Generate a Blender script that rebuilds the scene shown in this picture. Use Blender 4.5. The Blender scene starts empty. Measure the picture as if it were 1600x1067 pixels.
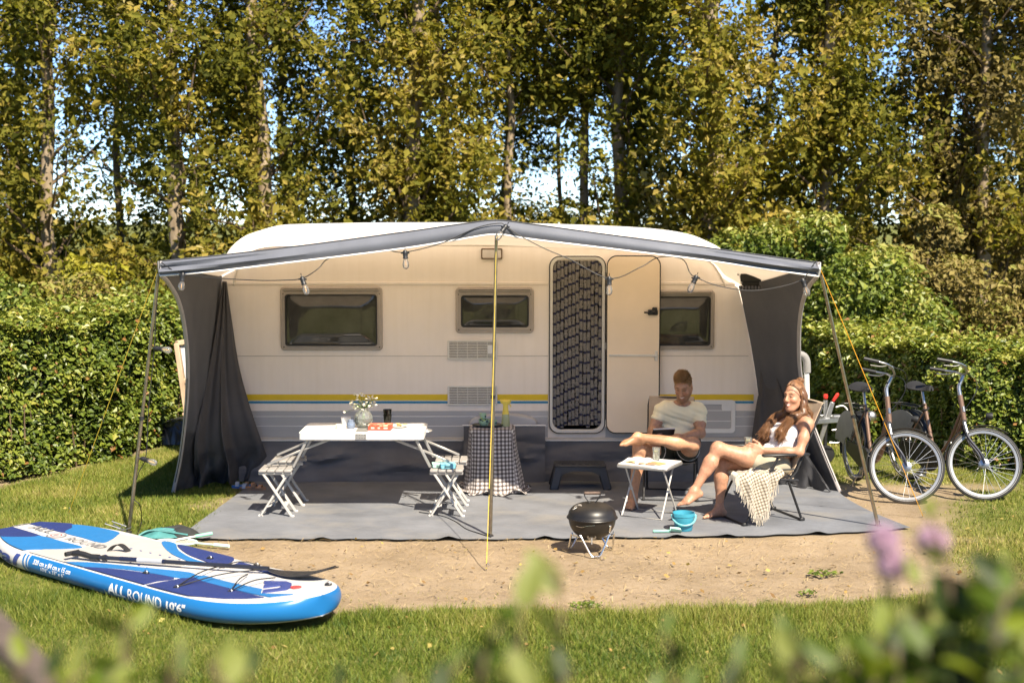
import bpy, bmesh, math, random
import numpy as np
from mathutils import Vector, Matrix
from mathutils.geometry import tessellate_polygon

sc = bpy.context.scene
COL = sc.collection
R = math.radians
rng = np.random.default_rng(7)
random.seed(7)

# ------------------------------------------------------------------ camera
CAM_Y, CAM_H, FPX = -13.8, 2.6, 2170.0
PITCH = math.atan((533.5 - 344.0) / FPX)
cam_d = bpy.data.cameras.new('camera')
cam = bpy.data.objects.new('camera', cam_d); COL.objects.link(cam)
cam.location = (0, CAM_Y, CAM_H)
cam.rotation_euler = (math.pi / 2 - PITCH, 0, 0)
cam_d.sensor_fit = 'HORIZONTAL'; cam_d.sensor_width = 36.0
cam_d.lens = 36.0 * FPX / 1600.0
cam_d.clip_start = 0.05; cam_d.clip_end = 3000
cam_d.dof.use_dof = True
cam_d.dof.focus_distance = 12.3
cam_d.dof.aperture_fstop = 1.9
sc.camera = cam

# ------------------------------------------------------------------ world and sun
TOSUN = Vector((0.40, -0.80, 1.0)).normalized()
world = bpy.data.worlds.new('World'); sc.world = world; world.use_nodes = True
wn = world.node_tree; wn.nodes.clear()
sky = wn.nodes.new('ShaderNodeTexSky'); sky.sky_type = 'NISHITA'; sky.sun_disc = False
sky.sun_elevation = math.asin(TOSUN.z)
sky.sun_rotation = math.atan2(TOSUN.x, TOSUN.y)
sky.air_density = 0.60; sky.dust_density = 0.0; sky.ozone_density = 4.0; sky.altitude = 300
bg = wn.nodes.new('ShaderNodeBackground'); bg.inputs[1].default_value = 0.09
wo = wn.nodes.new('ShaderNodeOutputWorld')
wn.links.new(sky.outputs[0], bg.inputs[0]); wn.links.new(bg.outputs[0], wo.inputs[0])

sun_d = bpy.data.lights.new('sun', 'SUN'); sun_d.energy = 4.8; sun_d.angle = R(0.55)
sun_d.color = (1.0, 0.89, 0.72)
sun = bpy.data.objects.new('sun', sun_d); COL.objects.link(sun)
sun.rotation_euler = TOSUN.to_track_quat('Z', 'Y').to_euler(); sun.location = (6, -12, 16)

sc.view_settings.view_transform = 'Standard'
sc.view_settings.look = 'None'
sc.view_settings.exposure = 1.42
sc.view_settings.gamma = 1.0
sc.view_settings.use_curve_mapping = False
sc.cycles.max_bounces = 8
sc.cycles.diffuse_bounces = 4
sc.cycles.transparent_max_bounces = 12
sc.cycles.use_denoising = True
sc.cycles.sample_clamp_indirect = 8

# ------------------------------------------------------------------ measuring helpers: where a sight line meets the ground or an upright plane
_C = np.array([0, CAM_Y, CAM_H])
_fw = np.array([0, math.cos(PITCH), -math.sin(PITCH)]); _up = np.array([0, math.sin(PITCH), math.cos(PITCH)])
def _ray(px, py): return np.array([1., 0, 0]) * (px - 800) / FPX + _up * (533.5 - py) / FPX + _fw
def G(px, py, z=0.0):
    d = _ray(px, py); return _C + (z - CAM_H) / d[2] * d
def W(px, py, Y=0.0):
    d = _ray(px, py); return _C + (Y - CAM_Y) / d[1] * d
def A3(*p): return np.array(p, float)

# ------------------------------------------------------------------ mesh helpers
def unit(v):
    v = np.asarray(v, float); return v / (np.linalg.norm(v) + 1e-12)
def rotz(a):
    c, s = math.cos(a), math.sin(a); return np.array([[c, -s, 0], [s, c, 0], [0, 0, 1.]])
def frame(d, hint=(0, 0, 1)):
    d = unit(d); h = np.asarray(hint, float)
    if abs(d @ unit(h)) > .98: h = np.array([1., 0, 0]) if abs(d[0]) < .9 else np.array([0, 1., 0])
    x = unit(np.cross(h, d)); y = np.cross(d, x); return x, y, d
def spline(P, n, closed=False):
    P = np.asarray(P, float); m = len(P); out = []
    segs = m if closed else m - 1
    ts = np.linspace(0, segs, n, endpoint=not closed)
    for t in ts:
        i = min(int(t), segs - 1); u = t - i
        if closed: p0, p1, p2, p3 = P[(i - 1) % m], P[i % m], P[(i + 1) % m], P[(i + 2) % m]
        else: p0, p1, p2, p3 = P[max(i - 1, 0)], P[i], P[i + 1], P[min(i + 2, m - 1)]
        out.append(.5 * ((2 * p1) + (-p0 + p2) * u + (2 * p0 - 5 * p1 + 4 * p2 - p3) * u * u + (-p0 + 3 * p1 - 3 * p2 + p3) * u ** 3))
    return np.array(out)

class MB:
    def __init__(s): s.v = []; s.f = []; s.m = []; s.n = 0
    def add(s, V, F, mi=0):
        V = np.asarray(V, float).reshape(-1, 3); k = s.n
        s.v.append(V); s.n += len(V)
        for f in F: s.f.append(tuple(int(i) + k for i in f)); s.m.append(mi)
        return s
    def box(s, c, size, b=0.0, rot=None, mi=0):
        hx, hy, hz = [q / 2 for q in size]; c = np.asarray(c, float)
        b = min(b, hx * .95, hy * .95, hz * .95)
        V = []; I = {}
        for sx in (-1, 1):
            for sy in (-1, 1):
                for sz in (-1, 1):
                    if b <= 0:
                        I[sx, sy, sz] = len(V); V.append((sx * hx, sy * hy, sz * hz))
                    else:
                        I[sx, sy, sz, 0] = len(V); V.append((sx * hx, sy * (hy - b), sz * (hz - b)))
                        I[sx, sy, sz, 1] = len(V); V.append((sx * (hx - b), sy * hy, sz * (hz - b)))
                        I[sx, sy, sz, 2] = len(V); V.append((sx * (hx - b), sy * (hy - b), sz * hz))
        F = []
        S = ((-1, -1), (1, -1), (1, 1), (-1, 1))
        if b <= 0:
            for q in (-1, 1):
                F += [[I[q, a, d] for a, d in S], [I[a, q, d] for a, d in S], [I[a, d, q] for a, d in S]]
        else:
            for q in (-1, 1):
                F += [[I[q, a, d, 0] for a, d in S], [I[a, q, d, 1] for a, d in S], [I[a, d, q, 2] for a, d in S]]
            for a in (-1, 1):
                for d in (-1, 1):
                    F.append([I[a, d, -1, 0], I[a, d, 1, 0], I[a, d, 1, 1], I[a, d, -1, 1]])
                    F.append([I[a, -1, d, 0], I[a, 1, d, 0], I[a, 1, d, 2], I[a, -1, d, 2]])
                    F.append([I[-1, a, d, 1], I[1, a, d, 1], I[1, a, d, 2], I[-1, a, d, 2]])
                    for e in (-1, 1): F.append([I[a, d, e, 0], I[a, d, e, 1], I[a, d, e, 2]])
        V = np.array(V); FF = []
        for f in F:
            p = V[f]; nrm = np.cross(p[1] - p[0], p[2] - p[0])
            FF.append(f if nrm @ p.mean(0) > 0 else f[::-1])
        if rot is not None: V = V @ np.asarray(rot).T
        return s.add(V + c, FF, mi)
    def bar(s, a, b, w, h, bev=.003, hint=(0, 0, 1), mi=0):
        a = np.asarray(a, float); b = np.asarray(b, float)
        x, y, d = frame(b - a, hint)
        return s.box((a + b) / 2, (w, h, np.linalg.norm(b - a)), bev, np.stack([x, y, d], 1), mi)
    def tube(s, P, r, n=8, caps=True, closed=False, mi=0, flat=1.0, hint=(0, 0, 1)):
        P = np.asarray(P, float); m = len(P)
        r = np.full(m, r, float) if np.isscalar(r) else np.asarray(r, float)
        T = np.zeros_like(P)
        if closed: T = np.roll(P, -1, 0) - np.roll(P, 1, 0)
        else:
            T[1:-1] = P[2:] - P[:-2]; T[0] = P[1] - P[0]; T[-1] = P[-1] - P[-2]
        V = np.zeros((m, n, 3)); x, y, _ = frame(T[0], hint)
        a = np.linspace(0, 2 * math.pi, n, endpoint=False)
        for i in range(m):
            d = unit(T[i]); x = unit(x - (x @ d) * d); y = np.cross(d, x)
            V[i] = P[i] + r[i] * (np.cos(a)[:, None] * x + flat * np.sin(a)[:, None] * y)
        F = []
        for i in range(m if closed else m - 1):
            j = (i + 1) % m
            for k in range(n): F.append((i * n + k, i * n + (k + 1) % n, j * n + (k + 1) % n, j * n + k))
        if caps and not closed:
            F.append(tuple(range(n - 1, -1, -1))); F.append(tuple((m - 1) * n + k for k in range(n)))
        return s.add(V.reshape(-1, 3), F, mi)
    def lathe(s, prof, n=24, c=(0, 0, 0), rot=None, mi=0, cap0=False, cap1=False, squash=(1, 1)):
        prof = np.asarray(prof, float); m = len(prof)
        a = np.linspace(0, 2 * math.pi, n, endpoint=False)
        V = np.zeros((m, n, 3))
        V[:, :, 0] = prof[:, 0][:, None] * np.cos(a) * squash[0]; V[:, :, 1] = prof[:, 0][:, None] * np.sin(a) * squash[1]; V[:, :, 2] = prof[:, 1][:, None]
        F = [(i * n + k, i * n + (k + 1) % n, (i + 1) * n + (k + 1) % n, (i + 1) * n + k) for i in range(m - 1) for k in range(n)]
        if cap0: F.append(tuple(range(n - 1, -1, -1)))
        if cap1: F.append(tuple((m - 1) * n + k for k in range(n)))
        V = V.reshape(-1, 3)
        if rot is not None: V = V @ np.asarray(rot).T
        return s.add(V + np.asarray(c, float), F, mi)
    def grid(s, P, mi=0, closed=False, flip=False):
        P = np.asarray(P, float); a, b, _ = P.shape; F = []
        for i in range(a - 1):
            for j in range(b if closed else b - 1):
                k = (j + 1) % b
                f = (i * b + j, (i + 1) * b + j, (i + 1) * b + k, i * b + k)
                F.append(f[::-1] if flip else f)
        return s.add(P.reshape(-1, 3), F, mi)
    def sheet(s, P, th, mi=0):
        """a grid surface given a thickness along its normals"""
        P = np.asarray(P, float)
        du = np.gradient(P, axis=0); dv = np.gradient(P, axis=1)
        N = np.cross(du, dv); N /= (np.linalg.norm(N, axis=2, keepdims=True) + 1e-9)
        a, b, _ = P.shape
        s.grid(P + N * th / 2, mi); s.grid(P - N * th / 2, mi, flip=True)
        k0 = s.n - 2 * a * b; k1 = s.n - a * b
        for i in range(a - 1):
            for j in (0, b - 1): s.f.append((k0 + i * b + j, k0 + (i + 1) * b + j, k1 + (i + 1) * b + j, k1 + i * b + j)); s.m.append(mi)
        for j in range(b - 1):
            for i in (0, a - 1): s.f.append((k0 + i * b + j, k0 + i * b + j + 1, k1 + i * b + j + 1, k1 + i * b + j)); s.m.append(mi)
        return s
    def prism(s, poly, z0, z1, fn, mi=0):
        """2-D polygon extruded; fn(u, v, w) gives the point"""
        n = len(poly)
        V = [fn(u, v, z0) for u, v in poly] + [fn(u, v, z1) for u, v in poly]
        F = [tuple(range(n))[::-1], tuple(range(n, 2 * n))] + [(i, (i + 1) % n, n + (i + 1) % n, n + i) for i in range(n)]
        return s.add(V, F, mi)
    def sphere(s, c, r, nu=14, nv=8, mi=0, rot=None):
        r = np.array([r, r, r]) if np.isscalar(r) else np.asarray(r, float)
        th = np.linspace(0, math.pi, nv + 1)
        return s._sph(c, r, nu, th, mi, rot)
    def _sph(s, c, r, nu, th, mi, rot):
        a = np.linspace(0, 2 * math.pi, nu, endpoint=False)
        V = np.stack([np.outer(np.sin(th), np.cos(a)), np.outer(np.sin(th), np.sin(a)), np.outer(np.cos(th), np.ones(nu))], 2) * r
        m = len(th); V = V.reshape(-1, 3)
        if rot is not None: V = V @ np.asarray(rot).T
        F = [(i * nu + k, (i + 1) * nu + k, (i + 1) * nu + (k + 1) % nu, i * nu + (k + 1) % nu) for i in range(m - 1) for k in range(nu)]
        return s.add(V + np.asarray(c, float), F, mi)

OFF = {}
def _rootoff(o):
    while o is not None:
        if o.name in OFF: return OFF[o.name]
        o = o.parent
    return np.zeros(3)
def finish(me, mats, smooth=True, angle=38):
    for m in (mats if isinstance(mats, (list, tuple)) else [mats]): me.materials.append(m)
    if smooth:
        me.polygons.foreach_set('use_smooth', [True] * len(me.polygons))
        if angle: me.set_sharp_from_angle(angle=R(angle))
    else:
        me.polygons.foreach_set('use_smooth', [False] * len(me.polygons))
def ob(name, mb, mats, parent=None, smooth=True, angle=38, local=False, merge=False):
    """one mesh object; points are world points unless local"""
    me = bpy.data.meshes.new(name)
    V = np.concatenate(mb.v) if mb.v else np.zeros((0, 3))
    if parent is not None and not local: V = V - _rootoff(parent)
    me.from_pydata(V.tolist(), [], mb.f)
    if any(mb.m): me.polygons.foreach_set('material_index', mb.m)
    finish(me, mats, smooth, angle); me.update()
    o = bpy.data.objects.new(name, me); COL.objects.link(o)
    if parent is not None: o.parent = parent
    return o
def npob(name, V, F, mats, parent=None, tint=None, col=None, smooth=False):
    """one mesh object from arrays (all faces with the same count of corners)"""
    V = np.asarray(V, np.float32).reshape(-1, 3)
    if parent is not None: V = V - _rootoff(parent).astype(np.float32)
    F = np.asarray(F, np.int32); k = F.shape[1]
    me = bpy.data.meshes.new(name)
    me.vertices.add(len(V)); me.vertices.foreach_set('co', V.ravel())
    me.loops.add(F.size); me.loops.foreach_set('vertex_index', F.ravel())
    me.polygons.add(len(F)); me.polygons.foreach_set('loop_start', np.arange(0, F.size, k, dtype=np.int32))
    me.update(calc_edges=True)
    if tint is not None:
        at = me.attributes.new('tint', 'FLOAT', 'POINT'); at.data.foreach_set('value', np.asarray(tint, np.float32))
    if col is not None:
        at = me.attributes.new('col', 'FLOAT_COLOR', 'POINT'); at.data.foreach_set('color', np.asarray(col, np.float32).ravel())
    finish(me, mats, smooth, 0)
    o = bpy.data.objects.new(name, me); COL.objects.link(o)
    if parent is not None: o.parent = parent
    return o
def tag(o, label, cat=None, group=None, kind=None):
    if label: o['label'] = label
    if cat: o['category'] = cat
    if group: o['group'] = group
    if kind: o['kind'] = kind
    return o
def thing(name, label, cat, loc=(0, 0, 0), rz=0.0, group=None):
    o = bpy.data.objects.new(name, None); COL.objects.link(o)
    o.empty_display_size = .1; o.location = loc; o.rotation_euler = (0, 0, rz)
    OFF[o.name] = np.array(loc, float)
    return tag(o, label, cat, group)
def share(o, name, parent, loc=(0, 0, 0), rot=(0, 0, 0), scale=(1, 1, 1)):
    c = bpy.data.objects.new(name, o.data); COL.objects.link(c); c.parent = parent
    c.location = loc; c.rotation_euler = rot; c.scale = scale
    return c

# ------------------------------------------------------------------ noise on arrays
def _hash(ix, iy, s):
    h = (ix.astype(np.int64) * 374761393 + iy.astype(np.int64) * 668265263 + s * 1442695041) & 0x7fffffff
    h = ((h ^ (h >> 13)) * 1274126177) & 0x7fffffff
    return ((h ^ (h >> 16)) & 0xffff) / 65535.0
def vnoise(x, y, s=0):
    ix, iy = np.floor(x), np.floor(y); fx, fy = x - ix, y - iy
    fx = fx * fx * (3 - 2 * fx); fy = fy * fy * (3 - 2 * fy)
    a, b, c, d = _hash(ix, iy, s), _hash(ix + 1, iy, s), _hash(ix, iy + 1, s), _hash(ix + 1, iy + 1, s)
    return (a * (1 - fx) + b * fx) * (1 - fy) + (c * (1 - fx) + d * fx) * fy
def fbm(x, y, o=4, s=0):
    t = 0; a = .5
    for i in range(o): t = t + a * vnoise(x, y, s + i * 17); x = x * 2.03; y = y * 2.03; a *= .5
    return t

# ------------------------------------------------------------------ materials
def lin(r, g, b):
    f = lambda c: (c / 255 / 12.92) if c / 255 < .04045 else ((c / 255 + .055) / 1.055) ** 2.4
    return (f(r), f(g), f(b))
def nodes(name):
    m = bpy.data.materials.new(name); m.use_nodes = True; nt = m.node_tree
    return m, nt, nt.nodes['Principled BSDF'], nt.nodes['Material Output']
def mat(name, col, rough=.5, metal=0.0, var=0.12, vs=6.0, bump=0.0, bs=60.0, spec=.5, col2=None, coat=0.0, stretch=(1, 1, 1), sheen=0.0, sss=0.0, transl=0.0, rvar=.1):
    m, nt, p, out = nodes(name); N, L = nt.nodes, nt.links
    tc = N.new('ShaderNodeTexCoord'); mp = N.new('ShaderNodeMapping'); mp.inputs['Scale'].default_value = stretch
    L.new(tc.outputs['Object'], mp.inputs[0])
    nz = N.new('ShaderNodeTexNoise'); nz.inputs['Scale'].default_value = vs; nz.inputs['Detail'].default_value = 6; nz.inputs['Roughness'].default_value = .62
    L.new(mp.outputs[0], nz.inputs[0])
    mx = N.new('ShaderNodeMix'); mx.data_type = 'RGBA'
    c2 = col2 if col2 else tuple(c * (1 - var * 1.6) for c in col)
    c1 = col if col2 else tuple(min(1, c * (1 + var * .8)) for c in col)
    mx.inputs[6].default_value = (*c1, 1); mx.inputs[7].default_value = (*c2, 1)
    rp = N.new('ShaderNodeMapRange'); rp.inputs[1].default_value = .3; rp.inputs[2].default_value = .7
    L.new(nz.outputs[0], rp.inputs[0]); L.new(rp.outputs[0], mx.inputs[0]); L.new(mx.outputs[2], p.inputs['Base Color'])
    rr = N.new('ShaderNodeMapRange'); rr.inputs[3].default_value = max(0.02, rough - rvar * rough); rr.inputs[4].default_value = min(1, rough + rvar)
    L.new(nz.outputs[0], rr.inputs[0]); L.new(rr.outputs[0], p.inputs['Roughness'])
    p.inputs['Metallic'].default_value = metal
    p.inputs['Specular IOR Level'].default_value = spec
    p.inputs['Coat Weight'].default_value = coat; p.inputs['Coat Roughness'].default_value = .08
    p.inputs['Sheen Weight'].default_value = sheen
    if sss: p.inputs['Subsurface Weight'].default_value = sss; p.inputs['Subsurface Radius'].default_value = (.02, .008, .004); p.inputs['Subsurface Scale'].default_value = .5
    if bump:
        b = N.new('ShaderNodeTexNoise'); b.inputs['Scale'].default_value = bs; b.inputs['Detail'].default_value = 5
        L.new(mp.outputs[0], b.inputs[0])
        bn = N.new('ShaderNodeBump'); bn.inputs['Strength'].default_value = bump; bn.inputs['Distance'].default_value = .01
        L.new(b.outputs[0], bn.inputs['Height']); L.new(bn.outputs[0], p.inputs['Normal'])
    if transl:
        t = N.new('ShaderNodeBsdfTranslucent'); L.new(mx.outputs[2], t.inputs[0])
        ms = N.new('ShaderNodeMixShader'); ms.inputs[0].default_value = transl
        L.new(p.outputs[0], ms.inputs[1]); L.new(t.outputs[0], ms.inputs[2]); L.new(ms.outputs[0], out.inputs[0])
    return m
def glass(name, col=(1, 1, 1), rough=.02, ior=1.45, thin=True, alpha=.25, mix=(.9, .92, .92)):
    """thin clear ware: mostly see-through with a fresnel reflection"""
    m, nt, p, out = nodes(name); N, L = nt.nodes, nt.links
    tr = N.new('ShaderNodeBsdfTransparent'); tr.inputs[0].default_value = (*mix, 1)
    gl = N.new('ShaderNodeBsdfGlossy'); gl.inputs[0].default_value = (1, 1, 1, 1); gl.inputs['Roughness'].default_value = rough
    df = N.new('ShaderNodeBsdfDiffuse'); df.inputs[0].default_value = (*col, 1)
    lw = N.new('ShaderNodeLayerWeight'); lw.inputs[0].default_value = .35
    m1 = N.new('ShaderNodeMixShader'); L.new(lw.outputs['Fresnel'], m1.inputs[0]); L.new(tr.outputs[0], m1.inputs[1]); L.new(gl.outputs[0], m1.inputs[2])
    m2 = N.new('ShaderNodeMixShader'); m2.inputs[0].default_value = alpha; L.new(m1.outputs[0], m2.inputs[1]); L.new(df.outputs[0], m2.inputs[2])
    L.new(m2.outputs[0], out.inputs[0])
    return m
def leafmat(name, stops, transl=.35, rough=.5, spec=.35):
    m, nt, p, out = nodes(name); N, L = nt.nodes, nt.links
    at = N.new('ShaderNodeAttribute'); at.attribute_name = 'tint'
    cr = N.new('ShaderNodeValToRGB'); e = cr.color_ramp.elements
    for i, (pos, c) in enumerate(stops):
        if i < 2: e[i].position = pos
        else: e.new(pos)
    for i, (pos, c) in enumerate(stops): cr.color_ramp.elements[i].color = (*c, 1)
    L.new(at.outputs['Fac'], cr.inputs[0]); L.new(cr.outputs[0], p.inputs['Base Color'])
    p.inputs['Roughness'].default_value = rough; p.inputs['Specular IOR Level'].default_value = spec
    t = N.new('ShaderNodeBsdfTranslucent')
    hs = N.new('ShaderNodeMix'); hs.data_type = 'RGBA'; hs.blend_type = 'MULTIPLY'; hs.inputs[0].default_value = 1; hs.inputs[7].default_value = (1.0, 1.0, .45, 1)
    L.new(cr.outputs[0], hs.inputs[6]); L.new(hs.outputs[2], t.inputs[0])
    ms = N.new('ShaderNodeMixShader'); ms.inputs[0].default_value = transl
    L.new(p.outputs[0], ms.inputs[1]); L.new(t.outputs[0], ms.inputs[2]); L.new(ms.outputs[0], out.inputs[0])
    return m

# ================================================================== ground
SUP_N, SUP_TH, SUP_L, SUP_W = A3(-1.206, -5.148, 0), 2.4425, 3.6, .954
def smooth(a, b, x):
    t = np.clip((x - a) / (b - a), 0, 1); return t * t * (3 - 2 * t)
def dirt_amount(x, y):
    n = (fbm(x * 1.7 + 9, y * 2.3 + 4, 5, 3) - .47) * 1.1
    n2 = (fbm(x * 6 + 1, y * 8 + 7, 3, 9) - .45) * .35
    line = -4.60 - .10 * np.sin(x * 1.3 + .6) + .16 * np.clip(x - 1.5, 0, 3) - .22 * np.clip(-x - .6, 0, 2)
    front = smooth(-.10, .10, y - line + n * .5 + n2 * .5)
    right = smooth(.5, -.5, x - 3.55 + n * 1.6 + .35 * (y + 3.0) * (y > -3.0) * -1)
    left = smooth(-.25, .25, x + 2.62 + .55 * np.clip(-2.9 - y, 0, 1) + n * .8)
    beside = smooth(-1.1, -1.5, x)
    a = front * right * left * smooth(.2, -.2, y + 0.2) * (1 - beside * (1 - smooth(.30, .46, (x - SUP_N[0]) * .643 + (y - SUP_N[1]) * .766 + n * .3)))
    b = smooth(.18, .62, 1 - np.hypot((x - 3.45) / .75, (y + 1.0) / 1.5) + n * 1.1)
    c = smooth(.25, .8, 1 - np.hypot((x - 4.3) / 1.3, (y + .25) / .5) + n)
    d = smooth(.30, .05, np.abs((x + 5.12) * 2.49 - (y + .09) * 1.12) / 2.73 + n * .25)
    return np.clip(np.maximum.reduce([a, b, c * .8, d * .9]), 0, 1)
xs = np.concatenate([-np.geomspace(500, 7.2, 34), np.arange(-7, 7.01, .07), np.geomspace(7.2, 500, 34)])
ys = np.concatenate([-np.geomspace(300, 8.2, 26), np.arange(-8, 4.01, .07), np.geomspace(4.2, 900, 40)])
gx, gy = np.meshgrid(xs, ys, indexing='ij')
gd = dirt_amount(gx, gy)
near = smooth(8, 6, np.abs(gx)) * smooth(-9, -7, gy) * smooth(6, 3.5, gy)
gz = near * ((fbm(gx * 1.1, gy * 1.1, 4, 21) - .47) * .05 + (fbm(gx * 7, gy * 7, 3, 5) - .45) * (.012 + .009 * gd) - gd * .012)
flat = smooth(-2.75, -2.45, gy) * smooth(.6, .3, gy) * smooth(3.6, 3.3, gx) * smooth(-3.4, -3.0, gx)
gz = gz * (1 - flat) - .012 * flat
far_rise = smooth(10, 30, gy) * -.3
V = np.stack([gx, gy, gz - .006 + far_rise * 0], 2).reshape(-1, 3)
a, b = gx.shape
idx = np.arange(a * b).reshape(a, b)
F = np.stack([idx[:-1, :-1], idx[1:, :-1], idx[1:, 1:], idx[:-1, 1:]], 2).reshape(-1, 4)

def ground_material():
    m, nt, p, out = nodes('ground_soil_and_turf'); N, L = nt.nodes, nt.links
    tc = N.new('ShaderNodeTexCoord'); at = N.new('ShaderNodeAttribute'); at.attribute_name = 'tint'
    def noise(s, d=6, r=.6):
        n = N.new('ShaderNodeTexNoise'); n.inputs['Scale'].default_value = s; n.inputs['Detail'].default_value = d; n.inputs['Roughness'].default_value = r
        L.new(tc.outputs['Object'], n.inputs[0]); return n
    def ramp(src, stops):
        c = N.new('ShaderNodeValToRGB'); L.new(src, c.inputs[0])
        for i, (q, cc) in enumerate(stops):
            if i >= 2: c.color_ramp.elements.new(q)
            c.color_ramp.elements[i].position = q
        for i, (q, cc) in enumerate(stops): c.color_ramp.elements[i].color = (*cc, 1)
        return c
    big = noise(.9, 4, .6)
    soil = ramp(noise(2.6, 9, .68).outputs[0], [(.30, (.24, .182, .118)), (.48, (.295, .226, .148)), (.62, (.325, .252, .170)), (.75, (.27, .197, .105))])
    straw = noise(38, 5, .75)
    sm = ramp(straw.outputs[0], [(.52, (0, 0, 0)), (.66, (1, 1, 1))])
    mx = N.new('ShaderNodeMix'); mx.data_type = 'RGBA'; mx.inputs[7].default_value = (.20, .14, .055, 1)
    ml = N.new('ShaderNodeMath'); ml.operation = 'MULTIPLY'; ml.inputs[1].default_value = .5
    L.new(sm.outputs[0], ml.inputs[0]); L.new(ml.outputs[0], mx.inputs[0]); L.new(soil.outputs[0], mx.inputs[6])
    bm = ramp(big.outputs[0], [(.38, (.88, .87, .86)), (.60, (1.05, 1.04, 1.03))]); mu = N.new('ShaderNodeMix'); mu.data_type = 'RGBA'; mu.blend_type = 'MULTIPLY'; mu.inputs[0].default_value = 1; L.new(mx.outputs[2], mu.inputs[6]); L.new(bm.outputs[0], mu.inputs[7]); mx = mu
    turf = ramp(noise(9, 6, .7).outputs[0], [(.3, (.07, .085, .016)), (.5, (.13, .14, .03)), (.7, (.21, .19, .065))])
    mm = N.new('ShaderNodeMix'); mm.data_type = 'RGBA'
    L.new(at.outputs['Fac'], mm.inputs[0]); L.new(turf.outputs[0], mm.inputs[6]); L.new(mx.outputs[2], mm.inputs[7])
    L.new(mm.outputs[2], p.inputs['Base Color']); p.inputs['Roughness'].default_value = .95; p.inputs['Specular IOR Level'].default_value = .15
    bn = N.new('ShaderNodeBump'); bn.inputs['Strength'].default_value = .8; bn.inputs['Distance'].default_value = .02
    L.new(noise(45, 8, .75).outputs[0], bn.inputs['Height']); L.new(bn.outputs[0], p.inputs['Normal'])
    return m
ground = npob('ground', V, F, ground_material(), tint=gd.ravel(), smooth=True)
tag(ground, 'sandy soil and lawn of the camping pitch', kind='structure')

# ------------------------------------------------------------------ lawn
SUP_N, SUP_TH, SUP_L, SUP_W = A3(-1.206, -5.148, 0), 2.4425, 3.6, .954
def in_sup(x, y):
    ax, ay = math.cos(SUP_TH), math.sin(SUP_TH)
    t = (x - SUP_N[0]) * ax + (y - SUP_N[1]) * ay; w = -(x - SUP_N[0]) * ay + (y - SUP_N[1]) * ax
    return (t > .1) & (t < SUP_L) & (np.abs(w) < SUP_W / 2 * np.clip(t / .5, 0, 1) ** .5 * .9)
def blades(n, x0, x1, y0, y1, hmin, hmax, wid, dry):
    x = rng.uniform(x0, x1, n); y = rng.uniform(y0, y1, n)
    d = dirt_amount(x, y)
    patch = fbm(x * 1.4 + 3, y * 1.4 + 8, 3, 31)
    keep = (rng.random(n) > np.clip(d * 1.35, 0, .988)) & ~in_sup(x, y)
    keep &= ~((x > -2.62) & (x < 3.2) & (y > -2.5) & (y < 2.3))
    keep &= ~((x > -3.0 + .0) & (x < 2.6) & (y > -.1) & (y < 2.2))
    x, y, d, patch = x[keep], y[keep], d[keep], patch[keep]; n = len(x)
    h = rng.uniform(hmin, hmax, n) * (.65 + .7 * patch) * (1 - .55 * d); w = wid * rng.uniform(.7, 1.3, n)
    a = rng.uniform(0, 2 * math.pi, n); lean = rng.uniform(.1, 1.1, n) * h; la = rng.uniform(0, 2 * math.pi, n)
    B = np.stack([x, y, np.full(n, -.012)], 1); s = np.stack([np.cos(a), np.sin(a), np.zeros(n)], 1) * w[:, None]
    M = B + np.stack([np.cos(la) * lean * .3, np.sin(la) * lean * .3, h * .6], 1)
    T = B + np.stack([np.cos(la) * lean, np.sin(la) * lean, h], 1)
    V = np.stack([B - s, B + s, M * .25 + T * .75], 1)
    k = np.arange(n)[:, None] * 3
    tint = np.clip(rng.normal(.36, .17, n) + dry + (patch - .5) * .9 + d * .35 + (rng.random(n) < .06) * .4, 0, 1)
    return V.reshape(-1, 3), k + [0, 1, 2], None, np.repeat(tint, 3)
gl_stops = [(0., (.05, .09, .012)), (.35, (.145, .19, .026)), (.62, (.25, .26, .05)), (1., (.40, .33, .13))]
GRASSM = leafmat('grass_blades', gl_stops, .3, .55, .25)
parts = [blades(150000, -4.8, 4.9, -6.9, -4.2, .03, .072, .0036, -.04), blades(26000, -1.6, 4.2, -4.75, -2.4, .02, .045, .0025, .25),
         blades(120000, -6.2, -2.3, -4.6, 2.6, .03, .06, .0038, .12), blades(70000, 2.9, 6.2, -4.6, 2.2, .03, .06, .0038, .2),
         blades(22000, -4.0, 4.0, -5.0, -4.3, .05, .12, .0024, .10)]
VV, FQ, TT, k = [], [], [], 0
for v, q, t, ti in parts:
    VV.append(v); FQ.append(q + k); TT.append(ti); k += len(v)
Vg = np.concatenate(VV); Tg = np.concatenate(TT); F3 = np.concatenate(FQ)
grass = npob('lawn_grass', Vg, F3, GRASSM, tint=Tg)
tag(grass, 'short sunlit lawn grass round the bare sandy patch', 'grass', kind='stuff')
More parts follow.
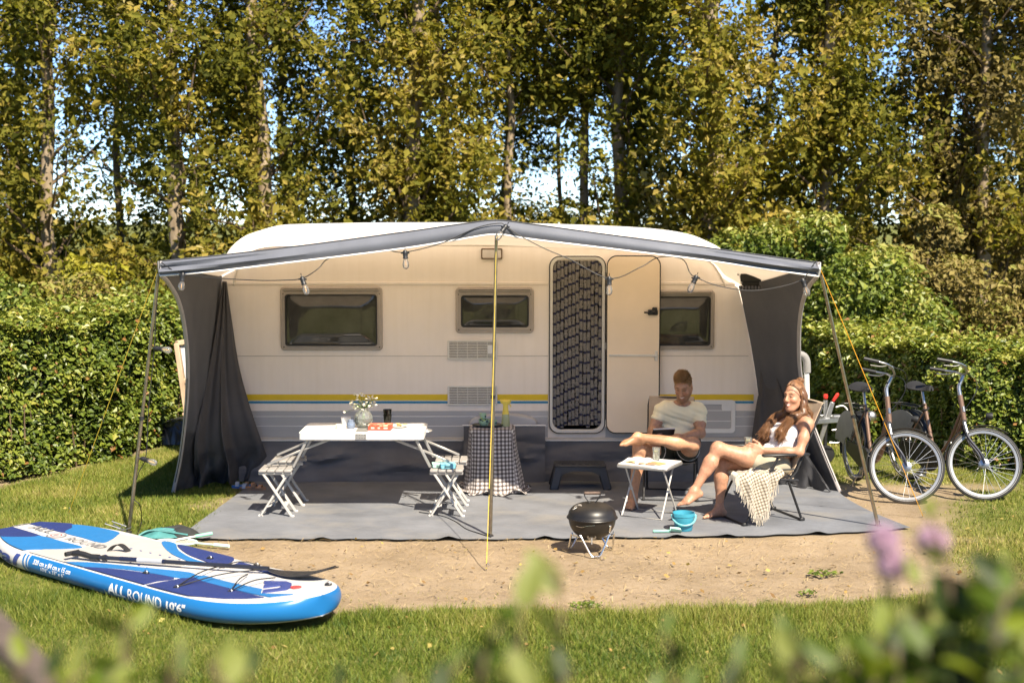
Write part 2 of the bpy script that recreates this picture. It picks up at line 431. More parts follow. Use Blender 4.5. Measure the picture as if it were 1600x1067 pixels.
# dry straw lying on the sand
n = 9000
x = rng.uniform(-2.4, 4.0, n); y = rng.uniform(-4.8, -2.6, n); kp = (rng.random(n) < .35 + .9 * (fbm(x * 2, y * 3, 3, 77) - .3)); x, y = x[kp], y[kp]; n = len(x)
a = rng.normal(0, .7, n); l = rng.uniform(.01, .035, n); w = .0016
c = np.stack([x, y, np.full(n, .004)], 1); u = np.stack([np.cos(a) * l, np.sin(a) * l, rng.uniform(-.3, .6, n) * l], 1); s = np.stack([-np.sin(a) * w, np.cos(a) * w, np.zeros(n)], 1)
V = np.stack([c - u - s, c - u + s, c + u + s, c + u - s], 1)
straw = npob('straw_litter', V, np.arange(n * 4).reshape(-1, 4), leafmat('straw', [(0, (.30, .2, .09)), (1, (.5, .38, .2))], .1), tint=np.repeat(rng.random(n), 4))
tag(straw, 'dry straw bits scattered over the bare sand', 'straw', kind='stuff')

# pebbles and dry leaves lying about
pc = MB(); pc.sphere((0, 0, 0), (1, .8, .55), 7, 4)
n = 260; mbp = MB()
for k in range(n):
    x, y = rng.uniform(-2.2, 3.9), rng.uniform(-4.7, -2.7); r = rng.uniform(.004, .013) * (1.6 if rng.random() < .06 else 1)
    mbp.sphere((x, y, r * .3 - .004), (r, r * .8, r * .55), 6, 3)
o = ob('pebbles', mbp, mat('pebble_grey_brown', (.26, .20, .14), .9, var=.5, vs=3)); tag(o, 'small pebbles and clods scattered on the bare sand', 'pebbles', kind='stuff')
n = 420; x = rng.uniform(-4.6, 4.6, n); y = rng.uniform(-6.2, -1.2, n); ok = ~((x > -2.8) & (x < 3.4) & (y > -2.65)) & ~in_sup(x, y); x, y = x[ok], y[ok]; n = len(x)
a = rng.uniform(0, 6.28, n); l = rng.uniform(.012, .026, n); c = np.stack([x, y, rng.uniform(.006, .03, n)], 1); u = np.stack([np.cos(a) * l, np.sin(a) * l, rng.normal(0, .3, n) * l], 1); s = np.stack([-np.sin(a) * l * .6, np.cos(a) * l * .6, rng.normal(0, .3, n) * l], 1)
o = npob('fallen_leaves', np.stack([c - u, c + s, c + u, c - s], 1), np.arange(n * 4).reshape(-1, 4), leafmat('fallen_leaf', [(0, (.16, .09, .03)), (.6, (.34, .22, .07)), (1, (.42, .36, .10))], .2), tint=np.repeat(rng.random(n), 4)); tag(o, 'dry fallen leaves strewn on lawn and sand', 'leaves', kind='stuff')

# ================================================================== caravan
M_WALL = mat('caravan_wall_paint', (.87, .775, .68), .42, var=.04, vs=1.2, bump=.12, bs=260, spec=.4)
def grime(m):
    nt = m.node_tree; N, L = nt.nodes, nt.links; p = N['Principled BSDF']; src = p.inputs['Base Color'].links[0].from_socket
    tc = N.new('ShaderNodeTexCoord'); mp = N.new('ShaderNodeMapping'); mp.inputs['Scale'].default_value = (9, 9, .5); L.new(tc.outputs['Object'], mp.inputs[0])
    nz = N.new('ShaderNodeTexNoise'); nz.inputs['Scale'].default_value = 2.2; nz.inputs['Detail'].default_value = 6; L.new(mp.outputs[0], nz.inputs[0])
    cr = N.new('ShaderNodeValToRGB'); cr.color_ramp.elements[0].position = .42; cr.color_ramp.elements[0].color = (1, 1, 1, 1); cr.color_ramp.elements[1].position = .75; cr.color_ramp.elements[1].color = (.80, .76, .68, 1); L.new(nz.outputs[0], cr.inputs[0])
    mx = N.new('ShaderNodeMix'); mx.data_type = 'RGBA'; mx.blend_type = 'MULTIPLY'; mx.inputs[0].default_value = .18; L.new(src, mx.inputs[6]); L.new(cr.outputs[0], mx.inputs[7]); L.new(mx.outputs[2], p.inputs['Base Color'])
grime(M_WALL)
M_ROOF = mat('caravan_roof_white', (.83, .81, .77), .4, var=.04, vs=2)
M_TRIM = mat('caravan_trim_beige', (.58, .52, .44), .4, var=.06)
M_GREYP = mat('caravan_grey_panel', (.42, .41, .41), .4, var=.05, vs=2)
M_LGREY = mat('caravan_pale_line', (.72, .71, .69), .4, var=.03)
M_YEL = mat('stripe_yellow', (.72, .50, .015), .4, var=.04)
M_BLU = mat('stripe_blue', (.02, .20, .36), .4, var=.04)
M_SEAL = mat('rubber_black', (.018, .017, .016), .55, var=.2)
M_WFRAME = mat('window_frame_taupe', (.40, .345, .29), .38, var=.07, vs=8)
M_PANE = mat('window_acrylic_dark', (.055, .053, .046), .04, var=.3, vs=3, spec=.75, rvar=.0)
M_DOORIN = mat('door_inner_cream', (.88, .72, .54), .45, var=.04, vs=2)
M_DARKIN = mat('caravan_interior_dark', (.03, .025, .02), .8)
M_GALV = mat('galvanised_steel', (.55, .55, .55), .38, 1.0, var=.15, vs=20)
M_PLWHITE = mat('plastic_offwhite', (.66, .63, .57), .4, var=.05)
M_BLK = mat('plastic_black', (.015, .015, .016), .42, var=.2)
M_RED = mat('plastic_red', (.55, .03, .02), .4)
M_GREYFOAM = mat('grey_foam', (.22, .21, .20), .8)

van = thing('caravan', 'cream touring caravan with yellow and blue stripe under the grey awning', 'caravan', (-.2, 1.0, 0))
OUT = spline([(-2.90, .42), (-2.94, .60), (-2.95, .9), (-2.95, 1.5), (-2.935, 1.9), (-2.90, 2.12), (-2.83, 2.28), (-2.70, 2.41), (-2.52, 2.485), (-2.2, 2.51), (-1.2, 2.525), (0, 2.52),
              (1.0, 2.49), (1.55, 2.455), (1.90, 2.395), (2.08, 2.31), (2.19, 2.18), (2.30, 1.93), (2.41, 1.5), (2.50, 1.0), (2.53, .70), (2.49, .42)], 110)
ctr = np.array([-.2, 1.45])
def inset(P, d):
    t = np.gradient(P, axis=0); nrm = np.stack([t[:, 1], -t[:, 0]], 1); nrm /= np.linalg.norm(nrm, axis=1, keepdims=True)
    return P + nrm * d
def rrect(x0, x1, z0, z1, r, n=6):
    P = []
    for cx, cz, a0 in ((x1 - r, z1 - r, 0), (x0 + r, z1 - r, 90), (x0 + r, z0 + r, 180), (x1 - r, z0 + r, 270)):
        for k in range(n + 1):
            a = R(a0 + 90 * k / n); P.append((cx + r * math.cos(a), cz + r * math.sin(a)))
    return np.array(P)
def y3(P, y): return np.stack([P[:, 0], np.full(len(P), y), P[:, 1]], 1)
def ring(mb, o, i, y0, y1, mi=0, bev=.004):
    """picture-frame solid between two outlines, from y0 (front) to y1 (back)"""
    oc = o.mean(0)
    sh = lambda P, d: P + (oc - P) / np.maximum(np.linalg.norm(oc - P, axis=1, keepdims=True), 1e-6) * d
    L = np.stack([y3(o, y1), y3(o, y0 + bev), y3(sh(o, bev), y0), y3(sh(i, -bev), y0), y3(i, y0 + bev), y3(i, y1)], 0)
    mb.grid(L, mi, closed=True)
def slab(mb, P, y0, y1, mi=0):
    n = len(P); mb.add(np.concatenate([y3(P, y0), y3(P, y1)]), [tuple(range(n)), tuple(range(2 * n - 1, n - 1, -1))] + [(i, n + i, n + (i + 1) % n, (i + 1) % n) for i in range(n)], mi)
def wx(px, y=0): return W(px, 500, y)[0]
def wz(py, y=0): return W(800, py, y)[2]

DX0, DX1, DZ0, DZ1 = wx(863), wx(941), wz(671), wz(405)      # door opening
front = inset(OUT, .04)
hole = rrect(DX0, DX1, DZ0, DZ1, .09)
polys = [[Vector((x, z, 0)) for x, z in front], [Vector((x, z, 0)) for x, z in hole[::-1]]]
tris = tessellate_polygon(polys)
allp = np.concatenate([front, hole[::-1]])
wall = MB(); wall.add(y3(allp, 0.0), [tuple(t) for t in tris])
ob('side_wall', wall, M_WALL, van, smooth=False)
shell = MB()
secs = [(0.0, .04), (.012, .016), (.04, 0.), (1.0, 0.), (2.02, 0.), (2.06, .016), (2.08, .04)]
lift = lambda P, y: P + np.stack([np.zeros(len(P)), .05 * np.sin(np.clip(y / 2.08, 0, 1) * math.pi) * (P[:, 1] > 2.3)], 1)
shell.grid(np.stack([y3(lift(inset(OUT, d), y), y) for y, d in secs], 0), flip=True)
k = inset(OUT, .04); shell.add(y3(k, 2.08), [tuple(range(len(k)))])
shell.add([(-2.9, .02, .43), (2.49, .02, .43), (2.49, 2.06, .43), (-2.9, 2.06, .43)], [(0, 1, 2, 3)])
shell.m[:2 * (len(OUT) - 1)] = [1] * (2 * (len(OUT) - 1))
ob('roof_and_ends', shell, [M_ROOF, M_WALL], van)
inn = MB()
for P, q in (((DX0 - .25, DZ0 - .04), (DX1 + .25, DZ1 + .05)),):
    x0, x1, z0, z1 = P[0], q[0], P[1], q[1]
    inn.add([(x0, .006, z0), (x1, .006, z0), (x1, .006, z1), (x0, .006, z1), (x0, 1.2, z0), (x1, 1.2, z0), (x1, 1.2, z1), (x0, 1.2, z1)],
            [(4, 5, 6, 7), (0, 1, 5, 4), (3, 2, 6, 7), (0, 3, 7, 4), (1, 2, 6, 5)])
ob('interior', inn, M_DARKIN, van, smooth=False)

# mouldings and stripes; the door opening splits them
fr_o = rrect(wx(857), wx(946.5), wz(677), wz(399), .105)
DL, DR = wx(856.5), wx(947)
def strip(name, pz0, pz1, depth, m, x0=-2.9, x1=2.44, holes=True):
    z0, z1 = wz(pz1), wz(pz0)
    for a, b in (((x0, DL), (DR, x1)) if holes else ((x0, x1),)):
        if b - a < .01: continue
        mb = MB(); mb.box(((a + b) / 2, -depth / 2 + .001, (z0 + z1) / 2), (b - a, depth, z1 - z0), min(.003, depth * .4))
        ob(name, mb, m, van)
strip('awning_rail_moulding', 440.5, 444.5, .012, M_WALL, x1=2.22)
strip('panel_seam', 555.3, 556.7, .004, M_TRIM, x1=2.36)
strip('yellow_stripe', 616, 625.5, .003, M_YEL, x1=2.42)
strip('blue_stripe', 626.6, 630.2, .003, M_BLU, x1=2.42)
strip('grey_panel', 641.8, 683, .004, M_GREYP, x1=2.46)
strip('pale_pinstripe', 650, 651.3, .007, M_LGREY, x1=2.46)
strip('pale_pinstripe', 665, 666.3, .007, M_LGREY, x1=2.46)
strip('bottom_sill', 683, 690, .02, M_TRIM, x1=2.46, holes=False)
mb = MB()                                                      # keder rail that carries the awning along the roof edge
railp = [p for p in inset(OUT, .165) if p[1] > 1.9]
mb.tube(y3(np.array(railp), -.006), .011, 6); ob('awning_rail', mb, M_TRIM, van)

def window(px0, px1, py0, py1, qx0, qx1, qy0, qy1, lab):
    w = MB(); ring(w, rrect(wx(px0), wx(px1), wz(py1), wz(py0), .04), rrect(wx(qx0), wx(qx1), wz(qy1), wz(qy0), .03), -.026, 0.0, bev=.010)
    wf = ob('window', w, M_WFRAME, van); wf['label'] = lab
    t = MB(); ring(t, rrect(wx(px0 + 5), wx(px1 - 5), wz(py1 - 5), wz(py0 + 8), .03), rrect(wx(qx0 - 3), wx(qx1 + 3), wz(qy1 + 3), wz(qy0 - 3), .03), -.034, -.024, bev=.003)
    ob('inner_frame', t, M_WFRAME, wf)
    h = MB(); h.box(((wx(px0) + wx(px1)) / 2, -.033, wz(py0 + 4)), (wx(px1) - wx(px0) - .06, .022, .034), .008); ob('hinge_rail', h, M_WFRAME, wf)
    g = MB(); h2 = (wx(px0) + wx(px1)) / 2
    g.box((h2, -.046, wz(py0 + 3.5)), (wx(px1) - wx(px0) - .075, .003, .004)); ob('hinge_groove', g, M_SEAL, wf)
    nu, nv = 40, 26
    u = np.linspace(0, 1, nu)[:, None]; v = np.linspace(0, 1, nv)[None, :]
    X = wx(qx0) + (wx(qx1) - wx(qx0)) * u + 0 * v; Z = wz(qy1) + (wz(qy0) - wz(qy1)) * v + 0 * u
    eb = np.minimum(np.minimum(u, 1 - u) * 2.2, np.minimum(v, 1 - v) * 1.7) + 0 * u * v
    b = -.012 - .030 * smooth(0, .42, eb) + .0022 * np.sin(u * 5 + lab.count('e') + v * 3.4) + .0014 * np.sin(u * 9 - v * 6) * smooth(0, .3, eb)
    pn = MB(); pn.grid(np.stack([X, b, Z], 2)); ob('pane', pn, M_PANE, wf, angle=0)
    s = MB(); ring(s, rrect(wx(qx0 - 1.2), wx(qx1 + 1.2), wz(qy1 + 1.2), wz(qy0 - 1.2), .03), rrect(wx(qx0 + .8), wx(qx1 - .8), wz(qy1 - .8), wz(qy0 + .8), .028), -.030, -.006, bev=.002)
    ob('pane_seal', s, M_SEAL, wf)
    for cx in (px0 + 5, px1 - 5):
        for cy in (py0 + 11, py1 - 5):
            q = MB(); q.lathe([(0, 0), (.007, .0), (.007, .004), (.0, .006)], 8, (wx(cx), -.024, wz(cy)), rot=[[1, 0, 0], [0, 0, -1], [0, 1, 0]]); ob('corner_screw', q, M_SEAL, wf)
window(438.7, 598, 448, 547, 447, 588.5, 461, 539, 'wide dark window left of the vents')
window(712, 834, 449, 520, 721.6, 825, 462.5, 510, 'small dark window above the vents')
window(993, 1116, 453, 546, 1001, 1108.6, 464, 538.6, 'dark window half hidden by the open door')

def vent(py0, py1, lab, grid_w):
    x0, x1, z0, z1 = wx(699), wx(777), wz(py1), wz(py0)
    f = MB(); ring(f, rrect(x0, x1, z0, z1, .008, 2), rrect(x0 + .018, x1 - .018, z0 + .018, z1 - .02, .004, 2), -.018, .0, bev=.003)
    vf = ob('vent_grille', f, M_PLWHITE, van); vf['label'] = lab
    bk = MB(); bk.box(((x0 + x1) / 2, -.0045, (z0 + z1) / 2), (x1 - x0 - .03, .003, z1 - z0 - .03)); ob('vent_backing', bk, M_DARKIN, vf)
    ns = 9; proto = None
    for i in range(ns):
        zc = z0 + .022 + (z1 - z0 - .046) * (i + .5) / ns
        s = MB(); s.box(((x0 + x1) / 2, -.012, zc), (x1 - x0 - .034, .010, .0105), .002); ob('slat', s, M_PLWHITE, vf)
    for q in range(1, 5):
        s = MB(); xx = x0 + (x1 - x0) * q / 5; s.box((xx, -.0165, (z0 + z1) / 2), (.006, .003, z1 - z0 - .036)); ob('mullion', s, M_PLWHITE, vf)
    if grid_w:
        s = MB(); s.box((wx(769), -.0205, (z0 + z1) / 2 + .002), (wx(776) - wx(762), .006, .085), .002); ob('cover_plate', s, M_LGREY, vf)
vent(531.3, 561.5, 'upper vent grille with a pale cover plate', True)
vent(602.6, 632.5, 'lower vent grille across the yellow stripe', False)
# awning lamp over the door side
l = MB(); ring(l, rrect(wx(752), wx(785), wz(405), wz(388), .012, 3), rrect(wx(754), wx(783), wz(403), wz(390), .01, 3), -.03, 0, bev=.003); lf = ob('awning_lamp', l, mat('lamp_brown', (.14, .09, .055), .4), van)
l = MB(); slab(l, rrect(wx(754), wx(783), wz(403), wz(390), .01, 3), -.026, -.002); ob('diffuser', l, mat('lamp_lens', (.62, .56, .5), .3), lf)
# doorway frame, threshold
f = MB(); ring(f, fr_o, rrect(DX0 + .004, DX1 - .004, DZ0 + .004, DZ1 - .004, .088), -.03, .03, bev=.008); dfm = ob('door_frame', f, M_PLWHITE, van)
f = MB(); f.tube(y3(rrect(wx(858.5), wx(945.5), wz(676), wz(400.5), .1), -.030), .0055, 6, closed=True); ob('door_seal', f, M_SEAL, dfm)
# open door, folded back against the wall
door = MB(); dP = rrect(wx(949, -.07), wx(1030, -.07), wz(675.5, -.07), wz(401, -.07), .09)
slab(door, dP, -.078, -.045); dr = ob('door', door, M_DOORIN, van); dr['label'] = 'cream door folded open against the wall'
f = MB(); f.tube(y3(rrect(wx(949, -.07), wx(1030.5, -.07), wz(676, -.07), wz(400.5, -.07), .092), -.066), .0105, 6, closed=True); ob('rubber_seal', f, M_SEAL, dr)
f = MB(); f.box(((wx(951) + wx(1028)) / 2, -.082, wz(555, -.07)), (wx(1028) - wx(951), .010, .022), .004); ob('split_strip', f, M_PLWHITE, dr)
hd = MB(); hx, hz = wx(1018, -.09), wz(488, -.09)
hd.box((hx + .012, -.092, hz), (.10, .03, .055), .008); hd.box((hx + .03, -.096, hz + .028), (.05, .034, .045), .008); hd.tube([(hx - .03, -.10, hz - .002), (hx - .075, -.112, hz)], .008, 8); hd.sphere((hx + .02, -.108, hz), .018)
ob('handle', hd, M_BLK, dr)
la = MB(); la.box((wx(1026, -.09), -.086, wz(556, -.09)), (.03, .012, .10), .003); la.box((wx(1023, -.09), -.094, wz(556, -.09)), (.055, .01, .015), .003); ob('latch', la, M_PLWHITE, dr)
for zz in (420, 540, 660):
    q = MB(); q.lathe([(0, 0), (.011, 0), (.011, .07), (0, .07)], 8, (wx(947.6), -.045, wz(zz) - .035)); ob('hinge', q, M_PLWHITE, dr)
# service hatch
f = MB(); hx0, hx1, hz0, hz1 = wx(1040), wx(1151), wz(676), wz(624.5)
ring(f, rrect(hx0, hx1, hz0, hz1, .04), rrect(hx0 + .045, hx1 - .045, hz0 + .045, hz1 - .045, .02), -.02, 0, bev=.005); hf = ob('service_hatch', f, M_LGREY, van)
f = MB(); slab(f, rrect(hx0 + .04, hx1 - .04, hz0 + .04, hz1 - .04, .02), -.010, -.0075); ob('hatch_panel', f, M_GREYP, hf)
for zz in (.36, .68):
    f = MB(); f.box(((hx0 + hx1) / 2, -.0115, hz0 + (hz1 - hz0) * zz), (hx1 - hx0 - .09, .005, .008)); ob('hatch_line', f, M_LGREY, hf)
f = MB(); slab(f, rrect(hx1 - .14, hx1 - .035, hz1 - .11, hz1 - .03, .03), -.018, -.0105); f.lathe([(0, .0), (.014, 0), (.014, .008), (0, .008)], 12, (hx1 - .085, -.018, hz1 - .062), rot=[[1, 0, 0], [0, 0, -1], [0, 1, 0]]); ob('hatch_lock', f, M_LGREY, hf)
# wheel arch bulge
wa = MB(); cx, r0 = (wx(732) + wx(841)) / 2, (wx(841) - wx(732)) / 2; zb = wz(664); hh = wz(645.5) - zb
th = np.linspace(0, math.pi, 25)
wa.grid(np.stack([np.stack([cx + r0 * q * np.sign(np.cos(th)) * np.abs(np.cos(th)) ** .75, np.full(25, yy), zb + hh * q * np.sin(th) ** .8], 1) for yy, q in ((0, 1), (-.05, .985), (-.075, .95), (-.085, .88), (-.088, .7), (-.088, .02))], 0))
ob('wheel_arch', wa, M_GREYP, van)
wh = MB(); wh.lathe([(.0, -.08), (.12, -.08), (.17, -.09), (.27, -.07), (.30, 0), (.27, .07), (0, .07)], 28, (cx, .18, .30), rot=[[1, 0, 0], [0, 0, 1], [0, -1, 0]]); ob('wheel', wh, M_BLK, van)
# drawbar at the right-hand end
d = MB()
for sy in (-1, 1):
    d.bar((2.45, 1.0 + sy * .45, .46), (3.55, 1.0 + sy * .07, .48), .09, .05, .004)
d.box((3.0, 1.0, .475), (.06, .5, .06), .004); d.bar((3.45, 1, .49), (3.85, 1, .49), .07, .06, .006); d.sphere((3.86, 1, .5), (.06, .05, .06))
db = ob('drawbar', d, M_GALV, van)
q = MB(); p0, p1 = W(1281, 690, .85), W(1301, 628, .85); q.bar(p0, p1, .05, .022, .005, hint=(0, 1, 0)); hb = ob('brake_lever', q, M_GALV, van)
q = MB(); q.bar(p1, W(1310, 614, .85), .036, .028, .012, hint=(0, 1, 0)); ob('brake_grip', q, M_RED, hb)
q = MB(); p0 = W(1290, 655, .9); q.tube([p0, W(1290, 625, .9)], .026, 12); jk = ob('jockey_post', q, M_GALV, van)
q = MB(); p1 = W(1290, 619, .9); q.lathe([(.0, -.025), (.022, -.025), (.027, 0), (.022, .022), (0, .026)], 12, p1); ob('jockey_knob', q, M_RED, jk)
q = MB(); q.tube([p0, (p0[0], p0[1], .14)], .022, 10); q.lathe([(0, -.04), (.09, -.035), (.105, 0), (.09, .035), (0, .04)], 16, (p0[0], p0[1], .105), rot=[[1, 0, 0], [0, 0, 1], [0, -1, 0]]); ob('jockey_wheel', q, M_BLK, jk)
q = MB(); q.tube(spline([W(1306, 636, .9), W(1318, 634, .9), W(1326, 646, .9), W(1322, 668, .9)], 12), .008, 6); ob('brake_cable', q, M_LGREY, van)
q = MB(); q.tube(spline([W(1300, 672, .8), W(1312, 672, .8), W(1313, 690, .8), W(1296, 691, .8)], 12), .006, 6); ob('support_loop', q, M_GALV, van)
gh = MB(); gh.tube(spline([W(1261, 660, .35), W(1261, 610, .35), W(1260, 574, .35)], 8), .026, 10); gg = ob('grab_post', gh, M_LGREY, van)
gh = MB(); gh.tube(spline([W(1261, 582, .35), W(1260.5, 565, .35), W(1256, 556, .35), W(1248, 553, .35)], 10), .038, 10); ob('grab_foam', gh, M_GREYFOAM, gg)

# ------------------------------------------------------------------ fly curtain in the doorway
def strand_mat():
    m, nt, p, out = nodes('chenille_strand'); N, L = nt.nodes, nt.links
    tc = N.new('ShaderNodeTexCoord'); sp = N.new('ShaderNodeSeparateXYZ'); L.new(tc.outputs['Object'], sp.inputs[0])
    md = N.new('ShaderNodeMath'); md.operation = 'PINGPONG'; md.inputs[1].default_value = .0525
    nz = N.new('ShaderNodeTexNoise'); nz.inputs['Scale'].default_value = 160; L.new(tc.outputs['Object'], nz.inputs[0])
    ad = N.new('ShaderNodeMath'); ad.operation = 'MULTIPLY_ADD'; ad.inputs[1].default_value = .012; L.new(nz.outputs[0], ad.inputs[0]); L.new(sp.outputs[2], ad.inputs[2])
    L.new(ad.outputs[0], md.inputs[0])
    cr = N.new('ShaderNodeValToRGB'); L.new(md.outputs[0], cr.inputs[0]); cr.color_ramp.interpolation = 'CONSTANT'
    cr.color_ramp.elements[0].color = (.010, .012, .055, 1); cr.color_ramp.elements[1].position = .0085; cr.color_ramp.elements[1].color = (.25, .23, .205, 1)
    mx = N.new('ShaderNodeMix'); mx.data_type = 'RGBA'; mx.blend_type = 'MULTIPLY'; mx.inputs[0].default_value = .8
    c2 = N.new('ShaderNodeValToRGB'); c2.color_ramp.elements[0].position = .35; c2.color_ramp.elements[0].color = (.35, .35, .35, 1); c2.color_ramp.elements[1].position = .65; L.new(nz.outputs[0], c2.inputs[0])
    L.new(cr.outputs[0], mx.inputs[6]); L.new(c2.outputs[0], mx.inputs[7]); L.new(mx.outputs[2], p.inputs['Base Color'])
    p.inputs['Roughness'].default_value = 1; p.inputs['Sheen Weight'].default_value = .3
    return m
M_STRAND = strand_mat()
cur = thing('fly_curtain', 'grey and navy chenille strand curtain hanging in the doorway', 'curtain', ((DX0 + DX1) / 2, -.01, DZ0))
ns = 13; zt = DZ1 - .015
phase = [0, .02, .035, .05, .07, .085, .10, .045, .03, .05, .075, .09, .06]
for i in range(ns):
    xx = DX0 + .022 + (DX1 - DX0 - .044) * i / (ns - 1)
    zz = np.arange(zt, DZ0 + .045 - (i in (1, 2, 9)) * .03, -.012)
    P = np.stack([xx + .0025 * np.sin(zz * 9 + i * 2) + .003 * rng.normal(size=len(zz)) * .4, -.006 + .004 * np.sin(zz * 5 + i), zz], 1)
    mb = MB(); mb.tube(P, .0175 * (1 + .16 * rng.normal(size=len(zz)).clip(-1.6, 1.6)), 7)
    off = phase[i] + .028 * rng.random()
    o = ob('strand', mb, M_STRAND, cur); o.data.transform(Matrix.Translation((0, 0, -off))); o.location.z = off
mb = MB(); mb.bar((DX0 + .005, -.012, zt + .006), (DX1 - .005, -.012, zt + .006), .02, .012); ob('curtain_rail', mb, M_TRIM, cur)

# ================================================================== awning
M_CANVAS = mat('awning_canvas_dark', (.068, .070, .079), .85, var=.10, vs=3, bump=.25, bs=600, spec=.2, sheen=.1)
M_CANVASB = mat('awning_drape_brownish', (.085, .081, .082), .85, var=.12, vs=2.5, bump=.25, bs=500, spec=.2)
M_FLAP = mat('awning_mud_flap', (.055, .055, .06), .5, var=.2, vs=6, bump=.3, bs=30, spec=.4)
M_ROOFG = mat('awning_roof_grey', (.112, .120, .146), .6, var=.10, vs=3, bump=.2, bs=300, spec=.35)
M_LINING = mat('awning_lining_light', (.72, .67, .60), .8, var=.05, vs=3, transl=.25)
M_LINING = mat('awning_lining_light', (.84, .76, .65), .8, var=.05, vs=3, transl=.6)
def roof_mat():
    m = mat('awning_roof_translucent', (.125, .130, .150), .6, var=.10, vs=3, bump=.2, bs=300, spec=.35); nt = m.node_tree; N, L = nt.nodes, nt.links
    t = N.new('ShaderNodeBsdfTranslucent'); t.inputs[0].default_value = (.90, .79, .66, 1); ms = N.new('ShaderNodeMixShader'); ms.inputs[0].default_value = .68
    L.new(N['Principled BSDF'].outputs[0], ms.inputs[1]); L.new(t.outputs[0], ms.inputs[2]); L.new(ms.outputs[0], N['Material Output'].inputs[0]); return m
M_ROOFT = roof_mat()
M_PIPING = mat('awning_piping_white', (.78, .76, .73), .5, var=.05)
M_PIPEG = mat('awning_zip_edge', (.40, .37, .36), .5, var=.08)
M_POLE = mat('tent_pole_steel', (.42, .36, .27), .36, 1.0, var=.25, vs=14)
M_ROPEY = mat('guy_rope_yellow', (.58, .42, .04), .7, var=.15, vs=40)
M_ROPEO = mat('guy_rope_orange', (.75, .36, .02), .7, var=.15, vs=40)
M_CORD = mat('cord_black', (.012, .012, .013), .6)
aw = thing('awning', 'dark grey open front awning with white piping stretched from the caravan', 'awning', (-.2, -2.2, 0))
YF = -2.55
Ftop = np.array([W(a, b, YF) for a, b in [(250, 409), (340, 400), (480, 383.5), (620, 365), (720, 351), (775, 345), (830, 351), (940, 366), (1100, 387), (1200, 401), (1279, 411)]])
Fbot = np.array([W(a, b, YF - .02) for a, b in [(250, 431), (340, 423.5), (480, 407), (633, 388), (720, 374), (775, 366.5), (830, 374), (960, 389.5), (1100, 406.5), (1200, 421), (1279, 432)]])
NU = 110
def rs(P, n):
    d = np.concatenate([[0], np.cumsum(np.linalg.norm(np.diff(P, axis=0), axis=1))]); t = np.linspace(0, d[-1], n)
    return np.stack([np.interp(t, d, P[:, k]) for k in range(3)], 1)
Ft, Fb = rs(spline(Ftop, 300), NU), rs(spline(Fbot, 300), NU)
rail = y3(np.array([p for p in inset(OUT, .165) if p[1] > (2.03 if p[0] < 0 else 1.9)]), -.012)
rail[:3, 0] -= np.array([.13, .09, .04]); rail[-3:, 0] += np.array([.04, .09, .13])
Bk = rs(rail, NU)
u = np.linspace(0, 1, NU)[:, None]; vv = np.linspace(0, 1, 18)[None, :]
roofP = Ft[:, None, :] * (1 - vv[..., None]) + Bk[:, None, :] * vv[..., None]
sag = .045 * np.sin(math.pi * vv) * (1 + .3 * np.sin(u * 23)) * np.sin(math.pi * np.clip(u, .02, .98)) ** .5
roofP[:, :, 2] -= sag
mb = MB(); mb.grid(roofP); ob('roof_sheet', mb, M_ROOFT, aw)
lin_ = roofP.copy(); lin_[:, :, 2] -= .010; mb = MB(); mb.grid(lin_[:, 1:-1]); ob('roof_lining', mb, M_LINING, aw)
# valance
vn = 8; vt = np.linspace(0, 1, vn)[None, :, None]
val = Ft[:, None, :] * (1 - vt) + Fb[:, None, :] * vt
s_ = np.linspace(0, 1, NU)
endw = smooth(.30, .0, s_) + smooth(.70, 1., s_)
for j in range(vn):
    q = j / (vn - 1)
    val[:, j, 1] -= .028 * math.sin(q * math.pi) + .030 * endw * np.sin(11 * q + s_ * 9) * math.sin(q * math.pi)
mb = MB(); mb.sheet(val, .003); ob('valance', mb, M_ROOFG, aw)
mb = MB(); mb.tube(val[:, -1] + A3(0, -.004, 0), .0075, 8); ob('valance_piping', mb, M_PIPING, aw)
mb = MB(); mb.tube(Ft + A3(0, -.002, .004), .006, 6); ob('roof_seam', mb, M_CANVAS, aw)
for k in (0, -1):
    mb = MB(); mb.tube([Ft[k], val[k, 3], Fb[k]], .008, 6); ob('corner_piping', mb, M_PIPING, aw)

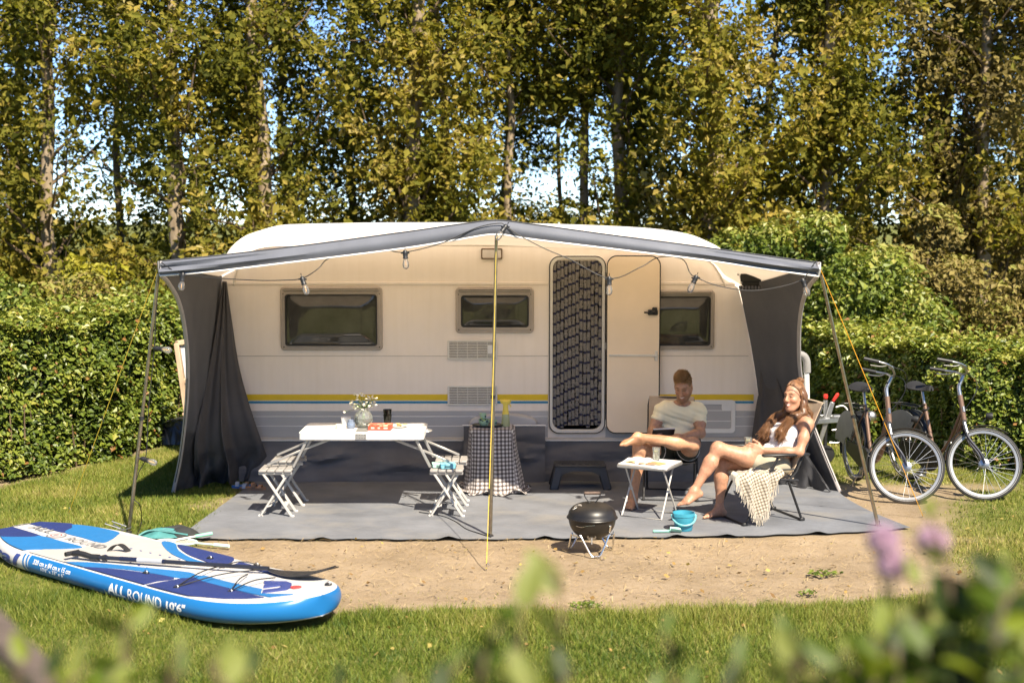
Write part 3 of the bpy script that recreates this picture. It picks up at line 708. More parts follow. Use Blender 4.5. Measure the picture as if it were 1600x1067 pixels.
def solveY(px, py, xfun):
    best = None
    for Y in np.linspace(-2.6, .3, 300):
        p = W(px, py, Y); e = abs(p[0] - xfun(max(p[2], 0)))
        if best is None or e < best[0]: best = (e, p)
    return best[1]
def side_panel(sgn, edge_px, xfun, top_back, foot, bot_back, sag):
    edge = roofP[0 if sgn < 0 else -1][::-1]; top_back = edge[0]
    E = np.array([solveY(a, b, xfun) for a, b in edge_px] + [foot])
    E = rs(spline(E, 120), 60)
    nu = 26
    half = OUT[:40] if sgn < 0 else OUT[-40:][::-1]
    zz_ = np.linspace(top_back[2], .46, 50); Bk_ = np.stack([np.interp(zz_, half[:, 1], half[:, 0]) - sgn * .055, np.full(50, -.004), zz_], 1); Bk_ = rs(np.concatenate([Bk_, [bot_back]]), 60)
    t = np.linspace(0, 1, nu)[None, :, None]
    P = Bk_[:, None, :] * (1 - t) + E[:, None, :] * t
    tt = np.linspace(0, 1, nu)[None, :]; vq = np.linspace(0, 1, 60)[:, None]
    P[:, :, 0] += sgn * (.05 * np.sin(math.pi * tt) * np.sin(math.pi * vq)) + .012 * np.sin(tt * 16 + vq * 3) * np.sin(math.pi * tt) * vq
    P[:, :, 2] -= (sag - .045) * np.sin(math.pi * tt) * np.clip(1 - vq * 3, 0, 1) ** 2
    Te = rs(edge, nu); w_ = np.clip(1 - vq * 5, 0, 1)[..., None] ** 1.5; P = P + (Te[None] + A3(0, 0, .004) - P[:1]) * w_; E = P[:, -1].copy()
    return P, E
xl = lambda z: -2.84 - .42 * max(0, 1 - z / 2.15) ** 1.6
xr = lambda z: 2.47 + .70 * max(0, 1 - z / 2.15) ** 1.5
PL, EL = side_panel(-1, [(249.5, 413), (251.5, 432), (262, 442), (276, 463), (286, 495), (292, 540), (293.5, 590), (290, 650), (282, 715)], xl, A3(-2.87, -.02, 2.045), G(271, 768), A3(-2.92, -.12, .01), .04)
PR, ER = side_panel(1, [(1280, 415), (1278, 434), (1266, 446), (1256, 465), (1250, 495), (1248, 535), (1250, 580), (1259, 630), (1280, 690)], xr, A3(2.33, -.02, 1.92), G(1312, 768), A3(2.58, -.12, .01), .05)
for P, E, lab in ((PL, EL, 'left side wall with arched front edge'), (PR, ER, 'right side wall with arched front edge')):
    cut = 46
    mb = MB(); mb.sheet(P[:cut + 1], .003); o = ob('side_wall', mb, M_CANVAS, aw); o['label'] = lab
    Q = P[cut:].copy(); Q[:, :, 0] += .01 * np.sin(np.arange(Q.shape[1]) * 1.3)[None, :] * np.linspace(0, 1, Q.shape[0])[:, None]
    mb = MB(); mb.sheet(Q, .004); ob('mud_flap', mb, M_FLAP, aw)
    mb = MB(); mb.tube(E + A3(0, -.006, 0), .019, 7); ob('zip_edge', mb, M_PIPEG, aw)
    mb = MB(); mb.tube(E[:-2] + A3(.0, -.022, 0), .005, 5); ob('zip_piping', mb, M_CORD, aw)

def drape(L, Rr, folds, amp, name, lab, seed):
    n = 70; nu = 64
    L = rs(spline(L, 100), n); Rr = rs(spline(Rr, 100), n)
    v = np.linspace(0, 1, n)[:, None]; t = np.linspace(0, 1, nu)[None, :]
    P = L[:, None, :] * (1 - t[..., None]) + Rr[:, None, :] * t[..., None]
    ph = 2 * math.pi * (folds * t + .35 * np.sin(2.3 * t + seed) + .10 * np.sin(v * 4 + seed))
    wv = np.sin(ph) + .35 * np.sin(2.1 * ph + 1.3 + v * 2)
    a = amp * (.25 + .75 * v) * np.sin(math.pi * np.clip(t, .03, .97)) ** .4
    P[:, :, 1] += -a * wv
    P[:, :, 0] += .5 * a * np.cos(ph * .9)
    crush = smooth(.80, 1.0, v)
    P[:, :, 1] -= crush * (.06 * np.sin(7 * t * math.pi + v * 30 + seed) + .05)
    P[:, :, 2] = np.maximum(P[:, :, 2] + crush * .035 * np.sin(11 * t * math.pi + seed), .008)
    k = int(n * .80)
    mb = MB(); mb.sheet(P[:k + 1], .003); o = ob(name, mb, M_CANVASB, aw); o['label'] = lab
    mb = MB(); mb.sheet(P[k:], .003); ob('drape_hem', mb, M_FLAP, aw)
drape(np.array([W(348, 440, -.16), W(337, 520, -.32), W(318, 620, -.5), W(303, 690, -.62), G(305, 758, .01)]),
      np.array([W(354, 440, -.05), W(362, 500, -.06), W(374, 575, -.09), W(395, 650, -.16), G(428, 745, .02)]), 2.2, .07, 'loose_drape', 'loose inner drape bunched at the left wall', .4)
drape(np.array([W(1167, 458, -.05), W(1176, 500, -.06), W(1187, 590, -.08), W(1180, 640, -.10), G(1165, 748, .02)]),
      np.array([W(1171, 458, -.12), W(1187, 510, -.25), W(1217, 600, -.42), W(1250, 690, -.5), G(1300, 766, .01)]), 1.8, .05, 'loose_drape', 'loose inner drape hanging at the right wall', 2.0)
# poles and guy ropes
def pole(top, foot, r, lab):
    mb = MB(); m = top * .45 + foot * .55; mb.tube([top, m], r, 12); o = ob('pole', mb, M_POLE, aw); o['label'] = lab
    q = MB(); q.tube([m + (top - m) * .04, foot], r * 1.16, 12); ob('pole_sleeve', q, M_POLE, o)
    q = MB(); q.lathe([(0, 0), (.03, 0), (.028, .012), (.016, .02), (.014, .05), (0, .05)], 12, foot); ob('pole_foot', q, M_BLK, o)
    q = MB(); q.lathe([(0, 0), (r * 1.5, 0), (r * 1.5, .03), (0, .03)], 10, m - A3(0, 0, .015)); ob('pole_clamp', q, M_BLK, o)
pole(W(776, 348, -2.52), G(766, 838), .0135, 'centre pole beside the yellow rope')
pole(W(247.5, 428, -2.53), G(201, 832), .0135, 'left corner pole standing in the grass')
pole(W(1283, 430, -2.5), G(1372, 822), .0135, 'right corner pole by the bicycles')
M_PEG = mat('tent_peg_steel', (.5, .5, .5), .4, 1.0)
def guy(P, foot, m, r=.0032):
    mb = MB(); P = list(P) + [foot]; mb.tube(spline(P, 24), r, 6); o = ob('guy_rope', mb, m, aw)
    q = MB(); q.tube([foot + A3(0, .02, -.06), foot + A3(0, 0, .035), foot + A3(.01, -.012, .045), foot + A3(.02, -.012, .03)], .004, 6); ob('tent_peg', q, M_PEG, o)
    mid = (np.array(P[-2]) * .4 + foot * .6); q = MB(); q.box(mid, (.012, .01, .05), .003); ob('rope_tensioner', q, M_BLK, o)
guy([W(249, 414, -2.55)], G(108, 800), M_ROPEY)
guy([W(1280, 416, -2.52)], G(1442, 806), M_ROPEO)
mb = MB(); 
guy([W(776, 347, -2.56), W(770, 600, -2.72)], G(760, 888), M_ROPEY)
# the shallow skirt under the caravan
skirt = thing('caravan_skirt', 'dark grey wrinkled draught skirt along the foot of the caravan', 'skirt', (-.2, -.1, 0))
def skirt_piece(px0, px1, py0, py1, y0, y1, seed, name, m):
    x0, x1 = wx(px0, y0), wx(px1, y0); n, k = max(12, int((x1 - x0) * 40)), 22
    u = np.linspace(0, 1, n)[:, None]; v = np.linspace(0, 1, k)[None, :]
    X = x0 + (x1 - x0) * u + 0 * v; z0 = wz(py0, y0)
    Z = z0 * (1 - v) + .006 * v + 0 * u
    q = fbm(X * 2.2 + seed + v * 2.5, Z * 7 + X * 1.1 + seed, 4, 11) - .47
    wr = np.sin((X * 5 + v * 6 + 3 * q) + seed) * .022 + q * .13
    Y = y0 + (y1 - y0) * v ** 1.3 + wr * np.sin(math.pi * np.clip(v, .04, .9)) * (u > -1)
    mb = MB(); mb.sheet(np.stack([X, np.minimum(Y, y0 + .0 + .02 * v), Z], 2), .003); return ob(name, mb, m, skirt)
M_SKIRT = mat('skirt_canvas', (.135, .132, .138), .7, var=.12, vs=3, bump=.25, bs=500, spec=.3)
skirt_piece(372, 724, 688, 752, -.03, -.14, 1.0, 'skirt_panel', M_SKIRT)
skirt_piece(848, 1200, 688, 752, -.03, -.14, 5.0, 'skirt_panel', M_SKIRT)
skirt_piece(724, 852, 665, 752, -.10, -.18, 9.0, 'wheel_flap', M_SKIRT)
mb = MB(); mb.tube([(wx(722, -.1), -.104, wz(664.5, -.1)), (wx(853, -.1), -.104, wz(664.5, -.1))], .008, 6); ob('flap_rail', mb, M_LGREY, skirt)
for a, b in ((372, 722), (853, 1200)):
    mb = MB(); mb.tube([(wx(a, -.03), -.036, wz(688, -.03)), (wx(b, -.03), -.036, wz(688, -.03))], .006, 6); ob('skirt_rail', mb, M_LGREY, skirt)
# ------------------------------------------------------------------ groundsheet
def sheet_mat():
    m = mat('groundsheet_blue_grey', (.156, .164, .182), .62, var=.20, vs=1.7, bump=.6, bs=16, spec=.35, stretch=(1, 1.15, 1))
    nt = m.node_tree; N, L = nt.nodes, nt.links; p = N['Principled BSDF']
    src = p.inputs['Base Color'].links[0].from_socket
    tc = N.new('ShaderNodeTexCoord'); mp = N.new('ShaderNodeMapping'); mp.inputs['Scale'].default_value = (1.0, 1.5, 1); L.new(tc.outputs['Object'], mp.inputs[0])
    nz = N.new('ShaderNodeTexNoise'); nz.inputs['Scale'].default_value = 1.4; nz.inputs['Detail'].default_value = 7; nz.inputs['Roughness'].default_value = .6; L.new(mp.outputs[0], nz.inputs[0])
    cr = N.new('ShaderNodeValToRGB'); cr.color_ramp.elements[0].position = .50; cr.color_ramp.elements[1].position = .72; L.new(nz.outputs[0], cr.inputs[0])
    mx = N.new('ShaderNodeMix'); mx.data_type = 'RGBA'; mx.inputs[7].default_value = (.20, .193, .182, 1)
    L.new(cr.outputs[0], mx.inputs[0]); L.new(src, mx.inputs[6]); L.new(mx.outputs[2], p.inputs['Base Color'])
    return m
nx_, ny_ = 180, 70
uu = np.linspace(0, 1, nx_)[:, None]; vv = np.linspace(0, 1, ny_)[None, :]
fx = -2.74 + 6.12 * uu + 0 * vv
fY = np.interp(fx, [-2.74, -2.5, -.5, .5, 2.0, 3.0, 3.38], [-2.56, -2.62, -2.62, -2.60, -2.50, -2.34, -2.18]) + .012 * np.sin(fx * 9) + .010 * np.sin(fx * 23 + 1)
bx = -2.56 + 5.72 * uu; bY = np.full_like(fx, -.06)
X = fx * (1 - vv) + bx * vv; Y = fY * (1 - vv) + bY * vv
X += np.where(uu > .97, -.12 * np.sin(np.clip(vv * 3.2, 0, math.pi)), 0) * smooth(.97, 1, uu)
Z = .004 + .010 * np.clip(fbm(X * 1.4, Y * 3.2, 4, 51) - .42, 0, 1) + .006 * np.abs(np.sin(X * .9 + 1)) ** 30
for fxp in (-.52, .27, -1.55, 1.35, 1.78, 2.55): Z += .020 * np.exp(-((X - fxp) / .055) ** 2) * smooth(.07, 0, vv)
gs = MB(); gs.sheet(np.stack([X, Y, Z], 2), .003); g = ob('groundsheet', gs, sheet_mat())
tag(g, 'blue grey groundsheet spread under the awning', 'groundsheet')
# ------------------------------------------------------------------ string of lamps
sl = thing('string_lights', 'black cord of clear bulbs strung along the awning front', 'string lights', (0, -2.5, 2.0))
YS = -2.60
cp = [(252, 410), (266, 420), (284, 428), (330, 434), (400, 438), (440, 438), (472, 435), (497, 420), (514, 404), (560, 396), (600, 391), (633, 394), (690, 380), (745, 356), (780, 349), (790, 353), (812, 368), (850, 388), (890, 405), (952, 435), (1000, 418), (1030, 402), (1066, 405), (1078, 426), (1087, 433), (1120, 446), (1170, 454), (1215, 449), (1253, 437), (1266, 420), (1276, 407)]
cpy = [YS if not (500 < a < 620 or 1005 < a < 1070) else -2.50 for a, b in cp]
mb = MB(); mb.tube(spline([W(a, b, y) for (a, b), y in zip(cp, cpy)], 200), .0042, 5); ob('cord', mb, M_CORD, sl)
lo = [W(249, 425, -2.54), W(243, 500, -2.5), W(241, 545, -2.5), W(232, 640, -2.46), W(228, 712, -2.44), W(216, 740, -2.42), W(208, 775, -2.4), W(219, 790, -2.4), G(221, 815, .02), G(214, 836, .02)]
mb = MB(); mb.tube(spline(lo, 80), .004, 5); ob('cord', mb, M_CORD, sl)
M_BULB = glass('bulb_glass', (.9, .88, .85), .03, alpha=.07, mix=(.96, .96, .95))
M_FIL = mat('bulb_filament', (.65, .35, .12), .4)
def bulb(px, py, Y, dirv):
    p = W(px, py, Y); d = unit(dirv); x, y_, d = frame(d); Rm = np.stack([x, y_, d], 1)
    s = MB(); s.lathe([(0, -.012), (.012, -.010), (.019, 0), (.021, .02), (.019, .045), (.022, .05), (.022, .058), (0, .06)], 12, p, rot=Rm); s.box(p + d * .012, (.07, .014, .014), .004)
    s.tube([p - d * .01, p - d * .02, p - d * .03 + x * .008, p - d * .038, p - d * .03 - x * .008, p - d * .02], .0025, 5)
    so = ob('bulb_socket', s, M_BLK, sl)
    g = MB(); g.lathe([(.014, .056), (.021, .075), (.026, .095), (.027, .11), (.022, .13), (.010, .141), (0, .143)], 14, p, rot=Rm); ob('bulb_glass', g, M_BULB, so)
    f = MB(); f.tube([p + d * .06, p + d * .11 + x * .006, p + d * .12, p + d * .11 - x * .006, p + d * .06], .0022, 5); ob('filament', f, M_FIL, so)
for a, b, Y, dv in ((286, 428, YS, (-.15, 0, -1)), (472, 434, YS, (.32, -.1, -1)), (633, 393, YS, (.05, 0, -1)), (791, 353, -2.66, (-.75, -.3, -1)), (952, 434, YS, (.0, 0, -1)), (1088, 432, YS, (-.45, 0, -1)), (1254, 437, YS, (.35, 0, -1)), (243, 544, -2.52, (1, -.2, -.12)), (222, 716, -2.45, (1, -.3, -.28))): bulb(a, b, Y, dv)
# hook rack under the roof
hk = thing('hook_rack', 'black clip rack with a row of hooks under the awning roof', 'hook rack', W(1172, 440, -.9))
c = W(1173, 434, -.9); q = MB(); q.box(c, (.19, .035, .075), .006); q.box(c - A3(0, 0, .055), (.16, .02, .04), .005); ob('rack_body', q, M_BLK, hk)
for i in range(6):
    h0 = c + A3(-.075 + i * .030, -.01, -.07); q = MB(); a = np.linspace(.5, 5.6, 12); q.tube(np.stack([h0[0] + .019 * np.sin(a) * .7, h0[1] - .012 * np.sin(a), h0[2] - .022 + .022 * np.cos(a)], 1), .0045, 5); ob('hook', q, M_BLK, hk)
q = MB(); q.tube([c + A3(-.1, 0, .02), c + A3(-.085, 0, -.06)], .006, 6); q.sphere(c + A3(-.115, 0, .03), .012); ob('clip_lever', q, M_GALV, hk)

# ================================================================== furniture and small things
M_ALU = mat('aluminium_matt', (.50, .49, .47), .38, .75, var=.08, vs=12)
M_WHT = mat('table_white_laminate', (.72, .71, .69), .35, var=.03, vs=3)
M_SLAT = mat('seat_slat_grey', (.28, .265, .25), .5, var=.06, vs=8)
M_LEGW = mat('leg_white_paint', (.43, .415, .39), .42, var=.06, vs=10)
# ------------------------------------------------------------------ folding picnic table with four seats
TX, TY, TL, TW, TZ = -1.325, -1.43, 1.10, .62, .745
pt = thing('picnic_table', 'white folding camping table with four attached slatted seats', 'table', (TX, TY, 0))
def xz(P, y): return [(a, y, b) for a, b in P]
for sx in (-1, 1):
    mb = MB(); P = rrect(-.5, .5, -.5, .5, .06, 6) if False else None
    x0, x1 = (TX - TL / 2, TX - .001) if sx < 0 else (TX + .001, TX + TL / 2)
    o = []
    rr = .045
    for cx, cy, a0 in ((x1 - (rr if sx > 0 else .003), TY + TW / 2 - rr, 0), (x0 + (rr if sx < 0 else .003), TY + TW / 2 - rr, 90), (x0 + (rr if sx < 0 else .003), TY - TW / 2 + rr, 180), (x1 - (rr if sx > 0 else .003), TY - TW / 2 + rr, 270)):
        for k in range(6): a = R(a0 + 90 * k / 5); r_ = rr if (cx - TX) * sx > .1 else .003; cyy = cy if r_ == rr else (TY + TW / 2 - .003 if cy > TY else TY - TW / 2 + .003); o.append((cx + r_ * math.cos(a), cyy + r_ * math.sin(a)))
    mb.prism(o, TZ - .062, TZ - .006, lambda u, v, w: (u, v, w)); ob('table_rim', mb, M_WHT, pt)
    ins = [(TX + (u - TX) * .97 if abs(u - TX) > .1 else u, TY + (v - TY) * .95) for u, v in o]
    mb = MB(); mb.prism(ins, TZ - .005, TZ, lambda u, v, w: (u, v, w)); ob('tabletop', mb, M_WHT, pt)
mb = MB(); mb.box((TX, TY - TW / 2 - .003, TZ - .034), (.10, .005, .05), .001); hp = ob('hinge_plate', mb, M_ALU, pt)
for k in range(8):
    q = MB(); q.sphere((TX - .035 + .023 * (k % 4), TY - TW / 2 - .006, TZ - .022 - .024 * (k // 4)), .0035, 6, 4); ob('rivet', q, M_SEAL, hp)
mb = MB(); mb.box((TX, TY, TZ + .0015), (.11, TW * .93, .003)); ob('centre_joint', mb, M_ALU, pt)
mb = MB(); a = np.linspace(-1.6, 1.6, 10); mb.tube(np.stack([TX + TL / 2 + .008 + .045 * np.cos(a), TY + .05 * np.sin(a), np.full(10, TZ - .03)], 1), .008, 6); ob('carry_handle', mb, M_ALU, pt)
SEATS = [(-2.075, -1.66), (-2.05, -1.19), (-.575, -1.66), (-.555, -1.19)]
SW, SD, SZ = .295, .285, .425
for i, (sx, sy) in enumerate(SEATS):
    mb = MB()
    for yy in (-1, 1): mb.box((sx, sy + yy * (SD / 2 - .03), SZ - .035), (SW, .022, .022), .003)
    so = ob('seat', mb, M_ALU, pt); so['label'] = ['near left seat', 'far left seat', 'near right seat carrying two boxes', 'far right seat'][i]
    for k in range(4):
        q = MB(); q.box((sx - SW / 2 + SW * (k + .5) / 4, sy, SZ - .012), (SW / 4 - .007, SD, .023), .006); ob('slat', q, M_SLAT, so)
    for yy in (-1, 1):
        y_ = sy + yy * (SD / 2 - .035)
        for d, dy in ((1, 0), (-1, .026)):
            q = MB(); q.bar((sx - d * (SW / 2 - .035), y_ + dy * yy * -1, SZ - .03), (sx + d * (SW / 2 - .01), y_ + dy * yy * -1, .010), .020, .036, .004, hint=(0, 1, 0)); ob('seat_leg', q, M_LEGW, so)
            q = MB(); q.box((sx + d * (SW / 2 - .008), y_ + dy * yy * -1, .010), (.042, .026, .018), .005); ob('foot_cap', q, M_PLWHITE, so)
    for d in (1, -1):
        q = MB(); f = .78; q.bar((sx + d * (SW / 2 - .035) * (f * 2 - 1) * 1.05, sy - SD / 2 + .04, SZ * (1 - f)), (sx + d * (SW / 2 - .035) * (f * 2 - 1) * 1.05, sy + SD / 2 - .04, SZ * (1 - f)), .045, .012, .003, hint=(d * .3, 0, 1)); ob('seat_crossbar', q, M_LEGW, so)
for sgn in (-1, 1):
    for y_ in (TY - TW / 2 + .05, TY + TW / 2 - .05):
        e = TX + sgn * (TL / 2 - .08); s_in = TX + sgn * (TL / 2 + .055); s_out = TX + sgn * (TL / 2 + .29)
        q = MB(); q.bar((e, y_, TZ - .05), (s_in, y_, SZ + .005), .024, .030, .004, hint=(0, 1, 0)); ob('leg', q, M_ALU, pt)
        q = MB(); P = [(TX + sgn * (TL / 2 - .30), y_ + .03, TZ - .06), (TX + sgn * (TL / 2 - .01), y_ + .03, SZ + .15), (s_out, y_ + .03, SZ + .022)]
        q.bar(P[0], P[1], .020, .030, .004, hint=(0, 1, 0)); q.bar(P[1], P[2], .020, .030, .004, hint=(0, 1, 0)); ob('brace', q, M_ALU, pt)
# things on the table
def onT(px, py): return G(px, py, TZ + .003)
M_GLASS = glass('clear_glass', (.82, .84, .80), .03, alpha=.12, mix=(.93, .95, .93))
M_SMOKE = glass('smoked_glass', (.02, .022, .015), .04, alpha=.45, mix=(.25, .27, .2))
M_BLUEGL = glass('blue_glass', (.35, .42, .55), .05, alpha=.35, mix=(.7, .78, .88))
v0 = onT(568, 667)
mb = MB(); n_ = 36; prof = [(.0, .004), (.05, .004), (.068, .02), (.080, .06), (.078, .10), (.060, .135), (.040, .155), (.036, .165), (.043, .178)]
mb.lathe(prof, n_, v0); V = mb.v[0]; ang = np.arctan2(V[:, 1] - v0[1], V[:, 0] - v0[0]); rad_ = 1 + .035 * np.cos(ang * 12); V[:, :2] = v0[:2] + (V[:, :2] - v0[:2]) * rad_[:, None]
vz = thing('vase', 'ribbed clear glass vase on the white camping table', 'vase', v0)
ob('vase_glass', mb, M_GLASS, vz); mb = MB(); mb.lathe([(.0, .008), (.048, .008), (.064, .022), (.075, .06), (.072, .085), (0, .085)], 24, v0); ob('water', mb, glass('vase_water', (.55, .58, .45), .02, alpha=.2, mix=(.85, .88, .8)), vz)
bq = thing('flower_bouquet', 'bunch of small white and yellow wild flowers in the glass vase', 'flowers', v0 + A3(0, 0, .01))
M_STEM = mat('flower_stem', (.08, .14, .03), .7); M_PET = mat('petal_white', (.80, .77, .66), .6); M_YC = mat('flower_centre', (.70, .52, .04), .7)
ML_SMALL = leafmat('bouquet_leaves', [(0, (.05, .09, .02)), (1, (.16, .22, .05))], .3)
st = MB(); heads = []
for k in range(46):
    a = rng.uniform(0, 6.28); rr_ = rng.uniform(.02, .15) * (1 if rng.random() < .8 else 1.15); hh = rng.uniform(.19, .33) - rr_ * .35
    tip = v0 + A3(rr_ * math.cos(a), rr_ * math.sin(a) * .8, hh)
    st.tube(spline([v0 + A3(-.02 * math.cos(a), -.02 * math.sin(a), .03), v0 + A3(.012 * math.cos(a), .012 * math.sin(a), .165), tip], 6), .0016, 4, caps=False); heads.append(tip)
ob('stems', st, M_STEM, bq)['kind'] = 'stuff'
pb = MB(); pb.sphere((0, 0, 0), (.0155, .0155, .006), 9, 3); proto = ob('flower_head', pb, [M_PET], bq, local=True); proto.location = heads[0] - v0 - A3(0, 0, .01)
cb = MB(); cb.sphere((0, 0, .005), (.0065, .0065, .005), 7, 3); cproto = ob('flower_centre', cb, M_YC, proto, local=True)
for k, h in enumerate(heads[1:]):
    s_ = rng.uniform(.6, 1.1); o = share(proto, 'flower_head', bq, h - v0 - A3(0, 0, .01), (rng.normal(.4, .4), rng.normal(0, .4), 0), (s_, s_, s_)); share(cproto, 'flower_centre', o)
Cq = v0 + np.stack([rng.normal(0, .05, 420), rng.normal(0, .045, 420), rng.uniform(.15, .29, 420)], 1); V, t_ = None, None
def tumbler(name, lab, cat, base, r0, r1, h, m, liquid=None):
    o = thing(name, lab, cat, base); mb = MB(); mb.lathe([(0, .004), (r0 * .92, .004), (r0, .0), (r0 * 1.02, .01), (r1, h), (r1 * .95, h), (r0 * .93, .012), (0, .012)], 18, base); ob('glass_wall', mb, m, o)
    if liquid: mb = MB(); mb.lathe([(0, .014), (r0 * .9, .014), ((r0 + (r1 - r0) * .7) * .92, h * .7), (0, h * .7)], 14, base); ob('drink', mb, liquid, o)
    return o
b0 = onT(605.5, 662)
tumbler('tumbler', 'smoked dark tumbler standing on the camping table, lower of two stacked', 'glass', b0, .030, .039, .085, M_SMOKE)
tumbler('tumbler', 'smoked dark tumbler stacked on top of the other dark tumbler', 'glass', b0 + A3(0, 0, .048), .030, .040, .085, M_SMOKE)
b0 = onT(540.5, 664.5); o = thing('paper_tub', 'plain white tub behind the blue glass jar', 'tub', b0); mb = MB(); mb.lathe([(0, .0), (.036, .0), (.044, .07), (.046, .075), (.042, .073), (.034, .005), (0, .005)], 18, b0); ob('tub_wall', mb, M_WHT, o); mb = MB(); mb.lathe([(.0, .058), (.040, .058)], 16, b0); ob('tub_content', mb, mat('cream_content', (.62, .5, .38), .7), o)
b0 = onT(548.5, 668.5); o = thing('glass_jar', 'small blue tinted glass jar beside the vase', 'jar', b0); mb = MB(); mb.lathe([(0, 0), (.034, 0), (.037, .01), (.037, .045), (.028, .058), (.028, .068), (.031, .072), (.029, .076), (0, .082)], 18, b0); ob('jar_glass', mb, M_BLUEGL, o); mb = MB(); mb.lathe([(0, .004), (.030, .006), (.030, .035), (0, .035)], 14, b0); ob('jar_fill', mb, mat('jar_wax', (.30, .36, .46), .5), o)
b0 = onT(529.5, 669); o = thing('tea_light', 'squat cream candle cup left of the blue jar', 'candle', b0); mb = MB(); mb.lathe([(0, 0), (.026, 0), (.029, .03), (.030, .034), (.026, .03), (0, .027)], 16, b0); ob('cup', mb, mat('candle_cream', (.72, .64, .48), .5), o); mb = MB(); mb.tube([b0 + A3(0, 0, .027), b0 + A3(.001, 0, .036)], .0012, 4); ob('wick', mb, M_SEAL, o)
b0 = onT(593, 672); rb = thing('red_game_box', 'flat red printed box lying on the camping table', 'box', b0, R(-4))
def printed(name, base, c1, c2, s=30):
    m = mat(name, base, .4, var=.05); nt = m.node_tree; N, L = nt.nodes, nt.links; p = N['Principled BSDF']
    vo = N.new('ShaderNodeTexVoronoi'); vo.inputs['Scale'].default_value = s; tc = N.new('ShaderNodeTexCoord'); L.new(tc.outputs['Object'], vo.inputs[0])
    cr = N.new('ShaderNodeValToRGB'); cr.color_ramp.interpolation = 'CONSTANT'; L.new(vo.outputs['Color'], cr.inputs[0]); e = cr.color_ramp.elements
    e[0].color = (*base, 1); e[1].position = .62; e[1].color = (*c1, 1); n_ = e.new(.78); n_.color = (*c2, 1); n2 = e.new(.86); n2.color = (*base, 1)
    L.new(cr.outputs[0], p.inputs['Base Color']); return m
mb = MB(); mb.box((0, .055, .020), (.205, .12, .038), .003); ob('box_body', mb, mat('box_red', (.58, .07, .035), .45), rb, local=True)
mb = MB(); mb.box((0, .055, .042), (.209, .124, .012), .003); ob('box_lid', mb, printed('box_lid_print', (.60, .08, .04), (.72, .5, .3), (.75, .6, .5), 38), rb, local=True)
for k, (xx, ww) in enumerate(((-.06, .03), (-.005, .02), (.055, .035))):
    mb = MB(); mb.box((xx, -.0055, .02), (ww, .002, .014)); ob('label_print', mb, mat('label_cream', (.72, .5, .38), .5), rb, local=True)
b0 = onT(624, 667); o = thing('snack_plate', 'small pale plate with crackers right of the red box', 'plate', b0); mb = MB(); mb.lathe([(0, .003), (.05, .003), (.075, .010), (.078, .012), (.05, .007), (0, .006)], 24, b0); ob('plate', mb, M_WHT, o)
for k in range(5):
    q = MB(); q.box(b0 + A3(rng.normal(0, .025), rng.normal(0, .02), .013 + .004 * k), (.04, .03, .005), .002, rotz(rng.uniform(0, 3))); ob('cracker', q, mat('cracker', (.58, .36, .14), .7) if k == 0 else bpy.data.materials['cracker'], o)
for k, (px, py, c, ww) in enumerate(((493, 671, (.72, .70, .66), .08), (520, 672.5, (.75, .62, .5), .05), (640, 670, (.78, .74, .66), .10))):
    b0 = onT(px, py); mb = MB(); mb.box(b0 + A3(0, .02, .002), (ww, .05, .003), .001, rotz(.2 * k)); o = ob('paper_napkin', mb, mat('paper%d' % k, c, .8))
    tag(o, ['pale paper napkin at the left end of the camping table', 'small beige paper near the candle cup', 'cream paper napkin at the right end of the camping table'][k], 'napkin')
# boxes on the near right seat
b0 = A3(-.585, -1.70, SZ + .001)
for dx, dy, c, sz, nm, lab, dz in ((-.055, .04, (.38, .62, .55), (.13, .10, .032), 'mint_box', 'mint green storage box on the near right seat', 0), (.02, -.02, (.16, .42, .52), (.13, .09, .040), 'blue_box', 'pale blue storage box on the near right seat', 0)):
    c0 = b0 + A3(dx, dy, dz); o = thing(nm, lab, 'box', c0); mb = MB(); mb.box(c0 + A3(0, 0, sz[2] / 2), sz, .006, rotz(.15)); ob('box_body', mb, mat(nm + '_plastic', c, .4), o); mb = MB(); mb.box(c0 + A3(0, 0, sz[2] + .003), (sz[0] * 1.03, sz[1] * 1.04, .007), .003, rotz(.15)); ob('box_lid', mb, mat(nm + '_lid', tuple(min(1, q * 1.3) for q in c), .4), o)
    mb = MB(); mb.box(c0 + A3(.0, -sz[1] / 2 - .002, sz[2] * .55), (.05, .004, .018), .001, rotz(.15)); ob('box_window', mb, mat(nm + '_dark', tuple(q * .3 for q in c), .3), o)
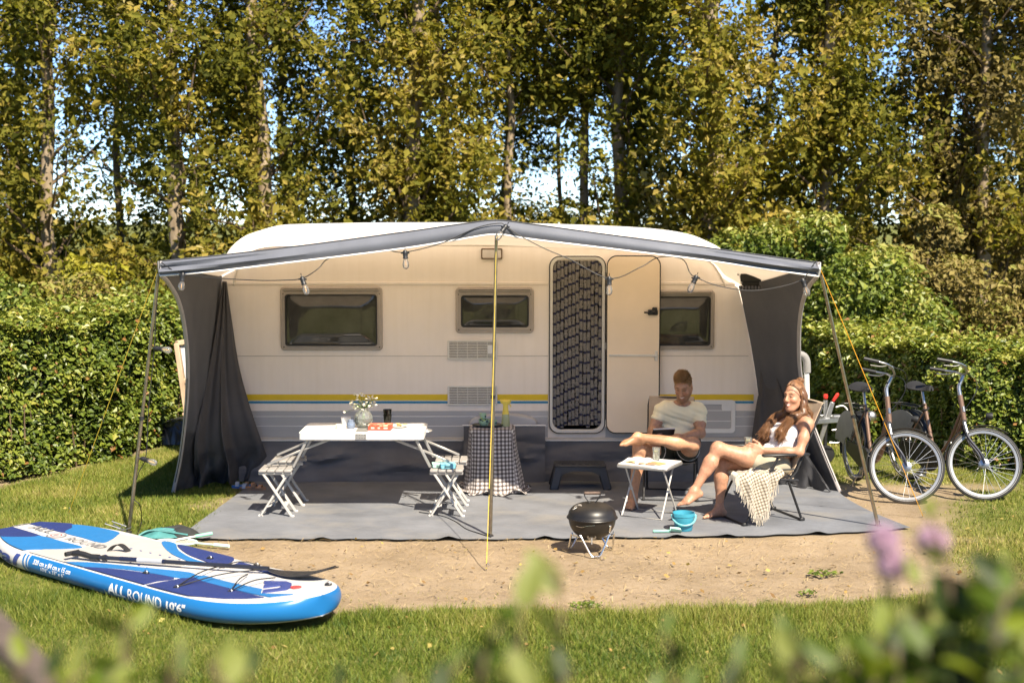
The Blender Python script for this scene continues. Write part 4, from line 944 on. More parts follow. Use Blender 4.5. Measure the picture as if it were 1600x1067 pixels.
# ------------------------------------------------------------------ cloth covered side table
def check_mat(name, c0, c1, c2, period, duty=.5):
    m, nt, p, out = nodes(name); N, L = nt.nodes, nt.links
    at = N.new('ShaderNodeAttribute'); at.attribute_name = 'cloth'; sp = N.new('ShaderNodeSeparateXYZ'); L.new(at.outputs['Vector'], sp.inputs[0])
    outs = []
    for k in (0, 1):
        a = N.new('ShaderNodeMath'); a.operation = 'DIVIDE'; a.inputs[1].default_value = period; L.new(sp.outputs[k], a.inputs[0])
        f = N.new('ShaderNodeMath'); f.operation = 'FRACT'; L.new(a.outputs[0], f.inputs[0])
        g = N.new('ShaderNodeMath'); g.operation = 'LESS_THAN'; g.inputs[1].default_value = duty; L.new(f.outputs[0], g.inputs[0]); outs.append(g)
    ad = N.new('ShaderNodeMath'); ad.operation = 'ADD'; L.new(outs[0].outputs[0], ad.inputs[0]); L.new(outs[1].outputs[0], ad.inputs[1])
    dv = N.new('ShaderNodeMath'); dv.operation = 'DIVIDE'; dv.inputs[1].default_value = 2.01; L.new(ad.outputs[0], dv.inputs[0])
    cr = N.new('ShaderNodeValToRGB'); cr.color_ramp.interpolation = 'CONSTANT'; L.new(dv.outputs[0], cr.inputs[0]); e = cr.color_ramp.elements
    e[0].color = (*c0, 1); e[1].position = .25; e[1].color = (*c1, 1); q = e.new(.75); q.color = (*c2, 1)
    L.new(cr.outputs[0], p.inputs['Base Color']); p.inputs['Roughness'].default_value = .9; p.inputs['Specular IOR Level'].default_value = .15; p.inputs['Sheen Weight'].default_value = .15
    nz = N.new('ShaderNodeTexNoise'); nz.inputs['Scale'].default_value = 500; bn = N.new('ShaderNodeBump'); bn.inputs['Strength'].default_value = .3; bn.inputs['Distance'].default_value = .003
    tc = N.new('ShaderNodeTexCoord'); L.new(tc.outputs['Object'], nz.inputs[0]); L.new(nz.outputs[0], bn.inputs['Height']); L.new(bn.outputs[0], p.inputs['Normal'])
    return m
def clothob(name, P, UV, m, parent=None, closed=False):
    a, b, _ = P.shape; mb = MB(); mb.grid(P, closed=closed); o = ob(name, mb, m, parent, angle=0)
    at_ = o.data.attributes.new('cloth', 'FLOAT_VECTOR', 'POINT'); at_.data.foreach_set('vector', np.column_stack([UV.reshape(-1, 2), np.zeros(a * b)]).astype(np.float32).ravel()); return o
GX, GY, GH = W(769, 700, -.56)[0], -.56, .625
stb = thing('side_table', 'small table hidden under the checked cloth beside the centre pole', 'table', (GX, GY, 0))
mb = MB(); mb.box((GX, GY, GH - .025), (.40, .34, .03), .006); ob('table_board', mb, M_PLWHITE, stb)
for ax in (-1, 1):
    for ay in (-1, 1): mb = MB(); mb.tube([(GX + ax * .16, GY + ay * .13, GH - .04), (GX + ax * .18, GY + ay * .15, 0)], .012, 8); ob('leg', mb, M_ALU, stb)
nt_, nr_ = 160, 60
th = np.linspace(0, 2 * math.pi, nt_, endpoint=False)
P = np.zeros((nr_, nt_, 3)); UV = np.zeros((nr_, nt_, 2))
sqx, sqy = .215, .185
cs, sn = np.cos(th), np.sin(th); k_ = 1 / np.maximum(np.abs(cs) / sqx, np.abs(sn) / sqy); kr = (np.abs(cs / sqx) ** 5 + np.abs(sn / sqy) ** 5) ** (-1 / 5)
for i in range(nr_):
    s_ = i / (nr_ - 1)
    if s_ < .25:
        q = s_ / .25; r_ = kr * q; z = GH + .002 - .004 * q ** 6; P[i] = np.stack([GX + cs * r_, GY + sn * r_, np.full(nt_, z)], 1)
        UV[i] = np.stack([cs * r_, sn * r_], 1)
    else:
        q = (s_ - .25) / .75; fall = q * .70
        z = GH - .006 - fall; fl = smooth(0, 1, q)
        fold = (.016 * np.sin(th * 9 + 1.2 + .6 * np.sin(th * 2)) + .011 * np.sin(th * 5 + 2.2) + .006 * np.sin(th * 17)) * fl ** 1.1
        ex = .006 + .072 * q ** 1.4 + fold + .02 * fl * cs
        zz = np.full(nt_, z)
        crush = smooth(.80, 1., np.array(q)); ex = ex + crush * (.04 + .03 * np.sin(th * 13 + q * 30)); zz = np.where(zz < .012, .012 + .030 * np.abs(np.sin(th * 11 + q * 17)) * crush, zz) + crush * .018 * np.sin(th * 7 + 8 * q)
        zz = np.maximum(zz, .012)
        r_ = kr + ex; P[i] = np.stack([GX + cs * r_, GY + sn * r_, zz], 1)
        fr = (np.abs(sn) / sqy > np.abs(cs) / sqx)
        UV[i] = np.where(fr[:, None], np.stack([cs * k_ * (1 + .18 * q), sn * k_ + np.sign(sn) * fall], 1), np.stack([cs * k_ + np.sign(cs) * fall, sn * k_ * (1 + .18 * q)], 1))
o = clothob('checked_tablecloth', P, UV, check_mat('gingham', (.56, .52, .50), (.20, .175, .165), (.065, .055, .055), .038), closed=True)
tag(o, 'dark and white checked cloth draped to the floor over the side table', 'tablecloth')
b0 = G(764, 663, GH + .004); b0 = A3(b0[0] - .01, GY - .02, GH + .005)
o = thing('tray', 'dark oval tray on the checked cloth', 'tray', b0); mb = MB(); mb.lathe([(0, .001), (.12, .001), (.145, .012), (.148, .016), (.12, .008), (0, .006)], 28, b0, squash=(1, .75)); ob('tray_plate', mb, mat('tray_dark', (.10, .11, .09), .4), o); mb = MB(); mb.tube(np.stack([b0[0] + .147 * np.cos(th[::6]), b0[1] + .110 * np.sin(th[::6]), np.full(len(th[::6]), b0[2] + .015)], 1), .004, 5, closed=True); ob('tray_edge', mb, M_BLK, o)
M_BOWL = printed('bowl_dots', (.36, .52, .36), (.03, .07, .10), (.45, .55, .12), 55)
for k, (dx, r_, h_, dz, nm, lab) in enumerate(((-.035, .055, .06, .010, 'bowl', 'larger spotted green bowl on the dark tray'), (-.045, .034, .055, .072, 'cup', 'small spotted green cup stacked in the green bowl'), (.055, .036, .05, .010, 'cup', 'spotted green cup behind the centre pole on the tray'))):
    c0 = b0 + A3(dx, -.02, dz); o = thing(nm, lab, nm, c0); mb = MB(); mb.lathe([(0, 0), (r_ * .6, 0), (r_ * .85, h_ * .3), (r_, h_), (r_ * .93, h_), (r_ * .75, h_ * .3), (0, h_ * .15)], 20, c0); ob('ceramic_wall', mb, M_BOWL, o); mb = MB(); mb.lathe([(r_ * .58, -.001), (r_ * .64, .004), (r_ * .6, .006)], 16, c0); ob('foot_ring', mb, mat('bowl_foot', (.4, .45, .2), .4), o)
c0 = A3(W(790, 650, GY)[0], GY - .01, GH + .004); o = thing('spray_bottle', 'yellow topped spray bottle standing at the right of the checked cloth', 'bottle', c0)
mb = MB(); mb.lathe([(0, 0), (.040, 0), (.043, .01), (.034, .11), (.030, .125), (0, .125)], 20, c0); ob('bottle_body', mb, glass('bottle_clear', (.62, .66, .40), .05, alpha=.45, mix=(.85, .9, .7)), o)
M_SPR = mat('plastic_yellow', (.80, .62, .10), .4)
mb = MB(); mb.lathe([(0, .11), (.031, .11), (.033, .12), (.026, .17), (.024, .20), (.030, .22), (0, .225)], 18, c0); ob('bottle_neck', mb, M_SPR, o)
mb = MB(); mb.lathe([(.0, .215), (.034, .217), (.044, .235), (.046, .243), (.03, .25), (0, .252)], 14, c0, squash=(1.2, .7)); hd_ = ob('spray_head', mb, M_SPR, o)
for k in range(6): q = MB(); q.sphere(c0 + A3(-.045 + .018 * k, -.005, .25), (.011, .02, .009), 8, 5); ob('petal_ridge', q, M_SPR, hd_)
mb = MB(); mb.tube(spline([c0 + A3(.03, 0, .215), c0 + A3(.05, 0, .20), c0 + A3(.045, 0, .185)], 6), .006, 6); ob('trigger', mb, M_SPR, o)
# ------------------------------------------------------------------ step stool
M_STOOL = mat('stool_charcoal_plastic', (.035, .036, .040), .5, var=.15, bump=.15, bs=300)
sx, sy = W(906, 735, -.40)[0], -.42
stl = thing('step_stool', 'charcoal plastic step stool against the skirt right of the doorway', 'stool', (sx, sy, 0))
mb = MB(); mb.box((sx, sy, .232), (.50, .27, .03), .012); ob('step_top', mb, M_STOOL, stl)
for k in range(7): q = MB(); q.box((sx - .19 + .063 * k, sy, .249), (.035, .20, .006), .002); ob('tread_rib', q, M_STOOL, stl)
for ax in (-1, 1):
    for ay in (-1, 1):
        q = MB(); t0, t1 = A3(sx + ax * .205, sy + ay * .10, .222), A3(sx + ax * .262, sy + ay * .145, .0)
        q.bar(t0, t1, .085, .05, .012, hint=(0, 1, 0)); ob('leg', q, M_STOOL, stl)
for ay in (-1, 1):
    mb = MB(); a = np.linspace(-1, 1, 15); P = np.stack([np.stack([sx + .215 * a, np.full(15, sy + ay * .122), np.full(15, .222)], 1), np.stack([sx + .215 * a, np.full(15, sy + ay * .128), .185 - .09 * np.abs(a) ** 4], 1)], 0); mb.sheet(P, .012); ob('apron', mb, M_STOOL, stl)
for ax in (-1, 1):
    mb = MB(); a = np.linspace(-1, 1, 11); P = np.stack([np.stack([np.full(11, sx + ax * .232), sy + .10 * a, np.full(11, .222)], 1), np.stack([np.full(11, sx + ax * .24), sy + .10 * a, .175 - .08 * np.abs(a) ** 4], 1)], 0); mb.sheet(P, .012); ob('apron', mb, M_STOOL, stl)
# ------------------------------------------------------------------ kettle barbecue
M_ENAM = mat('barbecue_enamel_black', (.014, .012, .010), .38, var=.25, vs=12, spec=.5); M_CHROME = mat('chromed_wire', (.75, .75, .75), .2, 1.0)
kx, ky = G(925, 862)[:2]; kb = thing('kettle_barbecue', 'small round black charcoal kettle barbecue on silver wire legs', 'barbecue', (kx, ky, 0))
RK = .192; zr = .275
mb = MB(); a = np.linspace(-math.pi / 2, 0, 12); mb.lathe([(0.0 if i == 0 else RK * .97 * math.cos(q) ** .8, zr + .165 * math.sin(q)) for i, q in enumerate(a)], 40, (kx, ky, 0)); bw = ob('bowl', mb, M_ENAM, kb)
mb = MB(); a = np.linspace(0, math.pi / 2, 12); mb.lathe([(RK * 1.02, zr - .004), (RK * 1.02, zr + .012), (RK * .99, zr + .02)] + [(RK * .98 * math.cos(q) ** .75, zr + .02 + .100 * math.sin(q)) for q in a[1:]], 40, (kx, ky, 0)); ld = ob('lid', mb, M_ENAM, kb)
mb = MB(); mb.tube(np.stack([kx + RK * 1.02 * np.cos(th[::4]), ky + RK * 1.02 * np.sin(th[::4]), np.full(40, zr + .003)], 1), .006, 6, closed=True); ob('rim', mb, M_ENAM, ld)
zt_ = zr + .116
mb = MB(); mb.tube(spline([(kx - .065, ky, zt_ + .075), (kx - .055, ky, zt_ + .045), (kx - .022, ky, zt_ + .003), (kx, ky, zt_), (kx + .022, ky, zt_ + .003), (kx + .055, ky, zt_ + .045), (kx + .065, ky, zt_ + .075)], 24), .0045, 6); lh = ob('lid_handle', mb, M_BLK, ld)
mb = MB(); mb.tube([(kx - .062, ky, zt_ + .078), (kx + .062, ky, zt_ + .078)], .0125, 12); ob('handle_grip', mb, mat('worn_wood', (.12, .08, .06), .8, var=.4, vs=30, bump=.3), lh)
def damper(c, nrm, r_, nm, par):
    x_, y_, d_ = frame(nrm); Rm = np.stack([x_, y_, d_], 1); q = MB(); q.lathe([(0, 0), (r_, 0), (r_, .003), (0, .003)], 20, c, rot=Rm); o = ob(nm, q, M_ALU, par)
    for k in range(3):
        a_ = 2.1 * k + .5; h = MB(); h.lathe([(0, .0032), (r_ * .24, .0032), (r_ * .24, .0042), (0, .0042)], 10, c + (x_ * math.cos(a_) + y_ * math.sin(a_)) * r_ * .52, rot=Rm); ob('damper_hole', h, M_SEAL, o)
    q = MB(); q.bar(c + d_ * .003, c + d_ * .004 - np.array([0, 0, 1]) * r_ * 1.5 if nm == 'bowl_damper' else c + d_ * .004 + A3(-.04, -.02, -.02), .012, .003, .001, hint=d_); ob('damper_tab', q, M_ALU, o)
damper(A3(kx - .115, ky - .055, zr + .095), (-.45, -.3, .9), .034, 'lid_damper', ld)
damper(A3(kx - .01, ky - .125, zr - .128), (-.05, -.72, -.55), .036, 'bowl_damper', bw)
mb = MB(); mb.bar((kx + .135, ky - .128, zr - .035), (kx + .128, ky - .118, zr - .09), .02, .008, .002, hint=(.7, -.7, 0)); ob('bowl_clip', mb, M_CHROME, bw)
mb = MB(); mb.tube(spline([(kx - .13, ky - .135, zr - .038), (kx - .09, ky - .165, zr - .042), (kx - .05, ky - .178, zr - .030), (kx + .01, ky - .186, zr - .022)], 12), .0025, 5); ob('grate_wire', mb, M_CHROME, bw)
pts = []
for k in range(3):
    a0 = -90 + 120 * k + 6
    for da, rr_, z_ in ((-46, .165, .150), (-40, .170, .155), (-12, .185, .020), (0, .19, .009), (12, .185, .020), (40, .170, .155), (46, .165, .150)):
        a_ = R(a0 + da); pts.append((kx + rr_ * math.cos(a_), ky + rr_ * math.sin(a_), z_))
mb = MB(); mb.tube(spline(pts, 150, closed=True), .0075, 8, closed=True); ob('wire_legs', mb, M_CHROME, kb)
# ------------------------------------------------------------------ beach bucket and scoop
M_TURQ = mat('bucket_turquoise', (.04, .26, .36), .4, var=.05); M_TURQL = mat('handle_pale_turquoise', (.13, .38, .42), .4); M_MINT = mat('scoop_mint', (.24, .50, .40), .4)
bx_, by_ = G(1068, 829)[:2]; bk = thing('beach_bucket', 'turquoise toy bucket on the groundsheet edge', 'bucket', (bx_, by_, .01)); b0 = A3(bx_, by_, .008)
mb = MB(); mb.lathe([(0, .006), (.068, .006), (.070, 0), (.073, .004), (.088, .12), (.092, .122), (.093, .150), (.089, .150), (.084, .12), (.066, .012), (0, .012)], 32, b0); V = mb.v[0]; m_ = (V[:, 2] > b0[2] + .11); d_ = np.exp(-((np.arctan2(V[:, 1] - by_, V[:, 0] - bx_) + 2.5) / .25) ** 2); V[m_, :2] += (V[m_, :2] - b0[:2]) * (d_[m_] * .15)[:, None]; ob('bucket_wall', mb, M_TURQ, bk)
a = np.linspace(0, math.pi, 20); mb = MB(); mb.tube(np.stack([bx_ + .098 * np.cos(a), by_ - .088 * np.sin(a) - .01, b0[2] + .120 - .062 * np.sin(a)], 1), .0085, 8); ob('bucket_handle', mb, M_TURQL, bk)
for q in (-1, 1): mb = MB(); mb.sphere((bx_ + q * .096, by_, b0[2] + .122), .014, 10, 6); ob('handle_hub', mb, M_TURQL, bk)
s0 = G(1020, 830, .02); s1 = G(1058, 829, .02); sp_ = thing('toy_scoop', 'mint green toy scoop beside the turquoise bucket', 'scoop', (s0[0], s0[1], .008))
mb = MB(); mb.bar(A3(s0[0], s0[1], .022), A3(s0[0] + .15, s0[1] - .0, .024), .020, .022, .006); ob('scoop_handle', mb, M_MINT, sp_)
sc0 = A3(s0[0] + .19, s0[1] - .005, .0); uu_ = np.linspace(-1, 1, 9); P = np.array([[sc0 + A3(-.045 + .09 * f, .040 * c * (.6 + .4 * f), .014 + .030 * abs(c) ** 2.5 + .012 * (1 - f)) for c in uu_] for f in np.linspace(0, 1, 6)]); mb = MB(); mb.sheet(P, .004); ob('scoop_blade', mb, M_MINT, sp_)
# ------------------------------------------------------------------ small folding side table with magazines
qx, qy, qr = 1.215, -1.70, R(-27); SQ = thing('folding_side_table', 'small white folding table with magazines between the two sitting people', 'table', (qx, qy, 0), qr)
hw, hd2, hz_ = .235, .20, .475
mb = MB(); mb.box((0, 0, hz_ - .018), (hw * 2, hd2 * 2, .034), .010); ob('table_rim', mb, M_ALU, SQ, local=True)
mb = MB(); mb.box((0, 0, hz_ + .0005), (hw * 2 - .02, hd2 * 2 - .02, .005), .001); ob('tabletop', mb, M_WHT, SQ, local=True)
for sgn in (-1, 1):
    y0 = -sgn * (hd2 - .04)
    mb = MB(); mb.tube(spline([(-hw + .06, y0, hz_ - .03), (-hw + .045, -y0 * .95, .03), (-hw + .055, -y0 * 1.12, .010), (-hw * .4, -y0 * 1.14, .009), (hw * .4, -y0 * 1.05, .012), (hw - .055, -y0 * 1.12, .010), (hw - .045, -y0 * .95, .03), (hw - .06, y0, hz_ - .03)] if False else [(-hw + .06 + .012 * sgn, y0, hz_ - .03), (-hw + .05 + .012 * sgn, -y0, .012), (hw - .05 + .012 * sgn, -y0, .012), (hw - .06 + .012 * sgn, y0, hz_ - .03)], 4), .0085, 8)
    ob('leg_frame', mb, M_LEGW, SQ, local=True)
for x_ in (-hw + .056, hw - .056): mb = MB(); mb.tube([(x_ - .018, 0, hz_ / 2 - .01), (x_ + .018, 0, hz_ / 2 - .01)], .012, 8); ob('pivot', mb, M_ALU, SQ, local=True)
def loc2(x, y, z, base=(qx, qy, 0), r=qr): return np.asarray(base) + rotz(r) @ A3(x, y, z)
mg = thing('magazine', 'open glossy magazine lying on the small folding table', 'magazine', loc2(-.09, .0, hz_ + .004), qr + .15)
for sgn in (-1, 1):
    a = np.linspace(0, 1, 10); P = np.array([[(sgn * t_ * .14, y_, .002 + .016 * math.sin(math.pi * min(1, t_ * 1.3)) * .8) for t_ in a] for y_ in (-.13, .13)]); mb = MB(); mb.sheet(P, .004); ob('page', mb, printed('page_print%d' % (sgn + 1), (.80, .78, .74), (.35, .50, .62), (.75, .55, .25), 9 + sgn), mg, local=True)
for k, (x, y, r, c, lab) in enumerate(((.12, .05, .5, (.62, .58, .52), 'printed card on the far right of the small folding table'), (.085, -.06, -.3, (.55, .30, .12), 'orange toned photo card on the small folding table'), (.02, -.11, .2, (.40, .22, .12), 'brown leaflet at the near edge of the small folding table'))):
    mb = MB(); mb.box((0, 0, .0015), (.15, .11, .003), .001); o = ob('photo_card', mb, printed('card%d' % k, c, (.2, .12, .14), (.7, .62, .5), 22)); o.location = loc2(x, y, hz_ + .004 + .0035 * k); o.rotation_euler = (0, 0, qr + r); tag(o, lab, 'card')
M_DRINK = glass('lime_drink', (.42, .46, .12), .02, alpha=.5, mix=(.8, .82, .5))
tumbler('drinking_glass', 'glass of pale green drink on the small folding table', 'glass', loc2(.02, .10, hz_ + .0042), .030, .036, .115, M_GLASS, M_DRINK)
# ------------------------------------------------------------------ folding chairs
M_FRAME = mat('chair_frame_black', (.014, .014, .015), .35, var=.2, spec=.5); M_SLING = mat('chair_sling_beige', (.46, .36, .26), .8, var=.06, vs=10, bump=.3, bs=500)
def chair(lab, x, y, rz):
    c = thing('folding_chair', lab, 'chair', (x, y, 0), rz, 'folding armchairs on the groundsheet'); w = .265
    L_ = lambda nm, mb, m, par=c: ob(nm, mb, m, par, local=True)
    for nm, xb, xt, zt2 in (('front_leg_frame', .29, -.02, .575), ('rear_leg_frame', -.28, -.13, .385)):
        mb = MB(); ww = w if nm[0] == 'f' else w - .022
        P = [(xt, -ww, zt2), (xb - (xb - xt) * .07, -ww, .035), (xb, -ww, .013), (xb, -ww + .03, .012), (xb, 0, .012), (xb, ww - .03, .012), (xb, ww, .013), (xb - (xb - xt) * .07, ww, .035), (xt, ww, zt2)]
        mb.tube(np.array(P), .0115, 8); lf_ = L_(nm, mb, M_FRAME)
        for q in (-1, 1): f = MB(); f.box((xb, q * ww, .018), (.05, .03, .034), .008); L_('foot_cap', f, M_BLK, lf_)
    for q in (-1, 1):
        mb = MB(); mb.tube([(.27, q * w * .95, .415), (-.23, q * w * .95, .365)], .011, 8); L_('seat_rail', mb, M_FRAME)
        mb = MB(); mb.tube(np.array([(-.12, q * w * .9, .34), (-.22, q * w * .9, .44), (-.44, q * w * .9, .93), (-.475, q * w * .86, .995), (-.485, q * w * .72, 1.01)]), .011, 8); L_('back_post', mb, M_FRAME)
        mb = MB(); mb.box((-.09, q * (w + .012), .598), (.46, .052, .026), .011, [[math.cos(.03), 0, -math.sin(.03)], [0, 1, 0], [math.sin(.03), 0, math.cos(.03)]]); L_('armrest', mb, M_BLK)
        mb = MB(); mb.tube([(.06, q * w * .97, .47), (-.19, q * w * .97, .465)], .008, 6); L_('side_strut', mb, M_FRAME)
    mb = MB(); mb.tube([(-.485, -w * .72, 1.01), (-.485, w * .72, 1.01)], .011, 8); L_('top_bar', mb, M_FRAME)
    nv = 24; t_ = np.linspace(-1, 1, 13)
    pr_ = spline([(.27, .422), (.10, .395), (-.10, .375), (-.19, .385)], nv)
    P = np.array([[(a_, q * w * .93, b_ - .02 * (1 - q * q)) for q in t_] for a_, b_ in pr_]); mb = MB(); mb.sheet(P, .006); L_('seat_sling', mb, M_SLING)
    pr_ = spline([(-.165, .41), (-.22, .50), (-.33, .73), (-.445, .97), (-.47, 1.02), (-.485, 1.022)], nv)
    P = np.array([[(a_ - .02 * (1 - q * q), q * w * .88, b_) for q in t_] for a_, b_ in pr_]); mb = MB(); mb.sheet(P, .006); L_('back_sling', mb, M_SLING)
    return c
CH_M = (1.50, -.82, math.atan2(-1, -.12)); CH_W = (2.17, -1.80, math.atan2(-.33, -.94))
chair('black framed folding chair the man in yellow sits on', *CH_M).scale = (.93, .93, .87)
chair('black framed beige folding chair the woman in white sits on', *CH_W)
# ------------------------------------------------------------------ sandals, cable, rackets
M_SOLE = mat('sandal_sole', (.28, .18, .12), .8)
for k, (dx, dy, rz, c, lab) in enumerate(((0, .03, .1, (.05, .16, .45), 'blue soled sandal by the left awning wall'), (.09, -.07, -.05, (.30, .17, .10), 'brown soled sandal nearest the groundsheet edge'))):
    p = A3(-2.60 + dx, -.47 + dy, .006); o = thing('sandal', lab, 'sandal', p, rz); n_ = 20; a = np.linspace(0, 2 * math.pi, n_, endpoint=False)
    mb = MB(); mb.prism([(.13 * math.cos(q), (.047 + .008 * math.cos(q)) * math.sin(q)) for q in a], 0, .024, lambda u, v, w: (u, v, w)); ob('sole', mb, mat('sole%d' % k, c, .7), o, local=True)
    for x_, h_, cc in ((-.075, .065, (.25, .3, .4)), (.02, .055, (.16, .10, .07)), (.075, .045, (.35, .2, .12))):
        q = np.linspace(0, math.pi, 9); P = np.array([[(x_ + dxx, .048 * math.cos(t_), .018 + h_ * .62 * math.sin(t_)) for t_ in q] for dxx in (-.017, .017)]); mb = MB(); mb.sheet(P, .005); ob('strap', mb, mat('strap%d%.2f' % (k, x_), cc, .7), o, local=True)
mb = MB(); mb.tube(spline([G(655, 800, .008), G(690, 806, .008), G(712, 815, .008), G(728, 826, .008), G(748, 833, .008), G(767, 839, .008)], 40), .006, 6); o = ob('extension_cable', mb, M_CORD); tag(o, 'thin black cable trailing over the groundsheet to the centre pole', 'cable')
M_TEAL = mat('racket_bag_teal', (.05, .20, .20), .6, var=.2, vs=20); M_MESH = mat('net_black', (.02, .022, .022), .8); M_GRIP1 = mat('grip_green', (.22, .60, .42), .6); M_GRIP2 = mat('grip_pale_mint', (.52, .72, .62), .6)
def racket(lab, p0, p1, hc, hrx, hry, gm, fm):
    o = thing('badminton_racket', lab, 'racket', (p0[0], p0[1], 0)); d = unit(p1 - p0); L = np.linalg.norm(p1 - p0)
    q = MB(); q.tube([p0, p0 + d * L * .45], .014, 10); ob('grip', q, gm, o); q = MB(); q.tube([p0 + d * L * .44, p1], .008, 8); ob('shaft', q, fm, o)
    x_ = d; y_ = unit(np.cross((0, 0, 1), d)); a = np.linspace(0, 2 * math.pi, 28, endpoint=False); hc = p1 + d * hrx
    q = MB(); q.tube(hc + np.outer(np.cos(a) * hrx, x_) + np.outer(np.sin(a) * hry, y_), .007, 6, closed=True); hd_ = ob('head_frame', q, fm, o)
    q = MB()
    for f in np.linspace(-.85, .85, 9):
        w_ = math.sqrt(1 - f * f); q.tube([hc + x_ * hrx * f + y_ * hry * w_, hc + x_ * hrx * f - y_ * hry * w_], .0011, 3, caps=False); q.tube([hc + y_ * hry * f + x_ * hrx * w_, hc + y_ * hry * f - x_ * hrx * w_], .0011, 3, caps=False)
    ob('strings', q, M_WHT, hd_)['kind'] = 'stuff'
racket('badminton racket with bright green grip behind the paddle board', G(331, 833, .05), G(273, 843.5, .04), None, .11, .085, M_GRIP1, mat('racket_frame_cream', (.75, .72, .66), .4))
racket('badminton racket with pale mint grip nearest the sand', G(358, 853, .02), G(306, 848, .025), None, .10, .085, M_GRIP2, mat('racket_frame_mint', (.52, .72, .65), .4))
bgp = G(255, 838); bg_ = thing('racket_bag', 'teal mesh sports bag lying behind the paddle board', 'bag', (bgp[0], bgp[1], 0))
P = np.array([[(bgp[0] + .21 * math.cos(a_) * r_, bgp[1] + .12 * math.sin(a_) * r_, .012 + .05 * (1 - r_ ** 2.2) * (1 + .25 * math.sin(a_ * 3 + 1))) for a_ in np.linspace(0, 2 * math.pi, 30)] for r_ in np.linspace(0.02, 1, 9)]); mb = MB(); mb.grid(P); ob('bag_body', mb, M_TEAL, bg_)
for k in range(7):
    a_ = .45 * k - .2; mb = MB(); mb.tube(spline([bgp + A3(-.19 * math.cos(a_ * .3) + .02 * k, -.12 + .04 * k, .02), bgp + A3(0.03 * k - .08, -.06 + .03 * k, .065), bgp + A3(.22, -.07 + .03 * k, .03)], 12), .009, 6); ob('net_strap', mb, M_MESH if k > 2 else M_TEAL, bg_)
P = np.array([[(bgp[0] + .16 + .14 * math.cos(a_) * r_, bgp[1] + .02 + .11 * math.sin(a_) * r_, .012 + .065 * (1 - r_ ** 2.2)) for a_ in np.linspace(0, 2 * math.pi, 24)] for r_ in np.linspace(0.02, 1, 7)]); mb = MB(); mb.grid(P); ob('net_pocket', mb, M_MESH, bg_)
pgp = G(192, 832, .02); o = thing('tent_peg_bundle', 'little heap of metal tent pegs at the foot of the left pole', 'pegs', (pgp[0], pgp[1], 0))
for k in range(6): mb = MB(); a_ = rng.uniform(0, 3.1); c0 = pgp + A3(rng.normal(0, .03), rng.normal(0, .02), .01 + .012 * k); d = A3(math.cos(a_), math.sin(a_) * .6, .25) * .07; mb.tube([c0 - d, c0 + d, c0 + d + A3(.01, 0, .012)], .005, 5); ob('peg', mb, M_PEG, o)
# ------------------------------------------------------------------ behind the left awning wall: wooden frame and covered heap
M_WOOD = mat('pale_pine', (.50, .36, .24), .7, var=.2, vs=5, stretch=(6, 6, 1), bump=.2, bs=40)
wf = thing('wooden_frame', 'pale pine frame with plastic panel leaning behind the left awning wall', 'frame', W(292, 690, 1.4) * A3(1, 1, 0))
Yw = 1.35; tl, trr, bl, brr = W(276, 536, Yw), W(318, 530, Yw + .25), W(291, 642, Yw), W(325, 650, Yw + .25)
for p_, q_, n_ in ((tl, bl, 'upright'), (trr, brr, 'upright'), (tl, trr, 'cross_rail'), (tl * .45 + bl * .55, trr * .45 + brr * .55, 'cross_rail')): mb = MB(); mb.bar(p_, q_, .05, .07, .004, hint=(0, 1, 0)); ob(n_, mb, M_WOOD, wf)
for p_, q_ in ((bl, W(294, 690, Yw)), (brr, W(330, 690, Yw + .25))): mb = MB(); mb.bar(p_, np.array([q_[0], q_[1], 0]), .05, .06, .004, hint=(0, 1, 0)); ob('prop_leg', mb, M_WOOD, wf)
mb = MB(); mb.add([tl + A3(.03, .03, -.03), trr + A3(0, .03, -.03), brr + A3(0, .03, .05), bl + A3(.03, .03, .05)], [(0, 1, 2, 3)]); ob('plastic_panel', mb, mat('panel_grey', (.55, .56, .58), .4), wf)
hp_ = G(262, 690); hpo = thing('plastic_sheet_heap', 'crumpled shiny black plastic sheet over a heap by the left hedge', 'plastic sheet', (hp_[0], hp_[1], 0))
n1, n2 = 44, 44; U, Vv = np.meshgrid(np.linspace(-1, 1, n1), np.linspace(-1, 1, n2), indexing='ij'); r2 = np.clip(1 - (np.abs(U) ** 2.6 + np.abs(Vv) ** 2.6), 0, 1)
Z = .26 * r2 ** .5 + (fbm(U * 3 + 2, Vv * 3, 4, 33) - .47) * .14 * (r2 > 0) + .012
mb = MB(); mb.grid(np.stack([hp_[0] + U * .42, hp_[1] + .1 + Vv * .40, np.maximum(Z, .005)], 2)); ob('plastic_sheet', mb, mat('black_polythene', (.02, .02, .022), .22, spec=.6, bump=.6, bs=14), hpo, angle=0)
mb = MB(); mb.bar(hp_ + A3(.12, .25, .29), hp_ + A3(.55, .35, .31), .10, .025, .004); ob('board', mb, M_WOOD, hpo)

